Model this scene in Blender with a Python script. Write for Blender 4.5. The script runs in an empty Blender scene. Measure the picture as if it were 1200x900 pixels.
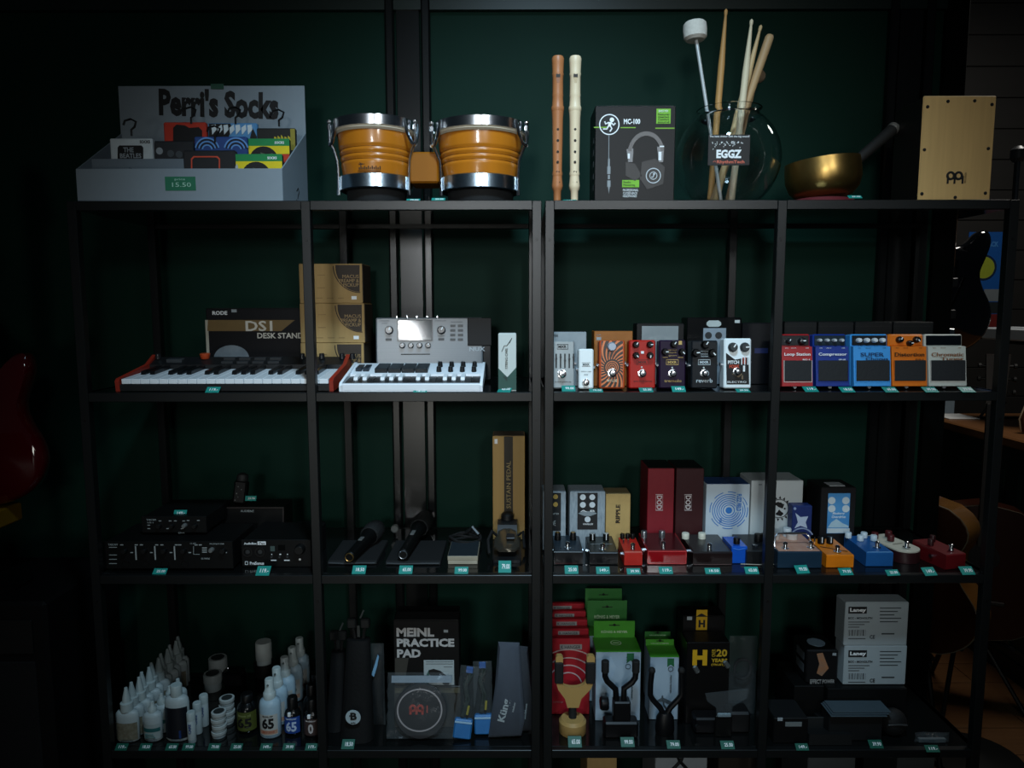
import bpy, bmesh, math, random
from math import sin, cos, pi, radians as rad
from mathutils import Vector, Matrix
random.seed(7)
C = bpy.context.scene.collection
SC = bpy.context.scene

# ------------------------------------------------------------------ camera, world, lights, exposure
FPX = 834.87
CAM = Vector((-0.0712, -1.5289, 1.45))
PITCH, YAW, ROLL = 0.1058, -0.001, -0.0015
_ry = Matrix.Rotation(-YAW, 3, 'Z')
_r0 = _ry @ Vector((1, 0, 0)); _f = _ry @ Vector((0, cos(PITCH), -sin(PITCH))); _u0 = _ry @ Vector((0, sin(PITCH), cos(PITCH)))
CR = cos(ROLL) * _r0 + sin(ROLL) * _u0
CU = -sin(ROLL) * _r0 + cos(ROLL) * _u0
CF = _f
cam = bpy.data.objects.new('camera', bpy.data.cameras.new('camera'))
cam.data.sensor_fit = 'HORIZONTAL'; cam.data.sensor_width = 36.0
cam.data.lens = FPX / 1200 * 36.0
cam.data.clip_start = 0.05
_m = Matrix((CR, CU, -CF)).transposed().to_4x4(); _m.translation = CAM
cam.matrix_world = _m
C.objects.link(cam); SC.camera = cam

SC.view_settings.view_transform = 'Standard'
SC.view_settings.look = 'None'
SC.view_settings.gamma = 1.0
SC.view_settings.use_curve_mapping = False
SC.view_settings.exposure = 0.0

w = bpy.data.worlds.new('world'); SC.world = w; w.use_nodes = True
w.node_tree.nodes['Background'].inputs[0].default_value = (0.55, 0.8, 1.0, 1)
w.node_tree.nodes['Background'].inputs[1].default_value = 0.010

def spot_lamp(name, loc, target, power, angle, blend, radius, col):
    l = bpy.data.lights.new(name, 'SPOT'); l.energy = power; l.spot_size = rad(angle); l.spot_blend = blend
    l.shadow_soft_size = radius; l.color = col
    o = bpy.data.objects.new(name, l); o.location = loc
    o.rotation_euler = (Vector(target) - Vector(loc)).to_track_quat('-Z', 'Y').to_euler()
    C.objects.link(o); return o
def area_lamp(name, loc, target, power, sx, sy, col, spread=180):
    l = bpy.data.lights.new(name, 'AREA'); l.shape = 'RECTANGLE'; l.size = sx; l.size_y = sy; l.energy = power; l.color = col
    l.spread = rad(spread)
    o = bpy.data.objects.new(name, l); o.location = loc
    o.rotation_euler = (Vector(target) - Vector(loc)).to_track_quat('-Z', 'Y').to_euler()
    C.objects.link(o); return o
RING = Vector((-0.42, -3.7, 1.97))           # a ring lamp of small spots behind the camera
for i in range(10):
    a = 2 * pi * i / 10
    spot_lamp('ring_lamp_spot', RING + Vector((.14 * cos(a), 0, .14 * sin(a))), (0.05, 0.0, 1.38), 14, 36.5, 1.0, 0.036, (0.93, 0.98, 1.0))
spot_lamp('side_fill_spot', (0.95, -3.8, 2.5), (0.05, 0.0, 1.36), 112, 36.5, 1.0, .22, (0.93, 0.98, 1.0))  # added fill spot, softens the shadows among the rear bottles
area_lamp('doorway_daylight', (-0.85, -5.2, 0.50), (-0.2, 0, 1.0), 1.9, .6, .6, (1.0, 1.0, .92), 70)
spot_lamp('ceiling_spot_lamp', (0.05, -1.15, 3.0), (0.0, 0.05, 1.35), 150, 62, 1.0, 0.12, (0.55, 0.80, 1.0))

area_lamp('back_room_fill', (2.0, .9, 2.9), (1.9, 1.4, 0), 14, .5, .5, (1.0, .95, .88))  # added fill for the dim room past the wall end

# ------------------------------------------------------------------ pixel helpers (photo frame 1200 x 900 -> metres)
def ray(u, v): return ((u - 600) / FPX * CR - (v - 450) / FPX * CU + CF)
def on(u, v, z):
    d = ray(u, v); return CAM + d * ((z - CAM.z) / d.z)
def at(u, v, y):
    d = ray(u, v); return CAM + d * ((y - CAM.y) / d.y)
def depth(p): return (Vector(p) - CAM).dot(CF)
def proj(p):
    q = Vector(p) - CAM; w = q.dot(CF); return 600 + FPX * q.dot(CR) / w, 450 - FPX * q.dot(CU) / w
S1, S2, S3, S4, S5 = 1.6764, 1.2695, 0.8603, 0.4465, 0.045

# ------------------------------------------------------------------ materials
def lin(h):
    h = h.lstrip('#'); r = [int(h[i:i + 2], 16) / 255 for i in (0, 2, 4)]
    return tuple((c / 12.92 if c <= .04045 else ((c + .055) / 1.055) ** 2.4) for c in r) + (1,)
_M = {}
def mat(col, rough=.5, metal=0.0, var=.12, scale=60, bump=0.0, stretch=None, coat=0.0, spec=.5, trans=0.0, alpha=1.0, ior=1.45, c2=None):
    key = (col, rough, metal, var, scale, bump, stretch, coat, spec, trans, alpha, ior, c2)
    if key in _M: return _M[key]
    m = bpy.data.materials.new('mat_' + col.strip('#')); m.use_nodes = True
    n = m.node_tree.nodes; L = m.node_tree.links; p = n['Principled BSDF']
    c = lin(col)
    p.inputs['Base Color'].default_value = c
    p.inputs['Roughness'].default_value = rough; p.inputs['Metallic'].default_value = metal
    p.inputs['Coat Weight'].default_value = coat; p.inputs['Specular IOR Level'].default_value = spec
    p.inputs['Transmission Weight'].default_value = trans; p.inputs['Alpha'].default_value = alpha; p.inputs['IOR'].default_value = ior
    if coat: p.inputs['Coat Roughness'].default_value = .08
    if var or bump:
        tc = n.new('ShaderNodeTexCoord'); mp = n.new('ShaderNodeMapping'); nz = n.new('ShaderNodeTexNoise')
        L.new(tc.outputs['Object'], mp.inputs[0]); L.new(mp.outputs[0], nz.inputs['Vector'])
        if stretch: mp.inputs['Scale'].default_value = stretch
        nz.inputs['Scale'].default_value = scale; nz.inputs['Detail'].default_value = 3
        if var:
            mx = n.new('ShaderNodeMix'); mx.data_type = 'RGBA'
            a = lin(c2) if c2 else tuple(max(0, x * (1 - var)) for x in c[:3]) + (1,)
            b = c if c2 else tuple(min(1, x * (1 + var)) for x in c[:3]) + (1,)
            mx.inputs['A'].default_value = a; mx.inputs['B'].default_value = b
            L.new(nz.outputs['Fac'], mx.inputs['Factor']); L.new(mx.outputs['Result'], p.inputs['Base Color'])
        if bump:
            bp = n.new('ShaderNodeBump'); bp.inputs['Strength'].default_value = bump; bp.inputs['Distance'].default_value = .002
            L.new(nz.outputs['Fac'], bp.inputs['Height']); L.new(bp.outputs[0], p.inputs['Normal'])
    _M[key] = m; return m
def emission(col, s):
    m = bpy.data.materials.new('lamp_glow'); m.use_nodes = True; p = m.node_tree.nodes['Principled BSDF']
    p.inputs['Base Color'].default_value = (0, 0, 0, 1); p.inputs['Emission Color'].default_value = lin(col); p.inputs['Emission Strength'].default_value = s
    return m
BLACK = mat('#060707', .45, spec=.35); BLACKG = mat('#08090a', .14, spec=.5); RUBBER = mat('#090a0a', .8, bump=.3, scale=300)
STEEL = mat('#101212', .36, .0, spec=.5, scale=25); CHROME = mat('#d4dae0', .2, 1.0, var=.05); SILVER = mat('#9aa3a8', .3, .9, stretch=(1, 1, 40), scale=12)
WHITE = mat('#dfe6e8', .4, var=.03); INKW = mat('#e6eaea', .6, var=.02); INKK = mat('#0a0a0b', .6, var=.02); GREYP = mat('#8f989c', .5)
KRAFT = mat('#a88a58', .8, scale=90, stretch=(1, 1, .2)); KRAFTD = mat('#5b5140', .8)
TEAL = mat('#15877c', .5, var=.05); TEALDIM = mat('#0a5544', .5, var=.05)
IVORY = mat('#e9e7dd', .35, var=.03); GOLD = mat('#b8955a', .3, .9); PLASTIC = mat('#d9e2e2', .35, var=.03)
CLEAR = mat('#ffffff', .12, var=0, trans=1.0, bump=.6, scale=35, ior=1.2)
GLASS = mat('#ffffff', .0, var=0, trans=1.0, ior=1.45)

# ------------------------------------------------------------------ mesh builder
def axm(axis):
    return {'z': Matrix(), 'f': Matrix.Rotation(pi / 2, 4, 'X'), 'b': Matrix.Rotation(-pi / 2, 4, 'X'),
            'x': Matrix.Rotation(pi / 2, 4, 'Y'), '-x': Matrix.Rotation(-pi / 2, 4, 'Y'), '-z': Matrix.Rotation(pi, 4, 'X')}[axis]
_glyph = {}
def glyphs(s, off=0.0, shear=0.0, ext=0.0):
    k = (s, off, shear)
    if k not in _glyph:
        cu = bpy.data.curves.new('t', 'FONT'); cu.body = s; cu.size = 1; cu.offset = off; cu.shear = shear; cu.resolution_u = 2
        cu.extrude = .01; cu.align_x = 'CENTER'
        o = bpy.data.objects.new('t', cu); C.objects.link(o)
        me = bpy.data.meshes.new_from_object(o)
        vs = [v.co.copy() for v in me.vertices]; fs = [list(p.vertices) for p in me.polygons]
        bpy.data.objects.remove(o); bpy.data.curves.remove(cu); bpy.data.meshes.remove(me)
        xs = [v.x for v in vs] or [0, 1]; ys = [v.y for v in vs] or [0, 1]
        x0, x1, y0, y1 = min(xs), max(xs), min(ys), max(ys)
        _glyph[k] = ([((v.x - x0) / max(x1 - x0, 1e-6) - .5, (v.y - y0) / max(y1 - y0, 1e-6) - .5, v.z / .01) for v in vs], fs)
    return _glyph[k]

class B:
    def __init__(s, m=None, t=None): s.v = []; s.f = []; s.m = m or Matrix(); s.t = t
    def add(s, vs, fs, M=None):
        M = s.m @ M if M is not None else s.m
        o = len(s.v); s.v += [M @ Vector(p) for p in vs]; s.f += [[i + o for i in f] for f in fs]; return s
    def box(s, x0, x1, y0, y1, z0, z1, bev=0, seg=1, M=None):
        if bev <= 0:
            vs = [(x, y, z) for z in (z0, z1) for y in (y0, y1) for x in (x0, x1)]
            return s.add(vs, [[0, 2, 3, 1], [4, 5, 7, 6], [0, 1, 5, 4], [2, 6, 7, 3], [0, 4, 6, 2], [1, 3, 7, 5]], M)
        bm = bmesh.new(); bmesh.ops.create_cube(bm, size=1)
        for v in bm.verts: v.co = Vector(((x0 + x1) / 2 + v.co.x * (x1 - x0), (y0 + y1) / 2 + v.co.y * (y1 - y0), (z0 + z1) / 2 + v.co.z * (z1 - z0)))
        bmesh.ops.bevel(bm, geom=bm.edges[:], offset=min(bev, .49 * min(x1 - x0, y1 - y0, z1 - z0)), segments=seg, affect='EDGES', profile=.5)
        bm.verts.index_update(); vs = [v.co.copy() for v in bm.verts]; fs = [[v.index for v in f.verts] for f in bm.faces]; bm.free()
        return s.add(vs, fs, M)
    def lathe(s, prof, c=(0, 0, 0), axis='z', seg=24, sy=1.0, M=None, cap=True):
        A = Matrix.Translation(c) @ axm(axis)
        if M is not None: A = M @ A
        vs = []; fs = []; n = len(prof)
        for r, z in prof:
            for k in range(seg): a = 2 * pi * k / seg; vs.append((r * cos(a), sy * r * sin(a), z))
        for i in range(n - 1):
            for k in range(seg):
                a, b = i * seg + k, i * seg + (k + 1) % seg; fs.append([a, b, b + seg, a + seg])
        if cap:
            if prof[0][0] > 1e-6: fs.append([k for k in range(seg)][::-1])
            if prof[-1][0] > 1e-6: fs.append([(n - 1) * seg + k for k in range(seg)])
        return s.add(vs, fs, A)
    def cyl(s, c, r, h, axis='z', seg=20, r2=None, M=None, bev=0):
        r2 = r if r2 is None else r2
        pr = [(r, 0), (r2, h)] if not bev else [(r - bev, 0), (r, bev), (r2, h - bev), (r2 - bev, h)]
        return s.lathe(pr, c, axis, seg, M=M)
    def sphere(s, c, r, seg=16, M=None):
        rx, ry, rz = (r, r, r) if not hasattr(r, '__len__') else r
        n = seg // 2; pr = [(max(sin(pi * i / n), 1e-4), -cos(pi * i / n)) for i in range(n + 1)]
        A = Matrix.Translation(c) @ Matrix.Diagonal((rx, ry, rz, 1))
        return s.lathe(pr, M=(M @ A if M is not None else A), seg=seg)
    def tube(s, pts, r, seg=8, M=None, sy=1.0):
        pts = [Vector(p) for p in pts]; n = len(pts); rs = r if hasattr(r, '__len__') else [r] * n
        vs = []; fs = []; up = None
        for i, p in enumerate(pts):
            d = (pts[min(i + 1, n - 1)] - pts[max(i - 1, 0)]).normalized()
            if up is None: up = d.orthogonal().normalized() if abs(d.y) > .9 else (Vector((0, 1, 0)) - d * d.y).normalized()
            else: up = (up - d * up.dot(d)).normalized()
            q = d.cross(up)
            for k in range(seg): a = 2 * pi * k / seg; vs.append(p + rs[i] * (cos(a) * up * sy + sin(a) * q))
        for i in range(n - 1):
            for k in range(seg):
                a, b = i * seg + k, i * seg + (k + 1) % seg; fs.append([a, b, b + seg, a + seg])
        fs.append(list(range(seg))[::-1]); fs.append([(n - 1) * seg + k for k in range(seg)])
        return s.add(vs, fs, M)
    def prism(s, poly, y0, y1, M=None):      # poly in x,z; extruded along y
        n = len(poly)
        vs = [(x, y0, z) for x, z in poly] + [(x, y1, z) for x, z in poly]
        fs = [list(range(n)), list(range(n, 2 * n))[::-1]] + [[i, i + n, (i + 1) % n + n, (i + 1) % n] for i in range(n)]
        return s.add(vs, fs, M)
    def slab(s, poly, z0, z1, M=None):       # poly in x,y; extruded along z
        n = len(poly)
        vs = [(x, y, z0) for x, y in poly] + [(x, y, z1) for x, y in poly]
        fs = [list(range(n))[::-1], list(range(n, 2 * n))] + [[i, (i + 1) % n, (i + 1) % n + n, i + n] for i in range(n)]
        return s.add(vs, fs, M)
    def side(s, poly, x0, x1, M=None):       # poly in y,z; extruded along x
        n = len(poly)
        vs = [(x0, y, z) for y, z in poly] + [(x1, y, z) for y, z in poly]
        fs = [list(range(n))[::-1], list(range(n, 2 * n))] + [[i, (i + 1) % n, (i + 1) % n + n, i + n] for i in range(n)]
        return s.add(vs, fs, M)
    def ring(s, cx, cz, r0, r1, y0, y1, a0=0, a1=2 * pi, seg=32, sx=1.0):
        full = abs(a1 - a0 - 2 * pi) < 1e-6; n = seg if full else seg + 1; vs = []; fs = []
        for k in range(n):
            a = a0 + (a1 - a0) * k / seg
            for r, y in ((r0, y0), (r1, y0), (r1, y1), (r0, y1)): vs.append((cx + sx * r * cos(a), y, cz + r * sin(a)))
        for k in range(seg):
            a, b = 4 * k, 4 * ((k + 1) % n)
            for j in range(4): fs.append([a + j, a + (j + 1) % 4, b + (j + 1) % 4, b + j])
        if not full: fs += [[0, 1, 2, 3], [4 * (n - 1) + j for j in (3, 2, 1, 0)]]
        return s.add(vs, fs)
    def text(s, st, cx, cz, w, h, y=-.0008, th=.0006, off=.0, rot=0.0, shear=0.0):
        vs, fs = glyphs(st, off, shear)
        A = Matrix.Translation((cx, y, cz)) @ Matrix.Rotation(-rot, 4, 'Y') @ Matrix.Rotation(pi / 2, 4, 'X') @ Matrix.Diagonal((w, h, th / 2, 1))
        return s.add(vs, fs, A)
    # the same in photo pixels on the front plane of thing s.t
    def R(s, u0, v0, u1, v1, y0=-.0006, y1=.0004, bev=0):
        a = s.t.q(u0, v1); b = s.t.q(u1, v0); return s.box(min(a[0], b[0]), max(a[0], b[0]), y0, y1, min(a[1], b[1]), max(a[1], b[1]), bev)
    def D(s, u, v, r, y0=-.0008, y1=.0004, seg=20):
        x, z = s.t.q(u, v); return s.lathe([(r * s.t.k, 0), (r * s.t.k, y1 - y0)], (x, y1, z), 'f', seg)
    def RG(s, u, v, r0, r1, y0=-.0008, y1=.0004, a0=0, a1=2 * pi, seg=32, sx=1.0):
        x, z = s.t.q(u, v); return s.ring(x, z, r0 * s.t.k, r1 * s.t.k, y0, y1, a0, a1, seg, sx)
    def P(s, pts, y0=-.0008, y1=.0004): return s.prism([s.t.q(*p) for p in pts], y0, y1)
    def T(s, st, u0, v0, u1, v1, y=-.0009, off=.0, rot=0, shear=0, th=.0006):
        a = s.t.q((u0 + u1) / 2, (v0 + v1) / 2); w = abs(u1 - u0) * s.t.k; h = abs(v1 - v0) * s.t.k
        if rot: w, h = h, w
        return s.text(st, a[0], a[1], w, h, y, th, off, rot, shear)
    def L(s, pts, r, y=-.0008, seg=5):        # thin drawn line
        return s.tube([(s.t.q(*p)[0], y, s.t.q(*p)[1]) for p in pts], r * s.t.k, seg)
    def done(s, name, m, parent=None, smooth=35, label=None, kind=None):
        me = bpy.data.meshes.new(name); me.from_pydata(s.v, [], s.f)
        bm = bmesh.new(); bm.from_mesh(me); bmesh.ops.recalc_face_normals(bm, faces=bm.faces[:]); bm.to_mesh(me); bm.free()
        for p in me.polygons: p.use_smooth = True
        me.set_sharp_from_angle(angle=rad(smooth)); me.materials.append(m)
        o = bpy.data.objects.new(name, me); C.objects.link(o)
        if parent is not None: o.parent = parent.o if isinstance(parent, Th) else parent
        if label: o['label'] = label
        if kind: o['kind'] = kind
        return o

class Th:
    """a thing: an Empty at its base (front edge, middle) that parents its parts"""
    def __init__(s, name, label, cat, loc, rz=0, tilt=0, group=None, ry=0):
        s.o = bpy.data.objects.new(name, None); C.objects.link(s.o); s.o.empty_display_size = .02
        s.o.location = loc; s.o.rotation_euler = (-tilt, ry, rz)
        s.o['label'] = label; s.o['category'] = cat
        if group: s.o['group'] = group
        s.loc = Vector(loc); s.k = depth(loc) / FPX
    def q(s, u, v):
        p = at(u, v, s.loc.y); return p.x - s.loc.x, max(p.z - s.loc.z, .0008)
    def b(s): return B(t=s)
def place(name, label, cat, u0, u1, vt, y, S, rz=0, tilt=0, group=None):
    um = (u0 + u1) / 2; vb = proj((at(um, 400, y).x, y, S))[1]
    xc = at(um, (vb + vt) / 2, y).x; a = at(u0, (vb + vt) / 2, y).x; b = at(u1, (vb + vt) / 2, y).x
    t = Th(name, label, cat, (xc, y, S), rz, tilt, group)
    t.w = b - a; t.h = at(um, vt, y).z - S; return t
def yon(v, S): return on(600, v, S).y
def dup(o, loc, label=None, rz=None):
    r = o.copy(); C.objects.link(r); r.location = loc
    if rz is not None: r.rotation_euler = (r.rotation_euler[0], r.rotation_euler[1], rz)
    if label: r['label'] = label
    for ch in o.children:
        c = ch.copy(); C.objects.link(c); c.parent = r
        for g in ch.children: d = g.copy(); C.objects.link(d); d.parent = c
    return r

# ------------------------------------------------------------------ the room
def structure(name, b, m, parent=None):
    o = b.done(name, m, parent)
    if parent is None: o['kind'] = 'structure'
    return o
GREEN = mat('#0a2a21', .6, var=.15, scale=7, bump=.06, spec=.12); GREEN2 = mat('#132f27', .5, var=.12, scale=9)
DARKP = mat('#0f1111', .26, spec=.45, var=.15, scale=6)
YW = 0.405
wl = B(); wl.box(-2.2, 1.10, YW, YW + .08, 0, 2.75)
wall = structure('wall_back', wl, GREEN)
for i, uc in enumerate((482 - 576, 482, 1054)):
    x = at(uc, 330, YW - .02).x
    b = B(); b.box(x - .030, x + .030, YW - .012, YW + .001, .09, 2.4, .001); pil = structure('trim_%d' % (i + 1), b, DARKP)
    for sx in (-1, 1):
        r = B(); r.box(x + sx * .0465 - .0115, x + sx * .0465 + .0115, YW - .022, YW + .001, .09, 2.4, .004); r.done('rib', DARKP, pil)
b = B(); b.box(-2.2, 1.10, YW - .016, YW + .001, at(600, 14, YW).z, 2.75); structure('trim_4', b, mat('#10211c', .4))
b = B(); b.box(-2.2, 1.10, YW - .014, YW + .001, 0, .09, .002); structure('baseboard_back', b, mat('#0d1110', .5))
b = B(); b.box(1.045, 1.102, YW - .02, YW + .09, 0, 2.75, .003); structure('trim_5', b, mat('#0a0c0b', .9, spec=.02))
FLOORM = mat('#5a3d24', .35, var=.3, scale=5, stretch=(1, 12, 1))
b = B(); b.box(-3, 4.5, -4.5, 3.6, -.05, 0); fl = structure('floor', b, mat('#3a2818', .4))
for j in range(9):
    for i in range(4):
        x0 = 1.32 + i * .8 + (j % 2) * .4 - .4; y0 = .5 + j * .15
        q = B(); q.box(max(x0, 1.32), x0 + .797, y0, y0 + .147, -.001, .004, .001); q.done('floor_plank', FLOORM, fl)
# far wall of pale boards beyond the end of the green wall
YF = 2.4
b = B(); b.box(1.0, 4.5, YF + .012, YF + .1, 0, 3.2); wf = structure('wall_far', b, mat('#0c0c0b', .7))
PL = mat('#1d1c1a', .6, scale=4, stretch=(1, 1, 12), var=.2)
for i in range(20):
    q = B(); q.box(1.0, 4.5, YF, YF + .014, i * .16 + .002, i * .16 + .158, .002); q.done('wall_plank', PL, wf)

# ------------------------------------------------------------------ shelving units
DEP = .351
def shelf_unit(label, xs):
    t = Th('shelving_unit', label, 'shelf', (xs[0], 0, 0), group='black steel shelving')
    X = [x - xs[0] for x in xs]; W = .0195
    for x in X:
        for y0 in (0, DEP - W):
            b = B(); b.box(x, x + W, y0, y0 + W, 0, S1 - .001, .0012); p = b.done('post', STEEL, t)
            if y0 == 0 or True:
                for z in (S1 - .082, S2 - .06, S3 - .06): q = B(); q.cyl((x + W / 2, y0 + .0005, z), .0032, .0018, 'f', 10); q.done('bolt', mat('#050505', .4), p)
    for S in (S1 - .0005, S2 - .0005, S3 - .0005, S4 - .0005, S5 - .0005):
        b = B(); b.box(.001, X[-1] + W - .001, .0165, DEP - .0165, S - .016, S, .0008); b.done('shelf_board', SHELF, t)
        for x0, x1 in zip(X[:-1], X[1:]):
            b = B(); b.box(x0 + W, x1, .001, .0165, S - .0195, S, .001); b.done('front_rail', STEEL, t)
            b = B(); b.box(x0 + W, x1, DEP - .0165, DEP - .001, S - .022, S, .001); b.done('rear_rail', STEEL, t)
        if S < S1 - .01:
            for x in (X[0], X[-1]):
                b = B(); b.box(x + .003, x + .0165, W, DEP - W, S - .0195, S, .001); b.done('side_rail', STEEL, t)
    return t
SHELF = mat('#0c0e0e', .10, spec=.55, var=.1, scale=8)
shelf_unit('black steel shelving with bongos and keyboards, the unit left of the pair', (-1.01, -.5166, -.0295))
shelf_unit('black steel shelving full of effect pedals, the unit right of the pair', (-.0023, .4871, .9757))
# ------------------------------------------------------------------ price tags
TAGTXT = ['79.00', '25.00', '149.-', '39.90', '119.-', '18.50', '65.00', '99.00']
_ntag = [0]
def tag(u, v, S, what, wpx=16, hpx=6, tilt=.9, rz=0.0, y=None):
    p = on(u, v + hpx / 2, S) if y is None else at(u, v + hpx / 2, y)
    z = S if y is None else p.z
    t = Th('price_tag', 'teal price tag ' + what, 'price tag', (p.x, p.y, z), rz, tilt)
    k = t.k; w = wpx * k; h = max(hpx * k / max(cos(tilt), .3), .011) if y is None else hpx * k
    b = B(); b.box(-w / 2, w / 2, 0, .0012, 0, h, .0003); b.done('card', TEAL if S > .5 else TEALDIM, t)  # dimness of the bottom shelf is put into its tags' colour
    s = TAGTXT[_ntag[0] % 8]; _ntag[0] += 1
    b = B(); b.text(s, w * .08, h * .5, w * .62, h * .42, -.0004, .0004, .02); b.done('lettering', INKW, t)
    return t

# ------------------------------------------------------------------ top shelf: sock display
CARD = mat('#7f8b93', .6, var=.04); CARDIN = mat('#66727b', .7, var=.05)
yf, yb = .03, .222
pl, pr_ = at(89.5, 215, yf), at(331, 215, yf)
t = Th('sock_display_box', 'grey cardboard counter display box of novelty socks, partly filled', 'display box', ((pl.x + pr_.x) / 2, yf, S1))
W2 = (pr_.x - pl.x) / 2; D = yb - yf; hf = at(200, 197.5, yf).z - S1; hs = at(360, 156, yb).z - S1; hb = at(250, 101, yb).z - S1
b = B(); b.box(-W2, W2, 0, .003, 0, hf, .0008); b.done('front_panel', CARD, t)
for sx in (-1, 1):
    b = B(); x = sx * (W2 - .0015); b.side([(0.003, 0), (D, 0), (D, hs), (0.003, hf)], x - .0015, x + .0015); sp = b.done('side_panel', CARD, t)
    if sx > 0:
        b = B(); b.tube([(W2 + .0002, .10, .040), (W2 + .0002, .112, .048), (W2 + .0002, .118, .040), (W2 + .0002, .110, .032), (W2 + .0002, .106, .024)], .0012, 5)
        b.tube([(W2 + .0002, .090, .006), (W2 + .0002, .098, .020), (W2 + .0002, .104, .010), (W2 + .0002, .112, .018), (W2 + .0002, .118, .008)], .0012, 5); b.done('scribble', INKK, sp)
b = B(); b.box(-W2, W2, D - .003, D, 0, hb, .0008); bp = b.done('back_panel', CARD, t)
b = B(t=t); b.box(-W2, W2, 0.003, D, 0, .003); b.done('bottom_panel', CARDIN, t)
b = B(); b.box(-W2 + .003, .01, D * .30, D * .30 + .003, .003, at(250, 186, yf + D * .3).z - S1); b.done('divider', CARDIN, t)
b = B(); b.box(-.112, -.109, .003, D * .30, .003, hf + .004); b.done('divider', CARDIN, t)
b = B(); b.box(-W2 + .003, W2 - .003, D * .62, D * .62 + .003, .003, .07); b.done('divider', CARDIN, t)
xt0, xt1 = at(187, 122, yb).x - t.loc.x, at(327, 122, yb).x - t.loc.x
zt = at(250, 122, yb).z - S1; kk = depth(at(250, 122, yb)) / FPX
b = B(); b.text("Perri's Socks", (xt0 + xt1) / 2, zt, xt1 - xt0, 32 * kk, D - .0036, .0006, .045, rot=-.035); b.done('lettering', INKK, bp)
b = B(); b.box(-.0, .03, D - .005, D - .003, hb - .008, hb + .004); b.done('green_sticker', mat('#1d4a3a', .6), bp)
b = t.b(); b.R(194, 207, 229, 223.5); st_ = b.done('price_sticker', mat('#1d6a4c', .6), t)
b = t.b(); b.T('price', 205, 209, 217, 212, y=-.0010); b.T('15.50', 202, 214, 224, 219, y=-.0010); b.done('lettering', mat('#9fc8b4', .6), st_)

def socks(u0, u1, vt, y, label, cname, cards, hook=None):
    """a folded pair of socks in a card sleeve, standing in the display box"""
    um = (u0 + u1) / 2; z0 = S1 + .0035
    p = at(um, vt, y); k = depth(p) / FPX; w = (u1 - u0) * k; h = p.z - z0
    q = Th('sock_pack', label, 'socks', (p.x, y, z0), group='sock packs in the display box'); q.k = k
    b = B(); b.box(-w / 2, w / 2, .0, .012, 0, h, .0025); b.done('card_sleeve', mat(cname, .6), q)
    b = B(); b.box(-w / 2 + .004, w / 2 - .004, .012, .030, 0.002, h - .006, .008, 3); b.done('folded_sock', mat('#15171b', .95, bump=.4, scale=200), q)
    for nm, m, fn in cards:
        b = q.b(); fn(b); b.done(nm, m, q)
    if hook:
        hu, hv = hook; x, z = q.q(hu, hv); kz = q.k
        b = B(); pts = [(x - 9 * kz, -.001, z + 3 * kz), (x - 7 * kz, -.001, z + 8 * kz), (x, -.001, z + 10 * kz), (x + 6 * kz, -.001, z + 7 * kz), (x + 4 * kz, -.001, z + 1 * kz), (x, -.001, z - 2 * kz), (x, -.001, z - 9 * kz)]
        b.tube(pts, .0023, 6); b.done('hook', BLACK, q)
    return q
Y1, Y2, Y3 = yf + .016, yf + .075, yf + .128
socks(191, 241, 143, Y3, 'sock pack with orange red card and black cutout, back row', '#b5301b', [
    ('window', INKK, lambda b: b.P([(203, 166), (203, 150), (207, 146), (217, 147), (222, 150), (233, 149), (237, 153), (237, 166)]))], hook=(224, 136))
socks(243, 301, 144, Y3, 'sock pack with blue and white comic art print, back row', '#4d86b4', [
    ('artwork', INKK, lambda b: [b.P([(245, 145), (270, 145), (272, 151), (266, 166), (245, 166)]), b.P([(292, 166), (296, 150), (301, 160), (301, 166)])]),
    ('artwork', mat('#c9d4d8', .6), lambda b: [b.P([(248 + 7 * i, 147 + (i % 2) * 3), (253 + 7 * i, 146), (254 + 7 * i, 152), (249 + 7 * i, 158)], -.0014) for i in range(7)])], hook=(276, 136))
socks(300, 346, 150, Y3, 'black sock pack with yellow print by the right side panel', '#141512', [
    ('lettering', mat('#b3a11c', .6), lambda b: [b.P([(321 + 4 * i, 166), (321.5 + 4 * i, 160 - (i % 3)), (324 + 4 * i, 161), (325 + 4 * i, 166)]) for i in range(5)]),
    ('edge_stripe', mat('#8a7f2a', .6), lambda b: b.R(341, 151, 345.5, 176))], hook=(327, 139))
socks(128, 178, 162, Y2, 'white sock pack reading SOCKS with black window, left end of the row', '#b9c2c4', [
    ('window', INKK, lambda b: b.P([(138, 190), (138, 173), (140, 170.5), (166, 170.5), (168, 173), (168, 190)])),
    ('lettering', INKK, lambda b: b.T('SOCKS', 164, 164.5, 176, 168, off=.03)),
    ('lettering', mat('#8f979c', .6), lambda b: [b.T('THE', 145, 173, 157, 178.5, y=-.0016, off=.02), b.T('BEATLES', 141, 180, 166, 185.5, y=-.0016, off=.02)])], hook=(154, 150))
socks(180, 226, 165, Y2, 'charcoal sock pack behind the empty compartment', '#1d2024', [
    ('badge', mat('#858c90', .6), lambda b: b.D(187, 177, 4)), ('badge', mat('#3c4246', .6), lambda b: [b.D(200, 180, 4), b.D(210, 181, 4)])])
socks(227, 289, 160, Y2 - .012, 'blue sock pack printed with ring patterns, middle row', '#1f3f78', [
    ('ring_print', mat('#5b8ec8', .6), lambda b: [b.RG(uu, 176, r, r + 1.6, a0=.2, a1=pi - .2) for uu in (243, 277) for r in (5, 9, 13)]),
    ('ring_print', mat('#10182a', .6), lambda b: [b.RG(uu, 176, r, r + 1.8, a0=.2, a1=pi - .2) for uu in (243, 277) for r in (7, 11)])], hook=(252, 158))
RASTA = [('green_stripe', mat('#0f7d42', .6)), ('yellow_stripe', mat('#d8c312', .6)), ('red_stripe', mat('#b8331a', .6))]
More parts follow.
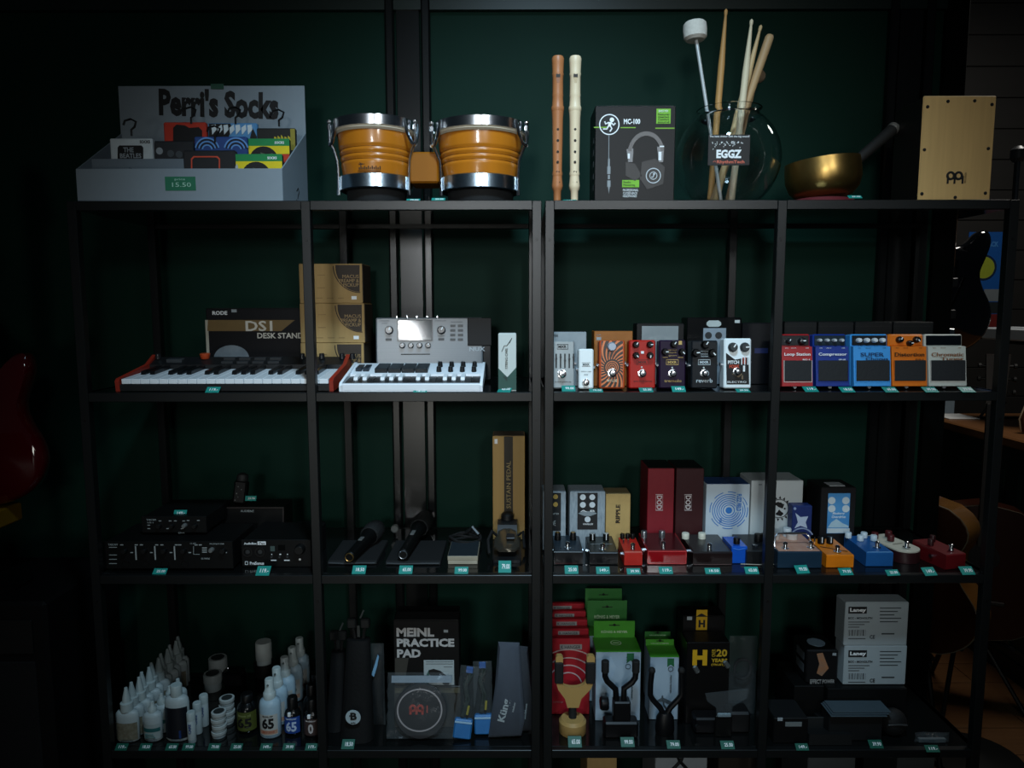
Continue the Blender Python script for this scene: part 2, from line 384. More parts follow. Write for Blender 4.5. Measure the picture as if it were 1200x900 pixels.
def rasta(u0, u1, v, y, lab):
    socks(u0, u1, v, y, lab, '#18130f', [
        ('green_stripe', RASTA[0][1], lambda b: b.R(u0, v, u1, v + 8.5)), ('yellow_stripe', RASTA[1][1], lambda b: b.R(u0, v + 8.5, u1, v + 18)),
        ('red_stripe', RASTA[2][1], lambda b: b.R(u0, v + 18, u1, v + 28)),
        ('window', INKK, lambda b: b.D((u0 + u1) / 2 - 2, v + 27, 17.5, y0=-.0014, seg=28)),
        ('portrait_print', mat('#4a5a45', .6), lambda b: b.P([((u0 + u1) / 2 + dx, v + dy) for dx, dy in ((-4, 26), (-6, 16), (2, 19), (8, 17), (11, 26))], -.0019)),
        ('portrait_print', mat('#8a6a3c', .6), lambda b: b.P([((u0 + u1) / 2 + dx, v + dy) for dx, dy in ((-4, 26), (-3, 21), (5, 20), (9, 22), (10, 26))], -.0023)),
        ('lettering', INKW, lambda b: b.T('SOCKS', u1 - 17, v + 3.2, u1 - 6, v + 6.2, off=.03))])
rasta(284, 339, 162.5, Y2, 'green yellow and red striped sock pack standing behind its twin')
rasta(275, 330.5, 180.5, Y1 + .002, 'green yellow and red striped sock pack in the front row')
socks(214, 276, 176, Y1, 'black sock pack with orange rounded frame, front row', '#141518', [
    ('frame_print', mat('#c2452b', .6), lambda b: b.P([(224, 206), (224, 186), (227, 183), (255, 183), (258, 186), (258, 206), (256.6, 206), (256.6, 187), (254, 184.5), (228, 184.5), (225.4, 187), (225.4, 206)])),
    ('lettering', mat('#7a4a44', .6), lambda b: b.T('REPRISE', 228, 198, 254, 204)),
    ('tab', mat('#a9b2b6', .6), lambda b: b.P([(276, 206), (276, 195), (277.5, 192), (279, 195), (279, 206)]))])

# ------------------------------------------------------------------ bongos
BWOOD = mat('#b86f1a', .28, scale=18, stretch=(1, 1, .12), var=.25, coat=.5); BWD = mat('#6d3d0e', .35)
HIDE = mat('#c9bfa8', .7)
yb_ = .14
t = Th('bongo_drums', 'pair of honey brown wooden bongos with chrome hoops and joining block', 'bongos', (at(503, 235, yb_).x, yb_, S1))
k = t.k
def bongo(uc, rtop, rbot, vtop, vbase, lugs):
    x0, _ = t.q(uc, 200); zt = t.q(uc, vtop)[1]; zb = t.q(uc, vbase)[1]
    H = zt - zb; R0 = rtop * k; R1 = rbot * k; M = Matrix.Translation((x0, 0, zb))
    def rr(f): return R1 + (R0 - R1) * (f ** 1.15) + .004 * sin(pi * f)
    pr = []
    n = 44
    for i in range(n + 1):
        f = i / n; r = rr(f)
        for g in (.40, .49, .58): r -= .0042 * max(0, 1 - abs(f - g) / .024)
        pr.append((r, f * H * .97))
    b = B(); b.lathe([(0.001, 0)] + pr + [(0.001, H * .97)], seg=48, M=M); sh = b.done('shell', BWOOD, t, smooth=50)
    b = B()
    for g in (.40, .49, .58): b.lathe([(rr(g) - .0034, g * H * .97 - .0012), (rr(g) - .0014, g * H * .97), (rr(g) - .0034, g * H * .97 + .0012)], seg=48, M=M, cap=False)
    b.done('groove', BWD, sh)
    b = B(); b.lathe([(R0 + .001, H * .80), (R0 + .0055, H * .83), (R0 + .0035, H * .955), (R0 * .96, H * .985), (.001, H * .985)], seg=48, M=M, cap=False); b.done('drum_skin', HIDE, t)
    b = B(); b.lathe([(R0 + .005, H * .86), (R0 + .0085, H * .86), (R0 + .0095, H * 1.0), (R0 + .006, H * 1.012), (R0 + .003, H * 1.0), (R0 + .005, H * .86)], seg=56, M=M, cap=False); b.done('chrome_hoop', CHROME, t)
    b = B(); rb = R1 + .0115; b.lathe([(rb - .002, -.006), (rb + .001, -.004), (rb + .001, .024), (rb - .002, .026), (rb - .004, .012), (rb - .002, -.006)], seg=48, M=M, cap=False); b.done('base_ring', mat('#a7bccb', .26, 1.0, bump=.15, scale=60), t)
    b = B(); b.lathe([(R1 * .93, -zb + 0), (R1 * .97, -.004), (R1 * .9, .002)], seg=32, M=M); b.done('rubber_base', RUBBER, t)
    for a in lugs:
        ca, sa = cos(rad(a)), sin(rad(a)); ro = R0 + .017
        P = lambda r, z, da=0: (x0 + r * cos(rad(a + da)), r * sin(rad(a + da)), zb + z)
        b = B(); b.tube([P(rb + .004, -.012), P(rb + .004, .03), P(rb + .006, H * .42), P(ro - .008, H * .58), P(ro, H * .68), P(ro, H * .90)], .0034, 8)
        rd = b.done('tension_rod', CHROME, t)
        b = B(); b.lathe([(.0055, 0), (.0055, .010), (.003, .012), (.0055, .016), (.0055, .020), (.0005, .023)], P(ro, H * .86), 'z', 10); b.done('lug_nut', CHROME, rd)
        b = B(); b.cyl(P(rb + .004, -.016), .0048, .012, 'z', 8); b.done('nut', CHROME, rd)
        b = B()
        for da in (-17, 17): b.tube([P(R0 + .0105, H * .985, da), P(R0 + .012, H * .90, da * .95), P(R0 + .012, H * .78, da * .75), P(ro - .004, H * .66, da * .3), P(ro, H * .64, 0)], .0038, 8)
        b.done('claw_bracket', CHROME, t)
    return x0, rr, zb, H
xa, rra, zba, Ha = bongo(441, 43.5, 35.5, 146, 223, (-160, -22, 100))
xb, *_ = bongo(563, 49.5, 40.0, 149, 224, (-158, -24, 80))
b = B(); x1, z1 = t.q(486, 217); x2, z2 = t.q(511, 181); b.box(x1 - .008, x2 + .008, -.03, .05, z1, z2, .004); b.done('centre_block', mat('#8c540e', .5, scale=18, stretch=(1, 1, .12), var=.25, spec=.2), t)
# the small palm mark on the left shell
b = t.b(); R1 = rra((t.q(440, 205)[1] - zba) / (Ha * .97)) + .0004
for i in range(12):
    a = -pi / 2 + (i - 5) * .055 - .04
    xx = xa + (R1 + .0004) * cos(a); yy = (R1 + .0004) * sin(a); zz = t.q(440, 205)[1]
    b.tube([(xx, yy, zz - .0015), (xx, yy, zz + (.010 if i == 1 else .003 + .0026 * (i % 2)))], .0013, 5)
aL = -pi / 2 - .34
for da, dz in ((-.07, .006), (.07, .006), (-.05, .009), (.05, .009), (0, .011)):
    z0 = t.q(440, 205)[1] + .009
    b.tube([(xa + R1 * cos(aL + .11), R1 * sin(aL + .11) - .0005, z0), (xa + R1 * cos(aL + .11 + da * 1.4), R1 * sin(aL + .11 + da) - .0008, z0 + dz - .005)], .0009, 5)
b.tube([(xa + (R1 + .0006) * cos(-pi / 2 + x), (R1 + .0006) * sin(-pi / 2 + x), t.q(440, 207.5)[1]) for x in [-.36 + .06 * i for i in range(12)]], .0007, 5)
b.done('palm_logo', INKK, t)
tag(484, 233, S1, 'at the foot of the bongo joining block, the left of two', y=.012)
tag(513.5, 232, S1, 'under the larger bongo, the right of two', y=.012)

# ------------------------------------------------------------------ recorders
def recorder(label, u, vt, col, hd):
    y = .05; t = Th('recorder', label, 'recorder', (at(u, 235, y).x, y, S1), group='wooden recorders'); H = at(u, vt, y).z - S1; k = t.k
    m = mat(col, .45, scale=30, stretch=(1, 1, .1), var=.15)
    R = 6.8 * k
    def Z(v): return at(u, v, y).z - S1
    pr = [(R * .62, 0), (R * .66, Z(224)), (R * .85, Z(222)), (R * .95, Z(218)), (R * .85, Z(212)), (R * .8, Z(207))]
    b = B(); b.lathe(pr, seg=24); b.done('foot_joint', m, t)
    b = B(); b.lathe([(R * .8, Z(207)), (R * .9, Z(204)), (R * .78, Z(200)), (R * .92, Z(140)), (R * 1.0, Z(131))], seg=24); bd = b.done('body_joint', m, t)
    b = B(); b.lathe([(R * 1.0, Z(131)), (R * 1.08, Z(129)), (R * 1.08, Z(126)), (R * .95, Z(124)), (R * .9, Z(114)), (R * .95, Z(112)), (R * .9, Z(110)), (R * .9, Z(90)), (R * 1.0, Z(87)), (R * .92, Z(85)), (R * 1.0, Z(75)), (R * 1.03, Z(69)), (R * .88, Z(66.5)), (.0005, Z(66))], seg=24); hdj = b.done('head_joint', m, t)
    b = B(); b.box(-R * .36, R * .36, -R * .93, -R * .6, Z(92.5), Z(88.5)); b.done('window', mat('#221509', .6), hdj)
    b = B(); b.add([(-R * .34, -R * .90, Z(92.5)), (R * .34, -R * .90, Z(92.5)), (R * .2, -R * .905, Z(99)), (-R * .2, -R * .905, Z(99)), (0, -R * .7, Z(93))], [[0, 1, 2, 3], [0, 3, 4], [1, 4, 2], [3, 2, 4], [0, 4, 1]]); b.done('labium', mat(hd, .5), hdj)
    b = B()
    for v, r, dx in ((140, 1, 0), (153, 1.4, 0), (166, 1.5, 0), (179, 1.4, 0), (191, 1.5, 0), (202.5, 1.2, -.1), (202.5, .9, .22), (214.5, 1.3, -.12), (214.5, .9, .3)):
        rb = R * (.80 if v > 195 else .86); b.cyl((dx * R, -rb * .86, Z(v)), r * k, rb * .19, 'f', 12)
    b.done('finger_holes', mat('#150d06', .7), bd)
recorder('reddish brown wooden recorder standing upright beside the pale one', 653, 66, '#a86a3f', '#8a5431')
recorder('pale maple recorder standing upright beside the brown one', 673, 66, '#d9c4a2', '#b59d78')
tag(668, 234, S1, 'in front of the pale recorder', y=.03, hpx=5)

# ------------------------------------------------------------------ headphone carton
t = place('headphone_box', 'black headphone box marked MC-100 with lime labels', 'box', 697, 791, 124, .05, S1)
b = B(); b.box(-t.w / 2, t.w / 2, 0, .10, 0, t.h, .0015); b.done('carton', mat('#0c0d0e', .4, var=.05, spec=.25), t)
b = B(); b.box(-t.w / 2 + .004, t.w / 2 - .004, .004, .096, t.h, t.h + .0012); b.done('top_flap', mat('#2a3032', .3), t)
b = t.b(); b.R(696, 148.6, 712, 150); b.R(727, 149, 745, 150.2); b.R(768, 149.6, 790.5, 151); b.done('lime_stripe', mat('#6f9f1c', .5), t)
b = t.b(); b.R(769, 127.5, 786, 145); lb = b.done('lime_label', mat('#6fae20', .5), t)
b = t.b(); b.T('BASS MIX', 772, 129, 783, 131.5, y=-.0012); b.done('lettering', INKW, lb)
b = t.b(); [b.T(s, 771, v, 784, v + 2.2, y=-.0012) for s, v in (('Natural', 133), ('Closed back', 136), ('Comfort', 139), ('sound', 142))]; b.done('lettering', INKK, lb)
b = t.b(); b.R(729, 211, 749, 219.5); lb = b.done('lime_label', mat('#6fae20', .5), t)
b = t.b(); b.T('Studio', 730.5, 212.2, 739, 214.6, y=-.0012); b.T('Monitoring', 730.5, 215.8, 744, 218.6, y=-.0012); b.done('lettering', INKK, lb)
b = t.b(); [b.T(s, 730, v, x, v + 2.7) for s, v, x in (('PROFESSIONAL', 221.5, 748), ('CLOSED-BACK', 225, 747), ('HEADPHONES', 228.5, 746))]; b.done('lettering', INKW, t)
b = t.b(); b.T('MC-100', 731, 139.5, 750, 145.5, off=.03); b.done('lettering', INKW, t)
b = t.b(); b.RG(714, 146, 10.6, 11.8); b.done('logo_ring', INKW, t)
b = t.b(); b.D(714, 146, 10.6, y0=-.0005); b.done('logo_disc', INKK, t)
b = t.b(); b.D(717, 140.6, 2.6, y0=-.0013); b.P([(713, 143), (717, 143.5), (715.5, 148.5), (712.5, 148)], -.0013)
for pts in (((713, 144), (709.5, 145.5), (708.5, 142.5)), ((716.5, 144.5), (719, 147), (721, 144.5)), ((715, 148), (717, 151), (714.6, 154.5)), ((713, 148), (711, 151.5), (706.5, 151.5))): b.L(pts, 1.1, -.0010)
b.done('running_figure', INKW, t)
b = t.b(); b.L([(713.5, 159), (713.3, 188)], .55); b.R(712.4, 186, 714.6, 195); b.R(711.6, 195, 715.4, 204); b.R(712.3, 205, 714.7, 210); b.R(711.6, 211.5, 715.4, 219); b.P([(712.5, 219), (714.5, 219), (713.5, 227)]); b.done('plug_picture', mat('#7c8488', .4), t)
b = t.b()
b.RG(757, 180, 20, 25, a0=.12, a1=pi - .12, sx=.85, y0=-.0012, seg=24); b.done('headband_picture', mat('#2c2f32', .3), t)
b = t.b(); b.P([(734, 175), (742, 174), (742, 180), (741, 190), (736, 190)], -.0011); b.done('yoke_picture', mat('#55595c', .3), t)
b = t.b(); b.P([(770, 172), (778, 172), (777, 190), (772, 190)], -.0011); b.done('yoke_picture', mat('#55595c', .3), t)
b = t.b(); b.R(771.5, 178, 775, 188, -.0016); b.R(735.5, 180, 738, 186, -.0016); b.R(773, 171, 778, 172.5, -.0016); b.done('highlight_print', mat('#cfd5d8', .3), t)
b = t.b(); b.P([(733, 190), (744, 192), (752, 206), (744, 212), (733, 206)], -.0012); b.P([(752, 190), (768, 186), (779, 196), (777, 216), (758, 222), (750, 210)], -.0012); b.done('ear_cup_picture', mat('#0d0e0f', .4), t)
b = t.b(); b.RG(765.5, 206, 7.8, 8.8, y0=-.0018); b.RG(765.5, 206, 3.8, 4.5, y0=-.0018); b.D(766.3, 204, 1.2, -.0018); b.L([(766, 205.5), (764.8, 208), (763, 207.5)], .7, -.0016); b.done('cup_logo', mat('#b4bcc0', .4), t)
b = B(); [b.box(-t.w / 2 - .0005, -t.w / 2 + .001, .02, .055, z, z + .012) for z in (.03, .055, .08, .105, .13)]; b.done('side_print', mat('#2c3033', .5), t)

# ------------------------------------------------------------------ glass bowl, sticks, sign
ybw = .15
c0 = at(853, 176, ybw); kb = depth(c0) / FPX; Rb = 60 * kb
t = Th('glass_bowl', 'clear round fishbowl vase holding drumsticks and mallets', 'glass bowl', (c0.x, ybw, S1))
zc = Rb * .955
pr = []
for i in range(25):
    a = -pi / 2 + .42 + (pi / 2 + .95 - .42) * i / 24; pr.append((Rb * cos(a), zc + Rb * sin(a)))
rt, ztop = pr[-1]
outer = [(.0005, 0), (Rb * .40, 0)] + pr[0:] + [(rt * .98, ztop + .008), (rt * 1.06, ztop + .014)]
inner = [(rt * 1.0, ztop + .0145), (rt * .98 - .003, ztop + .008)] + [(r - .0025, z + (.001 if i > 3 else .002)) for i, (r, z) in enumerate(pr[::-1])] + [(Rb * .35, .006), (.0005, .006)]
b = B(); b.lathe(outer + inner, seg=56, cap=False); b.done('bowl', GLASS, t, smooth=60)
b = B(); zz = at(853, 176, ybw - Rb).z - S1
signk = depth(at(853, 176, ybw - Rb - .004)) / FPX
sx0 = at(854, 176, ybw - Rb - .004).x
s = Th('hanging_sign', 'small black card sign reading EGGZ on the front of the fishbowl', 'sign', (sx0, ybw - Rb - .006, S1 + zz - 18 * signk))
sw, sh_ = 49 * signk, 35 * signk
b = B(); b.box(-sw / 2, sw / 2, 0, .0015, 0, sh_, .0004); b.done('card', mat('#0b0b0c', .5), s)
b = B(); b.text('The little shaker with the big sound!', 0, sh_ * .93, sw * .95, sh_ * .08, -.0006); b.done('lettering', INKW, s)
b = B(); b.text('EGGZ', 0, sh_ * .37, sw * .60, sh_ * .28, -.0006, off=.045); b.done('lettering', INKW, s)
b = B(); b.text('RhythmTech', .004, sh_ * .10, sw * .66, sh_ * .13, -.0006, off=.02); b.ring(-sw * .34, sh_ * .10, .0022, .003, -.0006, 0, 0, pi, 10); b.done('lettering', mat('#c9614a', .5), s)
b = B()
for i in range(46):
    x = random.gauss(0, sw * .2); z = sh_ * (.78 - abs(random.gauss(0, .1))); b.lathe([(.0009, 0), (.0009, .0006)], (max(-sw * .45, min(sw * .45, x)), 0, z), 'f', 6)
b.done('speckle_print', INKW, s)
def stick(name, label, cat, p0, p1, prof, m, parts=()):
    """prof: list of (fraction, radius in px) from bottom p0 to top p1"""
    A = Vector(p0); Bv = Vector(p1); d = Bv - A
    t = Th(name, label, cat, A); t.o.rotation_euler = d.to_track_quat('Z', 'X').to_euler(); Ln = d.length; kk = kb
    b = B(); b.lathe([(.0004, 0)] + [(r * kk, f * Ln) for f, r in prof] + [(.0004, Ln)], seg=14); b.done('shaft', m, t, smooth=50)
    return t, Ln
def P3(u, v, dy): return at(u, v, ybw + dy)
def foot(u, dy):
    return Vector((at(u, 226, ybw + dy).x, ybw + dy, S1 + .0085))
LW = mat('#c8ab7c', .5, scale=25, stretch=(1, 1, .1), var=.15); PALEW = mat('#d4c6a6', .5, scale=25, stretch=(1, 1, .1)); TANW = mat('#b4946a', .5, scale=25, stretch=(1, 1, .1), var=.2)
STK = [(0, 3.0), (.02, 3.8), (.72, 3.9), (.93, 1.9), (.965, 1.5), (.975, 2.1), (.99, 2.0)]
t1, Ln = stick('bass_mallet', 'white felt headed mallet with silver rod leaning left in the fishbowl', 'mallet', foot(846, -.034), P3(814.5, 38, -.005), [(0, 2.0), (1, 2.0)], mat('#c6cac8', .3, .3, var=.05))
b = B(); b.lathe([(.0005, -9 * kb), (10 * kb, -9 * kb), (13 * kb, -6 * kb), (13.6 * kb, 3 * kb), (13 * kb, 9 * kb), (11 * kb, 11 * kb), (.0005, 12 * kb)], (0, 0, 0), 'z', 28, M=Matrix.Translation((0, 0, Ln)) @ Matrix.Rotation(.12, 4, 'Y')); b.done('felt_head', mat('#cfcbc0', .95, bump=.5, scale=150), t1)
stick('drumstick', 'honey brown drumstick standing tallest in the fishbowl', 'drumstick', foot(832, .034), P3(851, 10, .03), STK, mat('#b98c52', .5, scale=25, stretch=(1, 1, .1)))
stick('drumstick', 'cream drumstick nearly upright in the fishbowl, in front of the leaning ones', 'drumstick', foot(857, -.032), P3(881, 22, -.032), STK, PALEW)
stick('drumstick', 'light drumstick leaning right, tip just below the cream one', 'drumstick', foot(838, -.012), P3(892, 29, -.010), STK, LW)
stick('hot_rod', 'thick dowel stick leaning farthest right with rounded end', 'drumstick', foot(834, .012), P3(903, 40, -.010), [(0, 3.4), (.02, 4.2), (.6, 4.4), (.9, 5.0), (.98, 5.0), (.995, 3.6)], TANW)
t2, Ln = stick('beater', 'brown wool headed beater behind the leaning sticks', 'mallet', foot(850, .030), P3(887, 89, .026), [(0, 2.2), (1, 2.2)], TANW)
b = B(); b.sphere((0, 0, Ln), (10 * kb, 8 * kb, 8.5 * kb), 20); b.done('wool_head', mat('#6b5a45', 1, bump=.9, scale=120), t2)

# ------------------------------------------------------------------ singing bowl
ysb = .13
c0 = at(967, 205, ysb); kq = depth(c0) / FPX
t = Th('singing_bowl_cushion', 'flat red ring cushion under the brass singing bowl', 'cushion', (at(962, 226, ysb).x, ysb, S1))
b = B(); b.lathe([(.0005, 0), (34 * kq, 0), (38 * kq, .006), (36 * kq, .015), (30 * kq, .018), (18 * kq, .011), (.0005, .009)], seg=36); b.done('pad', mat('#560c16', .8, bump=.2), t)
t = Th('singing_bowl', 'hammered brass singing bowl on a red cushion', 'bowl', (c0.x, ysb, S1 + .0185), ry=-.10)
R = 42.5 * kq; H = .086
out = [(.0005, 0), (R * .50, 0.001), (R * .72, .006), (R * .90, .022), (R * .985, .045), (R * .985, .062), (R * .965, H)]
inn = [(R * .93, H), (R * .94, .06), (R * .86, .026), (R * .68, .010), (.0005, .006)]
b = B(); b.lathe(out + inn, seg=56, cap=False); b.done('bowl', mat('#b08f52', .34, 1.0, bump=.4, scale=26, var=.2), t, smooth=60)
pA = at(995, 196, ysb - .0); pB = at(1049, 149, ysb + .03)
t, Ln = stick('striker', 'black wrapped striker resting in the singing bowl', 'mallet', pA, pB, [(0, 4.5), (.05, 5.6), (.5, 6.2), (.94, 7.0), (.97, 6.8)], mat('#1a1815', .7, bump=.3))
b = B(); b.lathe([(7.0 * kb, Ln * .93), (7.3 * kb, Ln * .94), (7.3 * kb, Ln * .99), (6.6 * kb, Ln * 1.003)], seg=16); b.done('end_cap', mat('#6e6a63', .4), t)
tag(1003, 229, S1, 'in front of the singing bowl', y=.02, hpx=6)

# ------------------------------------------------------------------ cajon
t = place('mini_cajon', 'small pale wooden cajon with screws around its front plate', 'cajon', 1079, 1164, 112.5, .05, S1)
b = B(); b.box(-t.w / 2 + .002, t.w / 2 - .002, .0045, .12, 0.002, t.h, .003); b.done('box_body', mat('#120e0b', .5, scale=20), t)
b = B(); b.box(-t.w / 2, t.w / 2, 0, .0045, 0, t.h + .001, .0022); b.done('front_plate', mat('#c8a468', .5, scale=14, stretch=(8, 1, .4), var=.12), t)
hw, hh = t.w / 2, t.h
for fx, fz in ((-.88, .90), (-.33, .95), (.40, .955), (.88, .92), (-.9, .50), (.86, .51), (-.9, .085), (.03, .05), (.86, .09)): b = B(); b.lathe([(.0036, 0), (.0036, .001), (.0024, .0022)], (fx * hw, 0, fz * hh), 'f', 12); b.done('screw', INKK, t)
b = t.b()
for cu in (1114.0, 1123.2): b.RG(cu, 206, 2.5, 5.2)
for u_ in (1109.2, 1117.2, 1126.6): b.R(u_, 206, u_ + 2.8, 215.5)
b.R(1110, 208.5, 1128, 210.5); b.done('logo_mark', INKK, t)
b = t.b(); b.T('PERCUSSION', 1130, 202.5, 1132, 214.5, rot=pi / 2); b.done('lettering', mat('#3c2c16', .6), t)
# ------------------------------------------------------------------ second shelf, left unit: red ended keyboard
WK = mat('#e9f0f4', .25, var=.03); BKEY = mat('#101113', .3)
yk = .021
u0, u1 = 136, 391
t = Th('midi_keyboard', 'black keyboard controller with white keys and red end cheeks', 'keyboard', (at((u0 + u1) / 2, 455, yk).x, yk, S2 + .0006), tilt=-.085)
k = t.k; hw = (u1 - u0) / 2 * k
zk = at(250, 444.6, yk).z - S2
b = B(); b.side([(0, .001), (.18, .001), (.18, .046), (.172, .050), (.135, zk + .010), (.134, zk - .012), (.002, zk - .012), (0, zk - .014)], -hw + .009, hw - .009); b.done('body', mat('#161718', .4), t)
RED = mat('#8f2a1c', .35, var=.1)
for sx in (-1, 1):
    b = B(); x = sx * (hw - .0045); b.side([(-.0015, 0), (.182, 0), (.182, .050), (.17, .056), (.13, zk + .012), (.004, zk + .001), (-.002, zk - .004)], x - .0045, x + .0045); b.done('red_cheek', RED, t)
x0 = -hw + .0115; nW = 22; pw = (2 * hw - .023) / nW
meW = meB = None
for i in range(nW):
    if meW is None:
        b = B(); b.box(0.0004, pw - .0004, .003, .133, zk - .011, zk, .0008); o = b.done('white_key', WK, t); meW = o.data
    else: o = bpy.data.objects.new('white_key', meW); C.objects.link(o); o.parent = t.o
    o.location = (x0 + i * pw, 0, 0)
for i in range(nW - 1):
    if i % 7 in (2, 6): continue
    if meB is None:
        b = B(); b.side([(.055, zk - .004), (.133, zk - .004), (.133, zk + .008), (.062, zk + .008)], -.0055, .0055); o = b.done('black_key', BKEY, t); meB = o.data
    else: o = bpy.data.objects.new('black_key', meB); C.objects.link(o); o.parent = t.o
    o.location = (x0 + (i + 1) * pw, 0, 0)
kx = lambda u: (u - (u0 + u1) / 2) * k * 1.09
zs = lambda y: zk + .010 + (y - .135) * (.050 - zk - .010) / .037
for u in (155, 325, 336, 348, 372, 384):
    b = B(); b.cyl((kx(u), .163, zs(.163) - .001), .0075, .014, 'z', 14, r2=.006, bev=.001); b.done('knob', mat('#1c1d1f', .25), t)
b = B(); b.cyl((kx(210), .165, zs(.165) - .001), .010, .013, 'z', 16, r2=.012, bev=.001); b.done('encoder_knob', mat('#b4451f', .4), t)
for i in range(8):
    b = B(); y = .139 + .017 * (i // 4); x = kx(240 + 18 * (i % 4)); b.box(x - .014, x + .014, y, y + .014, zs(y) - .002, zs(y + .014) + .001, .001); b.done('drum_pad', mat('#232527', .5), t)
b = B(); b.box(kx(168), kx(186), .145, .165, zs(.145) - .002, zs(.165) + .001, .001); b.done('touch_strip', mat('#3a3d3f', .3), t)
for sx in (-1, 1):
    b = B(); b.cyl((sx * hw * .8, .165, -.0135), .009, .016, 'z', 10); b.done('rear_foot', RUBBER, t)
tag(248, 457, S2, 'in front of the red ended keyboard')

# ------------------------------------------------------------------ microphone desk stand carton
t = place('desk_stand_box', 'black and gold box marked DS1 DESK STAND behind the keyboard', 'box', 242, 362, 361.5, .262, S2, rz=-.03)
b = B(); b.box(-t.w / 2, t.w / 2, 0, .055, 0, t.h, .0015); b.done('carton', mat('#08090d', .5, spec=.25), t)
b = B(); b.box(-t.w / 2 + .003, t.w / 2 - .003, .003, .052, t.h, t.h + .001); b.done('top_flap', mat('#0c0d0e', .4), t)
b = t.b(); b.P([(243, 375), (346, 375), (330, 388), (242.4, 388)]); b.done('gold_band', mat('#6b552c', .5), t)
b = t.b(); b.P([(352, 375), (362, 369), (362, 375)]); b.done('gold_band', mat('#54462a', .5), t)
b = t.b(); b.T('RODE', 248.5, 364.5, 266, 369, off=.03); b.done('lettering', INKW, t)
b = t.b(); b.T('DS1', 288, 376, 319.5, 388, y=-.0014, off=.02); b.T('DESK STAND', 302, 390, 356, 396.5, y=-.0014, off=.02); b.done('lettering', mat('#c9c6bb', .6), t)
b = t.b(); b.P([(250 + 0, 420)] + [(271 - 21 * cos(a), 420 - 15.5 * sin(a)) for a in [pi * i / 18 for i in range(19)]]); b.done('base_picture', mat('#8c979d', .35, c2='#39424a', scale=16), t)
b = t.b(); b.R(271, 362.5, 277, 366); b.done('price_sticker', GREYP, t)
b = t.b(); b.R(241.8, 375, 243, 421); b.done('white_edge', mat('#a9a797', .6), t)

# ------------------------------------------------------------------ three kraft preamp cartons
for i, (ub0, ub1, va, vb, which) in enumerate(((352, 426, 402, 449, 'bottom'), (351, 426.5, 355.5, 402, 'middle'), (350, 424, 309, 355.5, 'top'))):
    y = .225; z0 = S2 if i == 0 else at(390, vb, y).z + .0004
    um = (ub0 + ub1) / 2; p = at(um, vb, y); k = depth(at(um, va, y)) / FPX
    t = Th('preamp_box', 'kraft cardboard preamp box with dark round print, %s of the stack of three' % which, 'box', (at(um, va, y).x, y, z0), group='stack of kraft preamp boxes')
    w = (ub1 - ub0) * k; h = at(um, va, y).z - z0
    b = B(); b.box(-w / 2, w / 2, 0, .10, 0, h, .0012); b.done('carton', KRAFT, t)
    b = B(); b.box(w / 2 - .0002, w / 2 + .0012, .002, .098, .002, h - .002); b.done('dark_side', mat('#3c3226', .7), t)  # right face in a darker brown than the front
    b = t.b(); pts = [(ub1 - 2.5, va + 1.5), (ub1 - 31, va + 1.5)] + [(ub1 - 2.5 - 28.5 * cos(a), va + 3 + 30 * sin(a)) for a in [pi / 2 * j / 10 for j in range(1, 10)]] + [(ub1 - 2.5, va + 33)]
    b.P(pts); b.done('round_print', mat('#3a3129', .7), t)
    b = t.b(); b.RG(ub1 - 2.5, va + 2.5, 30.4, 31.4, a0=pi, a1=1.5 * pi); b.done('round_outline', mat('#3a3129', .7), t)
    b = t.b(); [b.T(s, ub1 - 3.5 - n, va + v, ub1 - 3.5, va + v + 4) for s, v, n in (('MACUS', 13, 19), ('PREAMP &', 18, 23), ('PICKUP', 23, 18))]; b.done('lettering', mat('#a78a5c', .6), t)
    b = t.b(); b.R(ub1 - 12, va + 38, ub1 - 6, va + 42); b.done('price_sticker', INKW, t)
    b = t.b(); [b.R(uu, va + vv, uu + nn, va + vv + .6) for uu, vv, nn in ((ub0 + 22, 13, 9), (ub0 + 22, 28, 9), (ub0 + 20, 40, 8), (ub0 + 33, 40, 8), (ub0 + 46, 40, 7))]; b.done('line_print', mat('#7d6540', .7), t)
    b = t.b(); b.R(ub0 + 2, va + 46, ub0 + 60, va + 46.5); b.done('tape_line', KRAFTD, t)

# ------------------------------------------------------------------ silver effects processor
BRUSH = mat('#656d72', .30, .0, stretch=(.4, 1, 60), scale=8, var=.12)
t = place('effects_processor', 'silver floor effects processor with grey screen standing upright', 'effects unit', 441, 566, 372, .20, S2, tilt=.10, rz=.073); t.o.location.z += .0055
H = t.h - .005; w = t.w
b = B(); b.box(-w / 2, w / 2, 0, .045, .0, H, .003); b.done('housing', BRUSH, t)
b = B(); b.box(w / 2 - .0005, w / 2 + .020, .004, .05, 0, H - .001, .002); b.done('side_housing', mat('#07080a', .4, spec=.3), t)
b = t.b(); b.R(548, 375, 576, 408, -.0035, .001, .001); b.done('expression_pedal', mat('#07080a', .5, spec=.25), t)
b = t.b(); b.T('NUX', 550, 409.5, 568.5, 414.5, y=-.001, off=.03); b.done('lettering', mat('#9aa2a6', .5), t)
b = t.b(); b.R(466.5, 377.5, 506, 401.5, -.002, .001, .0008); b.done('screen', mat('#2c3336', .08), t)
b = t.b()
for s in ((465.5, 376.5, 507, 377.5), (465.5, 401.5, 507, 402.5), (465.5, 377.5, 466.5, 401.5), (506, 377.5, 507, 401.5)): b.R(*s, -.003, .001)
b.done('screen_bezel', mat('#22272a', .3), t)
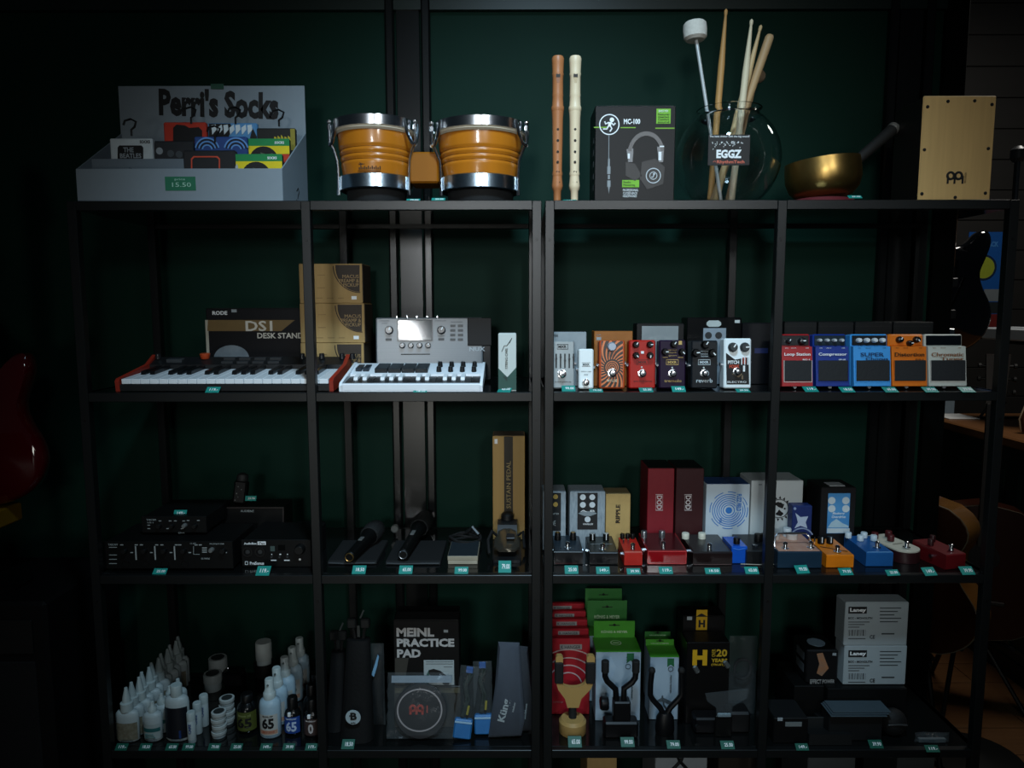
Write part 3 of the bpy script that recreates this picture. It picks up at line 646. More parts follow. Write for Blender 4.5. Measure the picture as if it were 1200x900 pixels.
def knob(t, u, v, r, h, m, name='knob', mark=None, r2=.85):
    b = t.b(); x, z = t.q(u, v); rr = r * t.k
    b.lathe([(rr * 1.0, 0), (rr, h * .35), (rr * r2, h * .9), (rr * (r2 - .1), h)], (x, 0, z), 'f', 18)
    o = b.done(name, m, t)
    if mark:
        a, mm = mark; b = B(); b.box(-rr * .13, rr * .13, -h - .0006, -h + .0004, 0, rr * .75, M=Matrix.Translation((x, 0, z)) @ Matrix.Rotation(a, 4, 'Y')); b.done('pointer', mm, o)
    return o
for u, v, r in ((456, 389.5, 5), (517, 389.5, 5), (471.5, 407.5, 3.4), (481.5, 407.5, 3.4), (491.5, 407.5, 3.4), (501.5, 407.5, 3.4)): knob(t, u, v, r, .012, mat('#17191b', .25), mark=(.5, INKW))
for i in range(8):
    b = t.b(); u = 527.5 + 9 * (i % 2); v = 383 + 5.4 * (i // 2); b.R(u, v, u + 6, v + 2.8, -.002, .001, .0004); b.done('button', mat('#2a2f32', .4), t)
for u in (452, 513.5):
    b = t.b(); b.R(u, 399, u + 7, 401.6, -.002, .001, .0004); b.done('button', mat('#2a2f32', .4), t)
b = t.b(); b.R(470, 417.2, 504, 418.4); b.done('slot', INKK, t)
b = t.b(); [b.R(u, v, u + n, v + .7) for u, v, n in ((444, 378, 12), (447, 381, 7), (509, 378, 14), (528, 379.5, 14), (452, 396, 8), (513, 396, 8))]; b.done('panel_print', mat('#4c5559', .5), t)
for i in range(5):
    b = B(); b.cyl((-w / 2 + (.19 + .095 * i) * w, .02, H - .001), .0035, .006, 'z', 10); b.done('rear_jack', CHROME, t)

# ------------------------------------------------------------------ white mini keyboard
yk = .012; ua, ub = 397.5, 565.5
PWH = mat('#edf3f8', .35, var=.03)
t = Th('mini_keyboard', 'white mini keyboard with inverted black naturals and white sharps', 'keyboard', (at((ua + ub) / 2, 456, yk).x, yk, S2 + .0004), tilt=-.125)
k = t.k; hw = (ub - ua) / 2 * k
zt = at(480, 450.3, yk).z - S2
b = B(); b.side([(0, 0), (.165, 0), (.165, zt + .012), (.16, zt + .014), (.088, zt + .003), (.086, zt - .009), (.004, zt - .009), (.004, zt), (.0015, zt), (0, zt - .002)], -hw + .005, hw - .005); b.done('chassis', PWH, t)
b = B(); b.box(-hw + .006, hw - .006, -.0005, .011, .002, zt + .0005, .0015); b.done('front_bar', PWH, t)
for sx in (-1, 1):
    b = B(); x = sx * (hw - .003); b.side([(0, 0), (.166, 0), (.166, zt + .015), (.16, zt + .016), (.006, zt + .002), (0, zt - .003)], x - .003, x + .003); b.done('end_cheek', PWH, t)
x0 = -hw + .0065; n = 15; pw = (2 * hw - .013) / n
mA = mB = None
KB = mat('#08090a', .35, spec=.3); KW = mat('#eff4f7', .3, var=.03)
for i in range(n):
    if mA is None:
        b = B(); b.box(.0004, pw - .0004, .012, .086, zt - .010, zt - .0015, .0006); o = b.done('natural_key', KB, t); mA = o.data
    else: o = bpy.data.objects.new('natural_key', mA); C.objects.link(o); o.parent = t.o
    o.location = (x0 + i * pw, 0, 0)
for i in range(n - 1):
    if i % 7 in (2, 6): continue
    if mB is None:
        b = B(); b.side([(.045, zt - .003), (.086, zt - .003), (.086, zt + .005), (.049, zt + .0045)], -.0045, .0045); o = b.done('sharp_key', KW, t); mB = o.data
    else: o = bpy.data.objects.new('sharp_key', mB); C.objects.link(o); o.parent = t.o
    o.location = (x0 + (i + 1) * pw, 0, 0)
zs = lambda y: zt + .003 + (y - .088) * .011 / .072
for i in range(2):
    b = B(); b.box(-hw + .014 + i * .017, -hw + .028 + i * .017, .105, .148, zs(.105) - .001, zs(.148) + .0015, .001); b.done('button_panel', mat('#1a2733', .4), t)
for i in range(4):
    x = -hw + .060 + i * .031; b = B(); b.box(x, x + .029, .096, .155, zs(.096) - .001, zs(.155) + .0016, .001); b.done('drum_pad', mat('#131a1f', .35), t)
for i in range(8):
    x = hw - .105 + .027 * (i % 4); y = .105 + .032 * (i // 4)
    b = B(); b.cyl((x, y, zs(y) - .001), .0062, .013, 'z', 14, r2=.0052, bev=.001); b.done('knob', mat('#141618', .3), t)
for sx in (-1, 1):
    b = B(); b.cyl((sx * hw * .8, .15, -.0182), .007, .0205, 'z', 10); b.done('rear_foot', RUBBER, t)
tag(492, 457.5, S2, 'leaning on the white mini keyboard', y=.006)

# ------------------------------------------------------------------ white and green carton
t = place('small_box', 'slim white box with dark green pointed base beside the mini keyboard', 'box', 584, 605, 391, .02, S2)
b = B(); b.box(-t.w / 2, t.w / 2, 0, .03, 0, t.h, .001); b.done('carton', mat('#c3cdc9', .5, var=.03), t)
b = t.b(); b.P([(584, 457), (584, 431.5), (594.5, 442), (605, 430.5), (605, 457)]); b.done('green_base', mat('#1c4a42', .5), t)
b = t.b(); b.P([(589, 441), (594.5, 447), (594.5, 441.5)], -.0013); b.done('green_facet', mat('#12332f', .5), t)
b = t.b(); b.T('STRING CARE', 592, 408, 595, 432, rot=pi / 2); b.L([(588, 412), (591, 405), (594, 405), (600, 396), (597, 402)], .4); b.done('lettering', mat('#3d4744', .6), t)
b = B(); b.box(-t.w / 2 + .0015, t.w / 2 - .0015, .0015, .0285, t.h, t.h + .001); b.done('top_flap', mat('#c3cdc9', .5, var=.03), t)
tag(590, 456.5, S2, 'lying askew in front of the slim white and green box', tilt=1.2, rz=-.25)

# ------------------------------------------------------------------ second shelf, right unit: cartons at the back
def carton(name, label, u0, u1, vt, y, S, d, m, group=None, rz=0, flap=None, cat='box', bev=.0012, z0=None):
    t = place(name, label, cat, u0, u1, vt, y, S, rz=rz, group=group)
    b = B(); b.box(-t.w / 2, t.w / 2, 0, d, 0, t.h, bev); b.done('carton', m, t)
    b = B(); b.box(-t.w / 2 + .002, t.w / 2 - .002, .002, d - .002, t.h, t.h + .0009); b.done('top_flap', flap or m, t)
    return t
BOXK = mat('#090a0b', .45, spec=.3)
G = 'pedal cartons standing behind the upright pedals'
t = carton('pedal_box', 'silver grey carton behind the slider pedal', 644, 687, 389, .12, S2, .05, mat('#8b969b', .45), G, flap=mat('#1b1e20', .4))
b = t.b(); b.T('MXR', 648, 392, 654, 394.5); b.done('lettering', INKK, t)
t = carton('pedal_box', 'orange carton with a grey sticker behind the swirl pedal', 696, 741, 388, .12, S2, .05, mat('#94591d', .35), G, flap=BOXK)
b = t.b(); b.R(699, 395, 704.5, 398.5); b.T('wylde', 699, 391.5, 704, 393.5); b.done('price_sticker', GREYP, t)
t = carton('pedal_box', 'black carton with a silver front panel behind the purple pedal', 745.5, 801, 379.5, .13, S2, .05, BOXK, G)
b = t.b(); b.R(751, 382, 795, 450); b.done('silver_panel', mat('#a8b1b3', .25, .4, c2='#7d888b', scale=12), t)
t = carton('pedal_box', 'tall black carton printed with a silver pedal, topped by its badge', 804.5, 868, 372.5, .15, S2, .06, mat('#090a0b', .2, spec=.4), G)
b = t.b(); b.P([(828, 378), (831, 375.5), (842, 375.5), (845, 378), (845, 381), (842, 383), (831, 383), (828, 381)]); b.done('badge', mat('#a5b0ae', .4), t)
b = t.b(); b.R(822.5, 384.5, 851, 450, bev=.0003); b.done('pedal_picture', mat('#7f8c96', .4), t)
b = t.b(); b.D(830, 393, 4, -.0012); b.D(842, 393, 4, -.0012); b.done('knob_picture', mat('#1b2023', .4), t)
b = t.b(); b.R(861, 375, 867, 378.5); b.done('price_sticker', mat('#b2bab8', .5), t)
t = carton('pedal_box', 'dark navy black carton behind the white pitch pedal', 869, 912, 379, .16, S2, .06, mat('#080a0e', .45, spec=.3), G)
b = t.b(); b.R(884, 408, 900, 414); b.done('blue_print', mat('#141f48', .5), t)
for u0, u1, nm in ((918, 956, 'red loop pedal'), (957.5, 999, 'navy compressor'), (1000.5, 1044, 'light blue chorus'), (1045.5, 1092, 'orange distortion')):
    t = carton('pedal_box', 'plain black carton standing behind the %s pedal' % nm, u0, u1, 377.5, .14, S2, .07, mat('#0d0f0f', .5, spec=.3), G)
    b = t.b(); b.R(u0 + 1, 382, u1 - 1, 382.6); b.done('seam', mat('#090a0a', .5), t)

# ------------------------------------------------------------------ upright stompboxes
def footswitch(t, u, v, r=3.4, led=None):
    x, z = t.q(u, v); k = t.k
    b = B(); b.lathe([(r * 1.25 * k, 0), (r * 1.25 * k, .003), (r * .9 * k, .0035), (r * .8 * k, .010), (r * 1.0 * k, .0105), (r * 1.0 * k, .013), (r * .7 * k, .0155), (.0004, .016)], (x, 0, z), 'f', 16); o = b.done('footswitch', CHROME, t)
    if led:
        x, z = t.q(*led); b = B(); b.sphere((x, -.0005, z), .0022, 10); b.done('status_light', mat('#c8cfc8', .2), t)
def pedal(label, u0, u1, vt, y, m, knobs=(), km=None, fs=None, led=None, d=.034, jacks=True, tilt=.07, bev=.0028, kh=.013, mark=INKW):
    t = place('effect_pedal', label, 'effect pedal', u0, u1, vt, y, S2, tilt=tilt, group='effect pedals on the middle shelf')
    dz = d * sin(tilt) + .0004; t.o.location.z += dz; t.h -= dz
    b = B(); b.box(-t.w / 2, t.w / 2, 0, d, 0, t.h, bev); b.done('enclosure', m, t)
    for i, (u, v, r) in enumerate(knobs): knob(t, u, v, r, kh, km or mat('#070808', .35, spec=.2), mark=(.6 + .9 * i, mark) if mark else None)
    if fs: footswitch(t, *fs, led=led)
    if jacks:
        for sx in (-1, 1):
            b = B(); b.cyl((sx * t.w / 2, d * .5, t.h * (.52 if sx > 0 else .48)), .0048, .0048, 'x' if sx > 0 else '-x', 10); b.done('jack_socket', CHROME, t)
    return t
yP = .045
t = pedal('silver slider equaliser pedal at the left post', 641.5, 673.5, 399, yP, mat('#8d9698', .35, .15, var=.06), fs=(658.5, 439.5, 4.2))
for i in range(6):
    u = 646 + 5.1 * i
    b = t.b(); b.R(u, 416, u + 1.7, 433); o = b.done('slider_slot', INKK, t)
    b = t.b(); b.R(u - .3, 423 - (i % 3) * 2, u + 2, 425 - (i % 3) * 2, -.005, 0, .0003); b.done('slider_cap', mat('#20262a', .4), o)
b = t.b(); b.T('MXR', 654.5, 406.2, 664, 409.3, off=.03)
for s in ((653, 404.8, 666, 405.4), (653, 410.4, 666, 411), (653, 404.8, 653.6, 411), (665.4, 404.8, 666, 411)): b.R(*s)
b.T('six band graphic eq', 650, 448, 669, 450); b.done('lettering', INKK, t)
tag(666.5, 455.5, S2, 'in front of the silver slider pedal')
t = pedal('narrow plain white mini pedal, smallest in the row', 678.3, 695.7, 409, yP, mat('#eaf2f2', .35, var=.03), fs=(686.5, 449, 3.3), tilt=.05)
b = t.b(); b.T('MXR', 683, 427.2, 691, 429.6, off=.03)
for s in ((682, 426, 692, 426.4), (682, 430.4, 692, 430.8)): b.R(*s)
b.T('carbon copy', 681, 435.6, 693, 437.4); b.T('mini', 684.5, 439, 689, 441); b.done('lettering', mat('#4f595c', .5), t)
tag(699, 458, S2, 'between the white mini pedal and the orange swirl pedal', tilt=1.25, hpx=3)
# the orange one with the dizzy black swirl
def swirl_mat():
    m = bpy.data.materials.new('mat_swirl'); m.use_nodes = True; n = m.node_tree.nodes; L = m.node_tree.links; p = n['Principled BSDF']; p.inputs['Roughness'].default_value = .35
    tc = n.new('ShaderNodeTexCoord'); sp = n.new('ShaderNodeSeparateXYZ'); L.new(tc.outputs['Object'], sp.inputs[0])
    def mth(op, a, b=None):
        q = n.new('ShaderNodeMath'); q.operation = op
        for i, x in enumerate((a, b)):
            if x is None: continue
            if hasattr(x, 'links'): L.new(x, q.inputs[i])
            else: q.inputs[i].default_value = x
        return q.outputs[0]
    x = sp.outputs['X']; z = mth('SUBTRACT', sp.outputs['Z'], .047)
    r = mth('SQRT', mth('ADD', mth('MULTIPLY', x, x), mth('MULTIPLY', z, z))); a = mth('ARCTAN2', z, x)
    rays = mth('SINE', mth('ADD', mth('MULTIPLY', a, 24), mth('MULTIPLY', r, 330)))
    rings = mth('SINE', mth('MULTIPLY', r, 1500))
    inner = mth('LESS_THAN', r, .0165)
    band = mth('MULTIPLY', mth('GREATER_THAN', r, .0165), mth('LESS_THAN', r, .0185))
    v = mth('ADD', mth('MULTIPLY', rings, inner), mth('MULTIPLY', rays, mth('SUBTRACT', 1.0, inner)))
    v = mth('SUBTRACT', mth('GREATER_THAN', v, .3), band)
    mx = n.new('ShaderNodeMix'); mx.data_type = 'RGBA'; L.new(v, mx.inputs['Factor']); mx.inputs['A'].default_value = lin('#1a0e08'); mx.inputs['B'].default_value = lin('#d4713a')
    L.new(mx.outputs['Result'], p.inputs['Base Color']); return m
t = pedal('orange pedal covered in a dizzying black swirl', 702.5, 732.5, 399, yP, mat('#b4481c', .35), fs=(717.5, 438.5, 4.2))
b = t.b(); b.R(704.5, 401, 730.5, 455, -.0005, .0005); b.done('swirl_print', swirl_mat(), t)
knob(t, 717, 408, 5.6, .014, mat('#9aa2ae', .4, .2))
b = t.b(); b.T('WYLDE', 711, 446, 723, 449, y=-.0012, off=.03); b.done('lettering', mat('#d9cdb0', .5), t)
t = pedal('red pedal with four black knobs', 737.5, 768.5, 398.5, yP, mat('#a81d14', .4, spec=.3), knobs=((745.5, 405.5, 4), (762, 405.5, 4), (745.5, 418, 4), (762, 418, 4)), fs=(752.5, 439, 3.9), led=(752.3, 432))
b = t.b(); b.R(751.5, 413, 755, 416, -.002, .001); b.done('mini_switch', INKW, t)
b = t.b(); b.T('MXR', 748.5, 424.5, 758, 427.3, off=.03)
for s in ((746.5, 423, 760, 423.5), (746.5, 428.5, 760, 429), (746.5, 423, 747, 429), (759.5, 423, 760, 429)): b.R(*s)
b.T('dyna comp deluxe', 742.5, 447, 764, 449.5); b.done('lettering', mat('#4a0c08', .5), t)
tag(758, 457.3, S2, 'at the foot of the red four knob pedal', tilt=1.2, hpx=4)
GLDP = mat('#b99a56', .45)
t = pedal('dark plum pedal lettered tremolo in gold', 773, 804, 398.5, yP, mat('#20122a', .4, spec=.2), knobs=((790, 405, 4.2), (779.5, 414, 4.2), (799.5, 414, 4.2)), fs=(788, 439, 3.9), led=(788, 432.5))
b = t.b(); b.T('MXR', 783, 424.6, 793.5, 427.6, off=.03)
for s in ((781, 422.8, 795.5, 423.4), (781, 428.6, 795.5, 429.2), (781, 422.8, 781.6, 429.2), (794.9, 422.8, 795.5, 429.2)): b.R(*s)
b.T('tremolo', 778.5, 446, 798.5, 449.4); b.R(796, 401, 800, 405.5); [b.T(s, 784, v, 793.5, v + 1.6) for s, v in (('speed', 411), ('depth', 414), ('gain', 417.6))]; b.R(777, 420, 783, 420.7); b.R(795, 420, 801, 420.7); b.done('lettering', GLDP, t)
tag(796, 456.2, S2, 'at the foot of the plum tremolo pedal')
t = pedal('black pedal lettered reverb in white', 810.5, 841.5, 399, yP, mat('#14181c', .35, spec=.25), knobs=((827, 405.5, 5), (815.5, 415, 5), (835, 415, 5)), fs=(825.5, 439, 3.9), led=(825, 432.5))
b = t.b(); b.T('MXR', 820.5, 424.6, 831, 427.6, off=.03)
for s in ((818.5, 422.8, 833, 423.4), (818.5, 428.6, 833, 429.2), (818.5, 422.8, 819.1, 429.2), (832.4, 422.8, 833, 429.2)): b.R(*s)
b.T('reverb', 816, 445, 835, 449.8, off=.01); [b.T(s, 822, v, 830.5, v + 1.5) for s, v in (('decay', 412.5), ('mix', 415.5), ('tone', 418.3))]; b.done('lettering', mat('#b9c6cb', .5), t)
t = pedal('white framed black pedal lettered PITCH FORK', 849, 881, 396.5, yP, mat('#e4eff1', .3, var=.03), fs=(863.5, 437, 3.9), knobs=((859.5, 408.5, 5.6), (873.5, 408.5, 5.6)), km=mat('#2a2f31', .5), kh=.010)
b = t.b(); b.P([(851.5, 452), (851.5, 415), (862, 423), (878, 420), (878, 452)], -.0006); b.done('black_artwork', INKK, t)
b = t.b(); b.T('PITCH', 853.5, 424, 866.5, 428, y=-.0013, off=.03); b.T('ELECTRO', 852.5, 448, 874.5, 450.2, y=-.0013); [b.R(869 + 3.6 * i, 419, 870.4 + 3.6 * i, 429, -.0013) for i in range(3)]; b.R(871, 430, 873.5, 437, -.0013); b.done('lettering', INKW, t)
b = t.b(); b.T('FORK', 855, 429, 867, 433, y=-.0013, off=.03); [b.R(871 + 2.6 * i, 420, 872 + 2.6 * i, 428, -.0016) for i in range(2)]; b.done('lettering', mat('#c0452c', .5), t)
b = t.b(); b.P([(858, 440), (864, 434), (870, 440), (866, 444)], -.0010); b.P([(869, 442), (871, 441), (871, 446), (869, 446)], -.001); b.done('artwork', mat('#6b5a44', .5), t)
tag(872, 458, S2, 'at the foot of the PITCH FORK pedal', tilt=1.25, hpx=3)

def boss(label, u0, u1, ux0, ux1, vt, vm, vb, m, name1, name2, sub, txt, knobs, kmat, panel=None, pr=.7):
    """compact pedal: sloped treadle with rubber pad below, recessed knob panel above"""
    t = place('effect_pedal', label, 'effect pedal', u0, u1, vt, .04, S2, tilt=.10, group='compact pedals with rubber treadles')
    t.o.location.z += .0062; t.h -= .006
    k = t.k; w, h = t.w, t.h; zm = t.q(600, vm)[1]; dl = ((ux0 + ux1) - (u0 + u1)) / 2 * k * 0
    b = B(); b.box(-w / 2, w / 2, .016, .056, 0, h, .003); b.done('enclosure', m, t)
    b = B(); b.side([(0, .002), (.0165, .0), (.0165, zm + .002), (.004, zm)], -w / 2 + .0005, w / 2 - .0005); tr = b.done('treadle', m, t)
    z0 = t.q(600, vb - 2.5)[1] * 1.0 + .004; z1 = z0 + (zm - z0) * .60
    b = B(); b.box(-w / 2 + .0055, w / 2 - .0035, -.0012, .004, z0, z1, .001); b.done('rubber_pad', mat('#15181b', .7, bump=.3, scale=200), t)
    b = B()
    for s in ((-w / 2 + .004, -w / 2 + .0052, z0 - .0015, z1), (w / 2 - .0032, w / 2 - .002, z0 - .0015, z1), (-w / 2 + .004, w / 2 - .002, z0 - .0025, z0 - .0012)): b.box(s[0], s[1], -.0008, .004, s[2], s[3])
    b.done('pad_trim', mat('#b9b4ac', .5) if pr > .5 else m, t)
    b = B(); b.box(-w / 2 + .003, w / 2 - .003, .0148, .017, zm + .003, h - .003, .0008); pn = b.done('knob_panel', panel or m, t)
    for i, (fx, fz, r) in enumerate(knobs):
        b = B(); b.lathe([(r, 0), (r, .006), (r * .8, .011), (r * .7, .0115)], (fx * w / 2, .015, zm + (h - zm) * fz), 'f', 14); o = b.done('knob', kmat, t)
        b = B(); b.box(-r * .14, r * .14, -.0123, -.011, 0, r * .7, M=Matrix.Translation((fx * w / 2, .015, zm + (h - zm) * fz)) @ Matrix.Rotation(.5 + i, 4, 'Y')); b.done('pointer', INKK if kmat is INKW else INKW, o)
    b = B(); zt = z1 + (zm - z1) * .42; b.text(name1, 0, zt, w * .84 * min(1, len(name1) / 10 + .25), .0085, .0005, .0008, .015)
    if name2: b.text(name2, w * .12, zt - .0095, w * .6, .0065, .0002, .0008, .01)
    b.text(sub, w * .28, z1 + .0018, w * .22, .003, -.0002, .0006, .02); b.done('lettering', txt, t)
    b = B(); b.text('in', -w * .33, zm - .003, .006, .002, .003, .0006); b.text('out', w * .33, zm - .003, .007, .002, .003, .0006); b.text('check', -w * .1, zm - .003, .012, .0018, .003, .0006); b.done('small_lettering', txt, t)
    b = B(); b.cyl((-w * .04, .012, -.0), .004, .005, 'f', 10); b.done('thumb_screw', mat('#8a8f92', .4, .6), t)
    for sx in (-1, 1):
        b = B(); b.cyl((sx * w / 2, .034, h * .62), .0055, .004, 'x' if sx > 0 else '-x', 10); b.done('jack_socket', BLACK, t)
    return t
SIL = mat('#c6ccd0', .25, .3)
boss('red compact pedal lettered Loop Station with black top panel', 917.5, 954, 918, 948, 391, 410, 455, mat('#9c1e22', .38), 'Loop Station', '', 'RC-1', INKW, ((-.45, .45, .006), (.42, .45, .0085)), mat('#1d1f22', .25), mat('#15171a', .35))
boss('navy blue compact pedal lettered Compressor', 957.5, 997, 958, 990, 391, 410, 455, mat('#16327f', .35), 'Compressor', '', 'CP-1X', INKW, tuple((-.66 + .44 * i, .5, .0042) for i in range(4)), SIL, mat('#22303a', .25, .3), pr=.2)
boss('light blue compact pedal lettered SUPER Chorus', 1002, 1046, 1006, 1037, 391, 410, 455, mat('#3a8fd0', .4), 'SUPER', 'Chorus', 'CH-1', mat('#15365c', .5), tuple((-.6 + .42 * i, .5, .0055) for i in range(4)), mat('#cfd6da', .3), mat('#101418', .3), pr=.2)
boss('bright orange compact pedal lettered Distortion', 1047, 1088.5, 1046, 1080, 391, 410, 455, mat('#d06a10', .4), 'Distortion', '', 'DS-1', mat('#2e1704', .5), ((-.42, .55, .0075), (.16, .28, .0065), (.55, .55, .0075)), mat('#121314', .25), None, pr=.2)
boss('cream white compact pedal with dark glossy display panel', 1090, 1135, 1092, 1126, 391, 410, 455, mat('#bdbfb4', .4), 'Chromatic', 'Tuner', 'TU-3', mat('#8a5a3a', .5), (), INKW, mat('#0c1014', .08), pr=.7)
for u, v, wh in ((952, 456.5, 'red Loop Station pedal'), (995, 457, 'navy Compressor pedal'), (1046, 457, 'light blue Chorus pedal'), (1093, 457, 'orange Distortion pedal'), (1136, 457, 'cream tuner pedal')):
    tag(u, v, S2, 'by the right foot of the ' + wh, tilt=1.15, hpx=5)
# ------------------------------------------------------------------ third shelf, left: audio interfaces
def lay(name, label, cat, u0, u1, vb, S, rz=0, group=None, tilt=0, z0=None):
    """a thing lying on the shelf: base front edge seen at pixel row vb"""
    um = (u0 + u1) / 2; p = on(um, vb, S)
    t = Th(name, label, cat, (p.x, p.y, S), rz, tilt, group)
    t.w = (u1 - u0) * t.k; return t
DKB = mat('#080909', .5, spec=.25); LBL = mat('#9aa09e', .6)
def rack(label, u0, u1, vt, vb, S, d, col, zb=None, y=None, feet=True):
    um = (u0 + u1) / 2
    if y is None: y = on(um, vb, S).y
    z = S if zb is None else zb
    t = Th('audio_interface', label, 'audio interface', (at(um, (vt + vb) / 2, y).x, y, z)); t.w = (u1 - u0) * t.k; t.h = at(um, vt, y).z - z
    f = .005 if feet else 0
    b = B(); b.box(-t.w / 2 + .002, t.w / 2 - .002, .004, d, f, t.h - .001, .002); b.done('case', col, t)
    b = B(); b.box(-t.w / 2, t.w / 2, 0, .004, f, t.h, .001); b.done('front_panel', mat('#090a0a', .45, spec=.25), t)
    if feet:
        for sx in (-1, 1):
            for yy in (.02, d - .02):
                b = B(); b.cyl((sx * t.w * .42, yy, 0), .007, .0055, 'z', 10); b.done('foot', RUBBER, t)
    return t
t = rack('wide black rack audio interface with rows of input knobs', 122, 273, 634.5, 669, S3, .14, DKB)
zr = S3 + t.h
b = t.b(); b.T('TASCAM', 127, 637, 138, 639.2); [b.R(128, v, 137, v + .7) for v in (641, 650, 655, 660)]; [b.R(u, 638, u + 3.5, 639) for u in (141, 158, 164, 182, 188, 205, 209, 228, 233)]; b.T('1/2 OPT', 223, 636, 230, 637.5); b.T('MONITOR', 246, 636.5, 263, 638); [b.R(u, 647, u + 3, 648) for u in (153, 176, 199, 221, 263)]; b.T('ON  PHONES', 236, 653.5, 246, 655.5); b.done('lettering', LBL, t)
for u in (159, 181.5, 204.5): b = t.b(); b.R(u, 640, u + .6, 656); b.done('divider_print', LBL, t)
b = t.b(); b.L([(227, 640), (227, 649.5), (234, 649.5)], .3); [b.R(237, v, 242.5, v + 1) for v in (641.5, 644, 646.5)]; b.done('panel_lines', LBL, t)
for u in (147, 170, 193, 216): knob(t, u, 645, 3.2, .010, mat('#0c0d0d', .4))
knob(t, 248.5, 644, 3.0, .010, mat('#8d918f', .3, .6)); knob(t, 262, 645, 3.6, .010, mat('#0c0d0d', .4))
for u in (147, 170, 193, 216): b = t.b(); b.RG(u, 660, 3.6, 4.4, -.002, .001); b.done('input_socket', mat('#050505', .4), t)
tag(186, 670.5, S3, 'in front of the wide rack interface', hpx=5)
y2 = .075
t = rack('small black audio interface stacked on the wide rack unit', 166, 242, 605, 627, S3, .15, DKB, zb=zr + .0004, y=y2)
b = t.b(); b.T('TASCAM', 172, 608, 183, 610); b.T('US-1', 173, 611.5, 180, 613); [b.R(u, v, u + 3, v + .8) for u, v in ((173, 615), (173, 619), (186, 610), (198, 610), (204, 610), (214, 610), (219, 609.5), (231, 609.5), (195, 619), (212, 619))]; b.T('ON', 209, 623.5, 216, 625); b.done('lettering', LBL, t)
knob(t, 217, 615.5, 2.7, .010, mat('#8d918f', .3, .6))
for u in (187, 202, 229): knob(t, u, 616, 3, .009, mat('#0c0d0d', .4))
tag(210.5, 601, S3, 'standing on top of the small stacked interface', y=y2 + .02, hpx=7, wpx=15, tilt=.5)
t = rack('boxy black unit with chamfered edges behind the silver lettered interface', 257, 333, 594, 650, S3, .08, mat('#0c0807', .4, spec=.3), y=.20, feet=False)
b = t.b(); b.P([(257, 594), (333, 594), (331.5, 595.5), (259, 595.5)], -.003); b.P([(333, 594), (333, 650), (331.5, 650), (331.5, 595.5)], -.003); b.done('bevelled_edge', mat('#2c2624', .35), t)
b = t.b(); b.T('AUDIENT', 282, 597.5, 298, 600); b.done('lettering', LBL, t)
zb_ = S3 + t.h
t = Th('handheld_recorder', 'black handheld sound recorder standing on the boxy unit', 'recorder', (at(279, 590, .225).x, .225, zb_ + .0005), ry=.10, tilt=.15)
k = t.k
b = B(); b.box(-7.5 * k, 7.5 * k, 0, .022, 0, 27 * k, .004); b.done('case', BLACK, t)
b = B(); b.lathe([(6 * k, 0), (7 * k, .006), (6 * k, .016), (3 * k, .02), (.0004, .021)], (0, .011, 27 * k - .001), 'z', 14); b.done('microphone_grille', mat('#1b1d1d', .6, bump=.5, scale=400), t)
for i, (x, z) in enumerate(((-2, 20), (2, 17), (-3, 12), (-1, 8), (-4, 4))): b = B(); b.sphere((x * k, -.0005, z * k), .0015, 8); b.done('button', mat('#8b8f8e', .5), t)
tag(293.5, 584, S3, 'on top of the boxy black unit', y=.215, hpx=6, wpx=13, tilt=.4)
t = rack('small black interface lettered in white with two round inputs', 283, 364.5, 632.5, 664.5, S3, .14, DKB, feet=False)
b = t.b(); b.T('AudioBox', 286, 635.5, 301, 638, off=.02); b.R(302, 634.5, 311.5, 638.5); b.T('PreSonus', 293, 658, 309.5, 661.8, off=.02); b.L([(287.5, 658), (290.5, 658), (290.5, 661.5), (287.5, 661.5), (287.5, 658)], .35); [b.R(u, v, u + n, v + 1.1) for u, v, n in ((318, 649, 1), (327.5, 649, 2), (336.5, 649, 1), (317.5, 656, 6.5), (333, 656, 6.5))]; b.D(351.5, 655.5, 1.3); b.done('lettering', INKW, t)
b = t.b(); b.T('iTwo', 303.5, 635, 310.5, 638, y=-.0014); b.done('lettering', INKK, t)
for u in (290.5, 305):
    b = t.b(); b.RG(u, 646.5, 4.2, 6, -.003, .001); o = b.done('combo_socket', mat('#0a0b0b', .4), t)
    b = t.b(); b.D(u, 646.5, 2.6, -.0012); b.done('socket_core', mat('#2c2e2e', .4), o)
b = t.b(); b.R(317, 640, 322, 646); b.done('label_print', mat('#3e4f4c', .5), t)
b = t.b(); b.R(326, 638.5, 334, 645); b.done('display', mat('#060707', .2), t)
knob(t, 352, 643, 6.2, .014, mat('#0c0d0d', .35))
for u in (317.5, 327, 336): b = t.b(); b.D(u + 1, 652.5, 1.2, -.003); b.done('button', mat('#2a2c2c', .5), t)
tag(307, 670.5, S3, 'in front of the white lettered interface', hpx=8)
t = lay('lit_top', 'pale blue leaflet lying behind the white lettered interface by the post', 'lit_top', 338, 368, 632, S3); t.o.location = at(354, 624.5, .18); t.o.location.z = S3 + .05
t2 = carton('interface_box', 'low black carton under the pale blue leaflet', 337, 369, 625, .165, S3, .10, BOXK)
t.o.location = (t2.loc.x, .175, S3 + t2.h + .0015)
b = B(); b.box(-t.w / 2, t.w / 2 - .004, 0, .075, 0, .0012, .0003); b.done('sheet', mat('#6f8aa0', .5), t)  # blue light on the carton top, painted as a pale sheet
b = B(); b.box(-t.w / 2 + .004, t.w / 2 - .012, .01, .018, .0012, .0016); b.done('print', mat('#3f5464', .6), t)

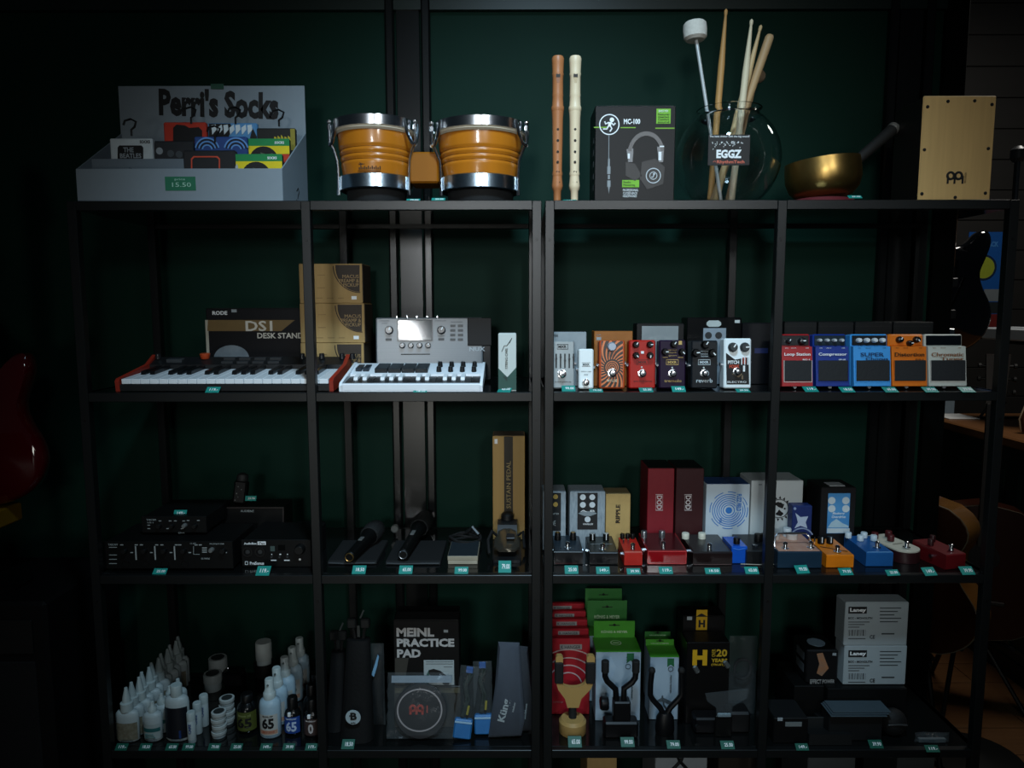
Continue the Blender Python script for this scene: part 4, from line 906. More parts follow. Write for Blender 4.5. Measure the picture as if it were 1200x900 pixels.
# ------------------------------------------------------------------ third shelf, middle: microphones on pouches, small boxes, foot pedals
POUCH = mat('#07090a', .8, bump=.4, scale=120)
def pouch(label, u0, u1, vb, d):
    t = lay('pouch', label, 'pouch', u0, u1, vb, S3); w = t.w
    b = B(); n = 10
    pr = [(0, .001), (.002, .006), (.012, .008), (d * .6, .007), (d - .01, .008), (d, .003), (d, 0.0005), (0, .0005)]
    b.side(pr, -w / 2, w / 2); b.done('fabric_pouch', POUCH, t, smooth=70)
    b = B(); b.tube([(-w / 2 + .003, .0005, .0035), (-w / 6, -.0012, .0025), (w / 6, -.0008, .0035), (w / 2 - .003, .0005, .003)], .0022, 6); b.done('zip', mat('#2a2f32', .6), t)
    return t
pouch('black zip pouch under the microphone with gold connector', 384, 441, 661.5, .16)
pouch('black zip pouch under the second microphone', 452, 516, 662, .16)
def microphone(label, p0, p1, endcol):
    A = Vector(p0); d = Vector(p1) - A; L_ = d.length
    t = Th('microphone', label, 'microphone', A); t.o.rotation_euler = d.to_track_quat('Z', 'Y').to_euler()
    b = B(); b.lathe([(.011, .002), (.0125, .004), (.0125, .03), (.0145, L_ * .5), (.020, L_ * .62), (.021, L_ * .64)], seg=20); b.done('handle', mat('#070808', .45, spec=.3), t)
    b = B(); b.lathe([(.022, L_ * .64), (.024, L_ * .66), (.0255, L_ * .78), (.022, L_ * .92), (.012, L_ * .99), (.0004, L_)], seg=24); b.done('grille', mat('#1a1b1b', .6, bump=.8, scale=500), t)
    b = B(); b.lathe([(.0108, .0026), (.0095, 0), (.0085, .0005), (.008, .003)], seg=18); b.done('connector_ring', endcol, t)
    b = B(); b.lathe([(.0082, .0032), (.0004, .003)], seg=18, cap=False); b.done('connector_core', endcol if endcol is GOLD else mat('#0a0a0a', .5), t)
    b = B(); b.box(-.005, .005, .0125, .0155, L_ * .34, L_ * .44, .001); b.done('slide_switch', mat('#5a5c5a', .4), t)
    return t
pz = S3 + .024
microphone('black vocal microphone with gold connector end on its pouch', on(409, 653.5, pz), on(444, 616, S3 + .034), GOLD)
microphone('black vocal microphone with dark connector end on the second pouch', on(472, 650.5, pz), on(500, 604, S3 + .034), SILVER)
t = Th('microphone_clip', 'grey plastic microphone clip lying left of the second microphone', 'clip', on(467, 622, S3 + .012)); t.o.location.z = S3 + .009
b = B(); b.cyl((-.008, 0, .012), .010, .016, 'f', 16, bev=.002); b.box(-.014, -.002, -.012, .004, 0, .010, .002); b.done('clip', mat('#5c605e', .45), t)
tag(420, 669, S3, 'in front of the gold ended microphone', hpx=7); tag(475, 669, S3, 'in front of the second microphone', hpx=7)
t = lay('flat_box', 'flat box with grey blue lid and cream edge lying on the glossy shelf', 'box', 524.5, 560, 661.5, S3)
w = t.w; h = 10 * t.k
b = B(); b.box(-w / 2 + .0008, w / 2 - .0008, .0005, .105, 0, h * .45, .001); b.done('tray', mat('#a39d8b', .6), t)
b = B(); b.box(-w / 2, w / 2, 0, .106, h * .45, h, .001); b.done('lid_rim', mat('#968f7c', .6), t)
b = B(); b.box(-w / 2 + .001, w / 2 - .001, .001, .105, h, h + .001, .0003); b.done('lid_top', mat('#20282e', .5), t)
tag(540.5, 669.5, S3, 'in front of the flat cream edged box', hpx=6)
for u, nm in ((550, 'coiled black cable lying behind the flat cream edged box'),):
    t = Th('cable_coil', nm, 'cable', on(546, 640, S3 + .004)); t.o.location = (at(545, 640, .2).x, .20, S3 + .001)
    b = B(); pts = [(.038 * cos(a) * (1 + .06 * sin(3 * a)), .04 * sin(a), .008 + .0035 * (a / 2 / pi) + .004 * sin(2.3 * a)) for a in [.22 * i for i in range(110)]]; b.tube(pts, .0035, 6); b.done('cable', RUBBER, t)
    b = B(); b.tube([(.005, .01, .03), (.02, .0, .045), (.034, -.01, .03)], .006, 8); b.done('plug', mat('#191b1b', .4), t)
# sustain pedal (piano style) with its kraft carton
t = carton('sustain_pedal_box', 'tall kraft box with dark stripe reading SUSTAIN PEDAL', 577.5, 615, 511, .245, S3, .07, mat('#a98a52', .7, stretch=(40, 1, .3), scale=6, var=.1), flap=KRAFTD)
b = t.b(); b.R(591, 511.5, 601, 650); b.done('dark_stripe', mat('#332e22', .6), t)
b = t.b(); b.T('SUSTAIN PEDAL', 593.5, 540, 598.5, 596, y=-.0014, rot=pi / 2); b.done('lettering', mat('#a8925f', .6), t)
b = t.b(); b.R(579.5, 514.5, 583, 520); b.done('price_sticker', INKW, t)
t = lay('sustain_pedal', 'piano style sustain pedal with metal foot lever in front of its kraft box', 'foot pedal', 577, 611, 660, S3)
k = t.k; w = t.w
b = B(); pts = [(-w * .5, .01), (-w * .46, .002)] + [(w * .46 * cos(a), .004 - .006 * sin(a)) for a in (2.4, 1.9, 1.57, 1.2, .7)] + [(w * .46, .002), (w * .5, .012), (w * .5, .17), (-w * .5, .17)]; b.slab(pts, 0, .007); b.done('base_plate', mat('#16181a', .4), t)
b = B(); b.side([(.085, .007), (.17, .007), (.17, .052), (.15, .060), (.115, .056), (.09, .03)], -w * .36, w * .36); b.done('housing', mat('#141516', .55), t)
b = B(); b.lathe([(.012, 0), (.016, .002), (.016, .014), (.010, .02), (.0005, .022)], (0, .15, .058), 'z', 16); b.done('pivot_cap', mat('#0d0e0e', .5), t)
b = B()
ys = [(.11, .045, .32), (.085, .042, .34), (.05, .035, .44), (.03, .030, .44), (.016, .026, .26)]
for sgn in (1,):
    vs = []; fs = []
    for y, z, fw in ys: vs += [(-w * fw, y, z), (-w * fw * .4, y - .001, z + .004), (w * fw * .4, y - .001, z + .004), (w * fw, y, z), (w * fw, y, z - .005), (-w * fw, y, z - .005)]
    for i in range(len(ys) - 1):
        for j in range(6): a = 6 * i; fs.append([a + j, a + (j + 1) % 6, a + 6 + (j + 1) % 6, a + 6 + j])
    fs += [[0, 1, 2, 3, 4, 5][::-1], [24, 25, 26, 27, 28, 29]]; b.add(vs, fs)
b.done('foot_lever', mat('#8b8577', .22, .9), t, smooth=50)
b = B(); b.box(-w * .02, w * .28, .045, .072, .0395, .0435, .001, M=Matrix.Rotation(.08, 4, 'X')); b.done('rubber_inlay', mat('#1b1f24', .4), t)
b = B(); b.tube([(-w * .38, .11, .03), (-w * .55, .10, .045), (-w * .68, .06, .035), (-w * .62, .03, .012)], .0035, 8); b.done('cable', RUBBER, t)
b = B(); b.tube([(w * .38, .11, .03), (w * .58, .11, .04), (w * .62, .07, .012)], .0035, 8); b.done('cable', RUBBER, t)
tag(591.5, 666, S3, 'in front of the sustain pedal', hpx=10, wpx=15)

# ------------------------------------------------------------------ third shelf, right unit: cartons at the back
G = 'pedal boxes at the back of the lower pedal shelf'
SPK = mat('#a9b6bd', .6, c2='#5c6e78', scale=220, stretch=(1, 1, .25))
y = .165
for u0, u1, lab, ui in ((636, 663, 'silver flecked pedal box beside the post, gold knobs on its label', 0), (667.5, 709, 'silver flecked pedal box with black label and four white knobs', 1)):
    t = carton('pedal_box', lab, u0, u1, 576.5, y, S3, .07, SPK, G)
    if ui == 0:
        b = t.b(); b.R(641, 577.5, 657.5, 622); b.done('label', mat('#15181a', .5), t)
        for u in (643.5, 651):
            for v in (582, 591): b = t.b(); b.D(u, v, 2.8, -.0014); b.done('knob_print', mat('#a58742', .5), t)
        b = t.b(); b.T('BREWSTER', 642, 601, 655, 603, y=-.0014); b.T('DRIVE', 643, 610, 651, 616, y=-.0014); b.done('lettering', LBL, t)
    else:
        b = t.b(); b.R(676.5, 577.5, 700.5, 620.5); b.done('label', mat('#15181a', .5), t)
        for u, v in ((683, 582.5), (694, 582.5), (683, 591.5), (694, 591.5), (688.5, 608.5)): b = t.b(); b.D(u, v, 3.4, -.0014); b.done('knob_print', mat('#c6cfd2', .5), t)
        b = t.b(); b.P([(677.5, 601.5), (681, 600), (685, 599), (692, 599), (696, 600), (699.5, 601.5), (696, 603), (692, 604.5), (685, 604.5), (681, 603)], -.0014); b.done('emblem', mat('#7f8a8e', .5), t)
        b = t.b(); b.T('WARBLER', 683, 613, 695, 615, y=-.0014); b.T('A B', 680, 599.5, 697, 597.5, y=-.0016); b.done('lettering', INKW, t)
t = carton('pedal_box', 'plain kraft coloured pedal box with dark lettering up its face', 709.8, 738.5, 579, y + .005, S3, .06, mat('#b1955c', .7), G, flap=mat('#7c6e4c', .7))
b = t.b(); b.T('RIPPLE', 721.5, 591, 726.5, 613, rot=pi / 2, off=.03); b.done('lettering', INKK, t)
RDX = mat('#7a1420', .45)
for u0, u1, m, lab in ((758.5, 789.5, RDX, 'tall bright red pedal box with outlined logo'), (791.5, 824, mat('#33090d', .45), 'tall dark maroon pedal box beside the red one')):
    t = carton('pedal_box', lab, u0, u1, 549, .19, S3, .10, m, G, flap=BOXK)
    um = (u0 + u1) / 2 - 1.5
    b = t.b()
    for s in ((um - 4.2, 579.5, um - 3.6, 598), (um + 3.8, 579.5, um + 4.4, 598), (um - 4.2, 579.2, um + 4.4, 579.8), (um - 4.2, 597.6, um + 4.4, 598.2)): b.R(*s)
    b.T('DOD', um - 3, 580.5, um + 3.2, 597, rot=-pi / 2, off=.02); b.done('logo', mat('#c9c2c0', .5), t)
t = carton('pedal_box', 'white pedal box printed with blue concentric rings', 827, 878, 567.5, .18, S3, .075, mat('#b6c4cc', .5, var=.03), G, flap=mat('#23406f', .5))
b = t.b(); b.D(854, 598, 3.8, seg=24); [b.RG(854, 598, r, r + .9, seg=44) for r in (6, 8.5, 11, 13.5, 16, 18.5)]; [b.RG(854, 598, 21.5, 22.4, a0=a, a1=a + .55, seg=10) for a in (.3, 1.1, 1.9, 2.7, 3.6, 4.4, 5.2, 5.9)]; b.done('ring_print', mat('#2c6fb4', .5), t)
b = t.b(); b.R(861.5, 577.5, 870.5, 600, -.0009); b.done('print_panel', mat('#b6c4cc', .5, var=.03), t)
b = t.b(); b.T('FUZZ FIELD', 863, 578.5, 868.5, 599, y=-.0014, rot=-pi / 2, off=.04); b.T('FUZZ', 843, 607, 845.5, 613, rot=-pi / 2, off=.03); b.done('lettering', mat('#2c6fb4', .5), t)
t = carton('pedal_box', 'larger white box with a round black stamp partly behind the post', 879.5, 940, 563.5, .20, S3, .09, mat('#b9c1c1', .5, var=.03), G, flap=mat('#9fa8a9', .5))
b = t.b(); b.RG(913, 596, 10.5, 11.3, seg=32); b.done('stamp_ring', INKK, t)
b = t.b(); [b.P([(913 + r * cos(a), 596 + r * sin(a)) for a, r in ((a0, 12), (a0 + .12, 15), (a0 + .25, 11.5))]) for a0 in [i * .39 for i in range(16)]]; b.P([(907, 590), (912, 588), (919, 591), (917, 596), (912, 594)]); b.P([(909, 603), (913, 597), (918, 602), (915, 605)]); [b.D(913 + 6.5 * cos(i), 596 + 6.5 * sin(i), 1.2, seg=8) for i in range(0, 6)]; b.done('stamp_print', INKK, t)
b = t.b(); b.R(889, 567.5, 893, 568.3); b.done('small_print', mat('#4b5052', .5), t)
t = carton('mini_pedal_box', 'small navy box with a pale star figure, in front of the stamped white box', 928, 951, 593, .163, S3, .03, mat('#17285c', .45), G)
b = t.b(); b.P([(932, 601), (938, 606), (947, 605), (944, 612), (946, 619), (938, 616), (931, 619), (935, 612)]); b.done('star_print', mat('#a9b5c6', .5), t)
b = t.b(); b.RG(939, 633, 13.5, 15, a0=pi * .15, a1=pi * .85, seg=16); b.D(931.5, 596, 1.6); b.done('arc_print', mat('#8190ad', .5), t)
t = carton('pedal_box', 'black pedal box with a bright blue pedal pictured on it', 961, 1002, 571.5, .175, S3, .085, mat('#111012', .45), G)
b = t.b(); b.R(968.5, 578, 996.5, 625, -.0008, .0004); b.done('pedal_picture', mat('#2b6fb0', .4, c2='#5fa3d0', scale=14), t)
b = t.b(); b.R(969, 619, 995.5, 624.5, -.0012); b.done('pale_band', mat('#c3cfd2', .5), t)
for u in (974.5, 991):
    for v in (586.5, 596): b = t.b(); b.D(u, v, 4.3, -.0014); b.done('knob_print', mat('#c3cfd2', .5), t)
b = t.b(); b.T('Blueberry', 975.5, 600, 989.5, 603.5, y=-.0014, shear=.3); b.T('Overdrive', 974.5, 604, 990.5, 607, y=-.0014, shear=.3); b.done('lettering', INKW, t)
b = t.b(); b.P([(970, 618), (974, 612), (980, 608), (987, 613), (994, 616), (994, 618)], -.0012); b.done('art_print', mat('#a8c4d0', .5), t)
b = B(); b.box(-.018, .020, .01, .045, t.h + .001, t.h + .003, .0006); b.done('white_label', mat('#aab0b2', .5), t)

# ------------------------------------------------------------------ third shelf, right unit: pedals lying flat
def flat_pedal(label, u0, u1, vt, vb, d, m, slope=.004, rz=0, top=None, bev=.0025, cat='effect pedal'):
    """stompbox lying flat, front wall between photo rows vt and vb"""
    t = lay('effect_pedal', label, cat, u0, u1, vb, S3, rz=rz, group='effect pedals lying on the lower shelf')
    t.h = (vb - vt) * t.k; t.d = d; w = t.w; h = t.h
    b = B()
    b.side([(0, .0015), (.0015, 0), (d - .0015, 0), (d, .0015), (d, h + slope - .002), (d - .002, h + slope), (.002, h), (0, h - .002)], -w / 2, w / 2); b.done('enclosure', m, t)
    if top:
        b = B(); b.side([(.004, h), (d - .004, h + slope), (d - .004, h + slope + .001), (.004, h + .001)], -w / 2 + .003, w / 2 - .003); b.done('top_plate', top, t)
    t.slope = slope; return t
def zt_(t, y): return t.h + t.slope * y / t.d + .0008
def kn(t, fx, y, r, h, m, name='knob', cap=None, flare=1.0, mark=None):
    z = zt_(t, y); b = B(); b.lathe([(r, 0), (r, h * .3), (r * flare, h * .9), (r * flare * .9, h)], (fx * t.w, y, z), 'z', 16); o = b.done(name, m, t)
    if cap: b = B(); b.cyl((fx * t.w, y, z + h), r * flare * .8, .0012, 'z', 16); b.done('knob_cap', cap, o)
    if mark: b = B(); b.box(fx * t.w - .0008, fx * t.w + .0008, y - r * 1.04, y - r * .8, z + h * .2, z + h + .0006); b.done('pointer', mark, o)
def sw(t, fx, y, plate=True):
    z = zt_(t, y); x = fx * t.w; b = B(); b.lathe([(.0085 if plate else .006, 0), (.0085 if plate else .006, .0016), (.005, .0022), (.0042, .010), (.0055, .0105), (.0055, .0135), (.003, .0155), (.0004, .0158)], (x, y, z), 'z', 16); b.done('footswitch', CHROME, t)
def jacks(t, y=.05):
    for sx in (-1, 1): b = B(); b.cyl((sx * t.w / 2, y, t.h * .55), .0048, .005, 'x' if sx > 0 else '-x', 10); b.done('jack_socket', CHROME, t)
SLATE = mat('#26323b', .3, .3); BODYK = mat('#0d0d0f', .35)
t = flat_pedal('black pedal with slate top and two gold capped knobs by the post', 649, 683, 646, 662, .11, BODYK, top=SLATE)
for fx in (-.30, .25): kn(t, fx, .075, .008, .018, BLACK, cap=GOLD, flare=.85)
sw(t, 0, .022); jacks(t)
for fx in (-.25, .18): b = B(); b.sphere((fx * t.w, .018, zt_(t, .018)), .0018, 8); b.done('screw', CHROME, t)
b = B(); b.box(-t.w * .45, t.w * .3, -.0006, .0004, .0035, .0041); b.done('red_line', mat('#5a1a1e', .5), t)
t = flat_pedal('black pedal with chrome topped black knobs, second from the left post', 691, 724, 647, 662, .11, BODYK, top=mat('#30322f', .3, .2))
for fx in (-.28, .22): kn(t, fx, .075, .0075, .017, BLACK, mark=INKW, cap=mat('#c3c9c9', .25, .5))
sw(t, -.02, .016); jacks(t); b = B(); b.box(-t.w * .46, t.w * .46, -.0005, .0006, t.h - .002, t.h - .001); b.done('edge_line', mat('#6d7780', .4), t)
b = B(); b.box(-t.w * .4, t.w * .4, .05, .0515, zt_(t, .05), zt_(t, .05) + .0006); b.done('panel_line', mat('#7c868a', .4), t)
t = flat_pedal('little bright red mini pedal with black knobs', 731.5, 752.5, 646.5, 663, .095, mat('#b3231a', .4))
for fx, yy in ((-.3, .085), (.0, .085), (.3, .085)): kn(t, fx, yy, .0055, .012, BLACK)
for fx in (-.35, -.08): b = B(); z = zt_(t, .05); b.cyl((fx * t.w, .052, z), .0022, .010, 'z', 8); b.done('toggle', CHROME, t)
sw(t, 0.02, .014, False); jacks(t, .03); b = B(); b.box(-t.w * .46, t.w * .46, .0, .004, t.h - .001, t.h + .0008); b.done('edge_highlight', mat('#c9695c', .4), t)
t = flat_pedal('wide glossy red pedal with two silver knobs', 758.5, 804.5, 645, 661.5, .12, mat('#8a0f16', .2, coat=.5), top=mat('#3a0b10', .25))
for fx in (-.42, .06): kn(t, fx, .085, .0075, .017, SILVER)
sw(t, -.06, .018, False); jacks(t)
b = t.b(); w = t.w; h = t.h
b = B()
for s in ((-w / 2 + .001, w / 2 - .001, h - .0022, h - .0012), (-w / 2 + .001, w / 2 - .001, .0012, .0022), (-w / 2 + .001, -w / 2 + .002, .0012, h - .0012), (w / 2 - .002, w / 2 - .001, .0012, h - .0012)): b.box(s[0], s[1], -.0006, .0006, s[2], s[3])
b.done('front_trim', mat('#c24a4a', .4), t)
t = flat_pedal('wide dark brown pedal with two cream knobs', 812, 858, 647, 662.5, .12, mat('#190e0e', .3), top=mat('#272727', .25))
for fx in (-.46, -.02): kn(t, fx, .09, .009, .014, mat('#cfcfbf', .4))
sw(t, -.04, .016, False); jacks(t); b = B(); b.box(-t.w / 2 + .002, t.w / 2 - .002, -.0006, .0006, .0012, .0026); b.done('front_trim', mat('#5d4a48', .4), t)
t = flat_pedal('small glossy royal blue pedal with black cap, left of the post', 857, 875, 640, 660.5, .075, mat('#1450b4', .2, coat=.5), slope=0, bev=.008)
kn(t, -.02, .02, .0075, .014, BLACK, name='bottle_cap')
b = B(); b.tube([(-t.w * .45, .001, t.h - .004), (-.002, -.0005, t.h - .007), (t.w * .4, .001, t.h - .004)], .0011, 6); b.done('edge_highlight', mat('#3d7ad8', .3), t)
t = flat_pedal('black pedal with star shaped switch partly behind the middle post', 874.5, 908, 645, 662, .11, mat('#101214', .4))
for fx in (.2, .42): kn(t, fx, .06, .009, .018, BLACK)
z = zt_(t, .02); b = B(); pts = [((.008 if i % 2 == 0 else .0038) * cos(i * pi / 5), .02 + (.008 if i % 2 == 0 else .0038) * sin(i * pi / 5)) for i in range(10)]; b.slab(pts, z, z + .006, M=Matrix.Translation((-t.w * .1, 0, 0))); b.done('star_switch', CHROME, t)
b = B(); b.tube([(-t.w * .7, -.001, .0025), (0, -.004, .0018), (t.w * .45, -.003, .0025)], .0012, 6); b.done('white_trim', mat('#a49c90', .5), t)
tag(670, 669, S3, 'in front of the slate topped pedal', hpx=7); tag(707, 669.5, S3, 'in front of the second black pedal from the post', hpx=6); tag(743, 670.5, S3, 'in front of the little red mini pedal', hpx=5)
tag(781, 669.5, S3, 'in front of the wide glossy red pedal', hpx=6); tag(836, 670, S3, 'in front of the wide dark brown pedal', hpx=5, wpx=18); tag(882, 669.5, S3, 'in front of the star switch pedal', hpx=6)
NAVY = mat('#0f2a3c', .4)
t = flat_pedal('wide navy pedal with copper artwork and a chrome roll bar', 911, 962.5, 646, 666, .115, NAVY, top=mat('#9a5b44', .35, c2='#c9a48c', scale=45))
w = t.w; z = zt_(t, .05)
b = B(); b.tube([(-w * .47, .03, z - .001), (-w * .45, .035, z + .02), (-w * .38, .04, z + .028), (w * .28, .04, z + .028), (w * .36, .035, z + .02), (w * .38, .03, z - .001)], .0026, 8); b.done('roll_bar', CHROME, t)
for fx in (-.30, .13): kn(t, fx, .082, .013, .012, mat('#b8aca4', .35))
for fx, yy in ((-.27, .018), (.33, .022)): sw(t, fx, yy)
kn(t, .08, .10, .010, .020, mat('#b9c0c4', .4))
t = flat_pedal('bright orange pedal with two black knobs and chrome switch', 968, 1000, 650, 665.5, .105, mat('#d27410', .35))
for fx in (-.22, .12, ): kn(t, fx, .072, .0075, .016, BLACK, mark=INKW)
for fx in (-.4, -.05): b = B(); b.cyl((fx * t.w, .08, zt_(t, .08)), .002, .012, 'z', 8); b.done('toggle', CHROME, t)
sw(t, .02, .018)
b = B(); b.tube([(-t.w * .4, .05, zt_(t, .05)), (-t.w * .1, .04, zt_(t, .04)), (t.w * .1, .03, zt_(t, .03)), (t.w * .42, .02, zt_(t, .02))], .0008, 5); b.done('line_print', INKK, t)
t = flat_pedal('blue pedal with four white knobs', 1014.5, 1046, 647, 664, .11, mat('#1b5590', .35))
for fx, yy in ((-.46, .095), (-.14, .075), (.16, .095), (.38, .075)): kn(t, fx, yy, .0075, .013, mat('#c3d2d8', .35))
sw(t, .12, .028); b = B(); b.box(-t.w * .46, t.w * .46, .001, .004, t.h, t.h + .0008); b.done('edge_line', mat('#6ea3d0', .4), t)
# rounded white top on a dark red wedge
p = on(1072, 661, S3)
t = Th('effect_pedal', 'dark red pedal with a rounded cream top plate and maroon knobs', 'effect pedal', (p.x, p.y, S3), rz=.28, group='effect pedals lying on the lower shelf'); k = t.k
w = 34 * k; L_ = .13
def oval(sc, y0): return [(-w / 2 * sc, y0 + L_ * .95)] + [(w / 2 * sc * cos(a), y0 + w * .45 - w * .45 * sc * sin(a)) for a in [pi - pi * i / 14 for i in range(15)]] + [(w / 2 * sc, y0 + L_ * .95)]
b = B(); b.slab(oval(1, 0), 0, .026); b.done('enclosure', mat('#2a1013', .4), t)
b = B(); b.slab(oval(.97, .0005), .026, .029, M=Matrix.Rotation(.02, 4, 'X')); b.done('top_plate', mat('#b9b6a6', .4), t)
t.w, t.h, t.d, t.slope = w, .0295, L_, .003
for fx, yy in ((-.33, .10), (.02, .075), (.28, .10)): kn(t, fx, yy, .008, .014, mat('#4a1418', .4))
sw(t, .0, .026); b = B(); b.box(-w * .2, w * .22, .052, .0535, zt_(t, .05), zt_(t, .05) + .0007); b.done('line_print', mat('#6b6a5e', .5), t)
t = flat_pedal('small dark red pedal at the right end of the lower pedal row', 1106, 1133, 649, 667, .10, mat('#5f0c12', .4), rz=.22)
kn(t, -.25, .06, .0065, .014, mat('#2c0a0d', .4)); kn(t, .2, .08, .0065, .014, mat('#2c0a0d', .4)); sw(t, .1, .02, False); jacks(t, .04)
tag(942, 668.5, S3, 'in front of the navy roll bar pedal', rz=.12, hpx=7); tag(993, 671, S3, 'in front of the orange lying pedal', rz=.08, hpx=6); tag(1048, 672, S3, 'in front of the blue pedal with white knobs', rz=.12, hpx=5)
tag(1092, 671, S3, 'in front of the cream topped pedal', rz=.15, hpx=7); tag(1136, 670, S3, 'in front of the small dark red end pedal', rz=.05, hpx=7)
# ------------------------------------------------------------------ bottom shelf, left: care bottles and jars
BW = mat('#a9b4b4', .45, var=.04); BWC = mat('#aab6b4', .4, var=.03); LIDW = mat('#a6adaa', .5, var=.04)
def bottle(name, label, u, vb, wpx, prof, m, cat='bottle', sy=.62, group=None, capprof=None, capm=None, x=None, y=None, z=None):
    """prof: (radius / half width, height px)"""
    p = on(u, vb, S4) if y is None else Vector((at(u, 800, y).x, y, S4))
    t = Th(name, label, cat, (p.x, p.y, S4 if z is None else z), group=group); t.r = wpx / 2 * t.k
    t.o.location.y += t.r * sy; t.loc.y += t.r * sy; t.sy = sy
    k = t.k; b = B(); b.lathe([(.0004, 0)] + [(r * t.r, h * k) for r, h in prof], seg=24, sy=sy, cap=True); b.done('bottle', m, t, smooth=50)
    if capprof: b = B(); b.lathe([(r * t.r, h * k) for r, h in capprof], seg=18, cap=True); b.done('cap', capm or m, t, smooth=50)
    return t
def wraplabel(t, z0, z1, a, m, name='label', dr=.0006):
    """label hugging the front of an oval bottle"""
    b = B(); n = 12; vs = []; fs = []
    for i in range(n + 1):
        an = -pi / 2 + a * (i / n * 2 - 1)
        for z in (z0, z1): vs.append(((t.r + dr) * cos(an), (t.r * t.sy + dr) * sin(an), z))
    for i in range(n): fs.append([2 * i, 2 * i + 2, 2 * i + 3, 2 * i + 1])
    b.add(vs, fs); return b.done(name, m, t)
def wraptext(t, s, cz, w, h, m, off=.02, dr=.0011, par=None):
    vs, fs = glyphs(s, off); o = []
    for x, y, z in vs:
        an = -pi / 2 + x * w / t.r; o.append(((t.r + dr + .0002 * z) * cos(an), (t.r * t.sy + dr + .0002 * z) * sin(an), cz + y * h))
    b = B(); b.add(o, fs); return b.done('lettering', m, par or t)
DROP = [(.85, .3), (1, 2), (1, 30), (.97, 34), (.8, 37), (.42, 38)]
DCAP = [(.52, 37.5), (.52, 47), (.36, 48), (.30, 54), (.16, 62), (.13, 65), (.0005, 65.5)]
lab1 = mat('#8d8a78', .6, c2='#4b3d24', scale=130)
L1 = on(147, 871, S4); 
t0 = bottle('dropper_bottle', 'white dropper bottle with a brown patterned label, nearest of the long row', 147.5, 871, 27, DROP, BW, sy=.5, group='long row of white dropper bottles', capprof=DCAP, capm=BWC)
wraplabel(t0, .006, .048, 1.15, lab1)
ORD = ['second', 'third', 'fourth', 'fifth', 'sixth', 'seventh', 'eighth', 'ninth', 'tenth', 'eleventh', 'last and rearmost']
for i in range(11):
    y = t0.loc.y + (.30 - t0.loc.y) * (i + 1) / 11; dup(t0.o, (t0.loc.x + .006 * (i % 2), y, S4), 'white dropper bottle, %s counting back along the long row' % ORD[i])
t1 = bottle('small_dropper_bottle', 'small white dropper bottle with teal band label in front of three alike', 177, 870.5, 21, [(.85, .3), (1, 2), (1, 30), (.9, 33), (.5, 35)], BW, sy=.7, group='small white dropper bottles', capprof=[(.45, 34), (.45, 40), (.25, 42), (.2, 47), (.0005, 48)], capm=BWC)
wraplabel(t1, .008, .044, 1.1, mat('#98a4a2', .6)); wraplabel(t1, .026, .035, 1.1, mat('#1c5a5a', .6), dr=.001)
b = B(); [b.box(-t1.r * .6, t1.r * (.5 - .1 * i), -t1.r * t1.sy - .0016, -t1.r * t1.sy * .8, .012 + .004 * i, .0132 + .004 * i) for i in range(3)]; b.done('print', mat('#4c7674', .6), t1)
for i, nm in enumerate(('second', 'third', 'fourth')):
    dup(t1.o, (t1.loc.x + .004 + .004 * i, t1.loc.y + .034 * (i + 1), S4), 'small white dropper bottle, %s counting back, left of the big navy labelled bottle' % nm)
t = bottle('polish_bottle', 'big white bottle with a large dark navy label', 205.5, 870, 28, [(.9, .3), (1, 2), (1.0, 45), (.94, 50), (.75, 53), (.42, 54)], BW, sy=.62, capprof=[(.44, 53), (.46, 54), (.46, 66), (.42, 67), (.0005, 67)], capm=BWC)
wraplabel(t, 4 * t.k, 42 * t.k, 1.2, mat('#0b0f18', .5))
b = B(); b.box(t.r * .35, t.r * .5, -t.r * t.sy - .0008, -t.r * t.sy * .8, 5 * t.k, 14 * t.k); b.done('blue_print', mat('#1d3a70', .5), t)
for i, (u, vb, lab) in enumerate(((223.3, 872.5, 'front'), (230.5, 861.5, 'middle'), (238, 852.5, 'rear'))):
    t = bottle('stick_tube', 'white stick tube with blue lettering, %s of the three' % lab, u, vb, 9.6, [(.95, .2), (1, 1), (1, 28), (.95, 28.4)], BW, cat='tube', sy=1, group='white stick tubes', capprof=[(1.03, 28.4), (1.03, 37), (.9, 38), (.0005, 38)], capm=BWC)
    b = B(); b.text('CARE', 0, 19 * t.k, 12 * t.k, 3 * t.k, -t.r - .0006, .0008, .02, rot=pi / 2); b.done('lettering', mat('#2a4a80', .6), t)
def jar(label, u, vb, wpx, hpx, group, z=None, y=None, dark=True, loc=None):
    p = on(u, vb, S4) if loc is None else loc
    t = Th('jar', label, 'jar', (p[0], p[1], S4 if loc is None else loc[2]), group=group); r = wpx / 2 * t.k; h = hpx * t.k
    if loc is None: t.o.location.y += r
    b = B(); b.lathe([(.0004, 0), (r * .88, .0), (r * .9, .001), (r * .9, h * .55)], seg=24); b.done('pot', BW, t)
    b = B(); b.lathe([(r, h * .5), (r, h * .95), (r * .94, h), (.0004, h)], seg=24); b.done('lid', LIDW, t)
    if dark:
        b = B(); b.cyl((0, 0, h), r * .72, .0006, 'z', 20); b.done('lid_label', mat('#2b2f2e', .5), t)
    t.h = h; return t
WORD = ['lowest', 'second', 'third', 'topmost']
for st, (u, vb, n, w_, tot, sname) in enumerate(((253.5, 867, 4, 17, 29, 'front stack'), (263, 851, 4, 17, 29, 'rear stack'))):
    z = S4; base = None
    for i in range(n):
        if base is None: q = jar('small white pot, lowest of the %s of four' % sname, u, vb, w_, tot / n, 'stacked small white pots', dark=True); base = q.o; hh = q.h
        else: dup(base, (base.location.x + .0015 * (i % 2), base.location.y, z), 'small white pot, %s of the %s of four' % (WORD[i], sname))
        z += hh + .0012
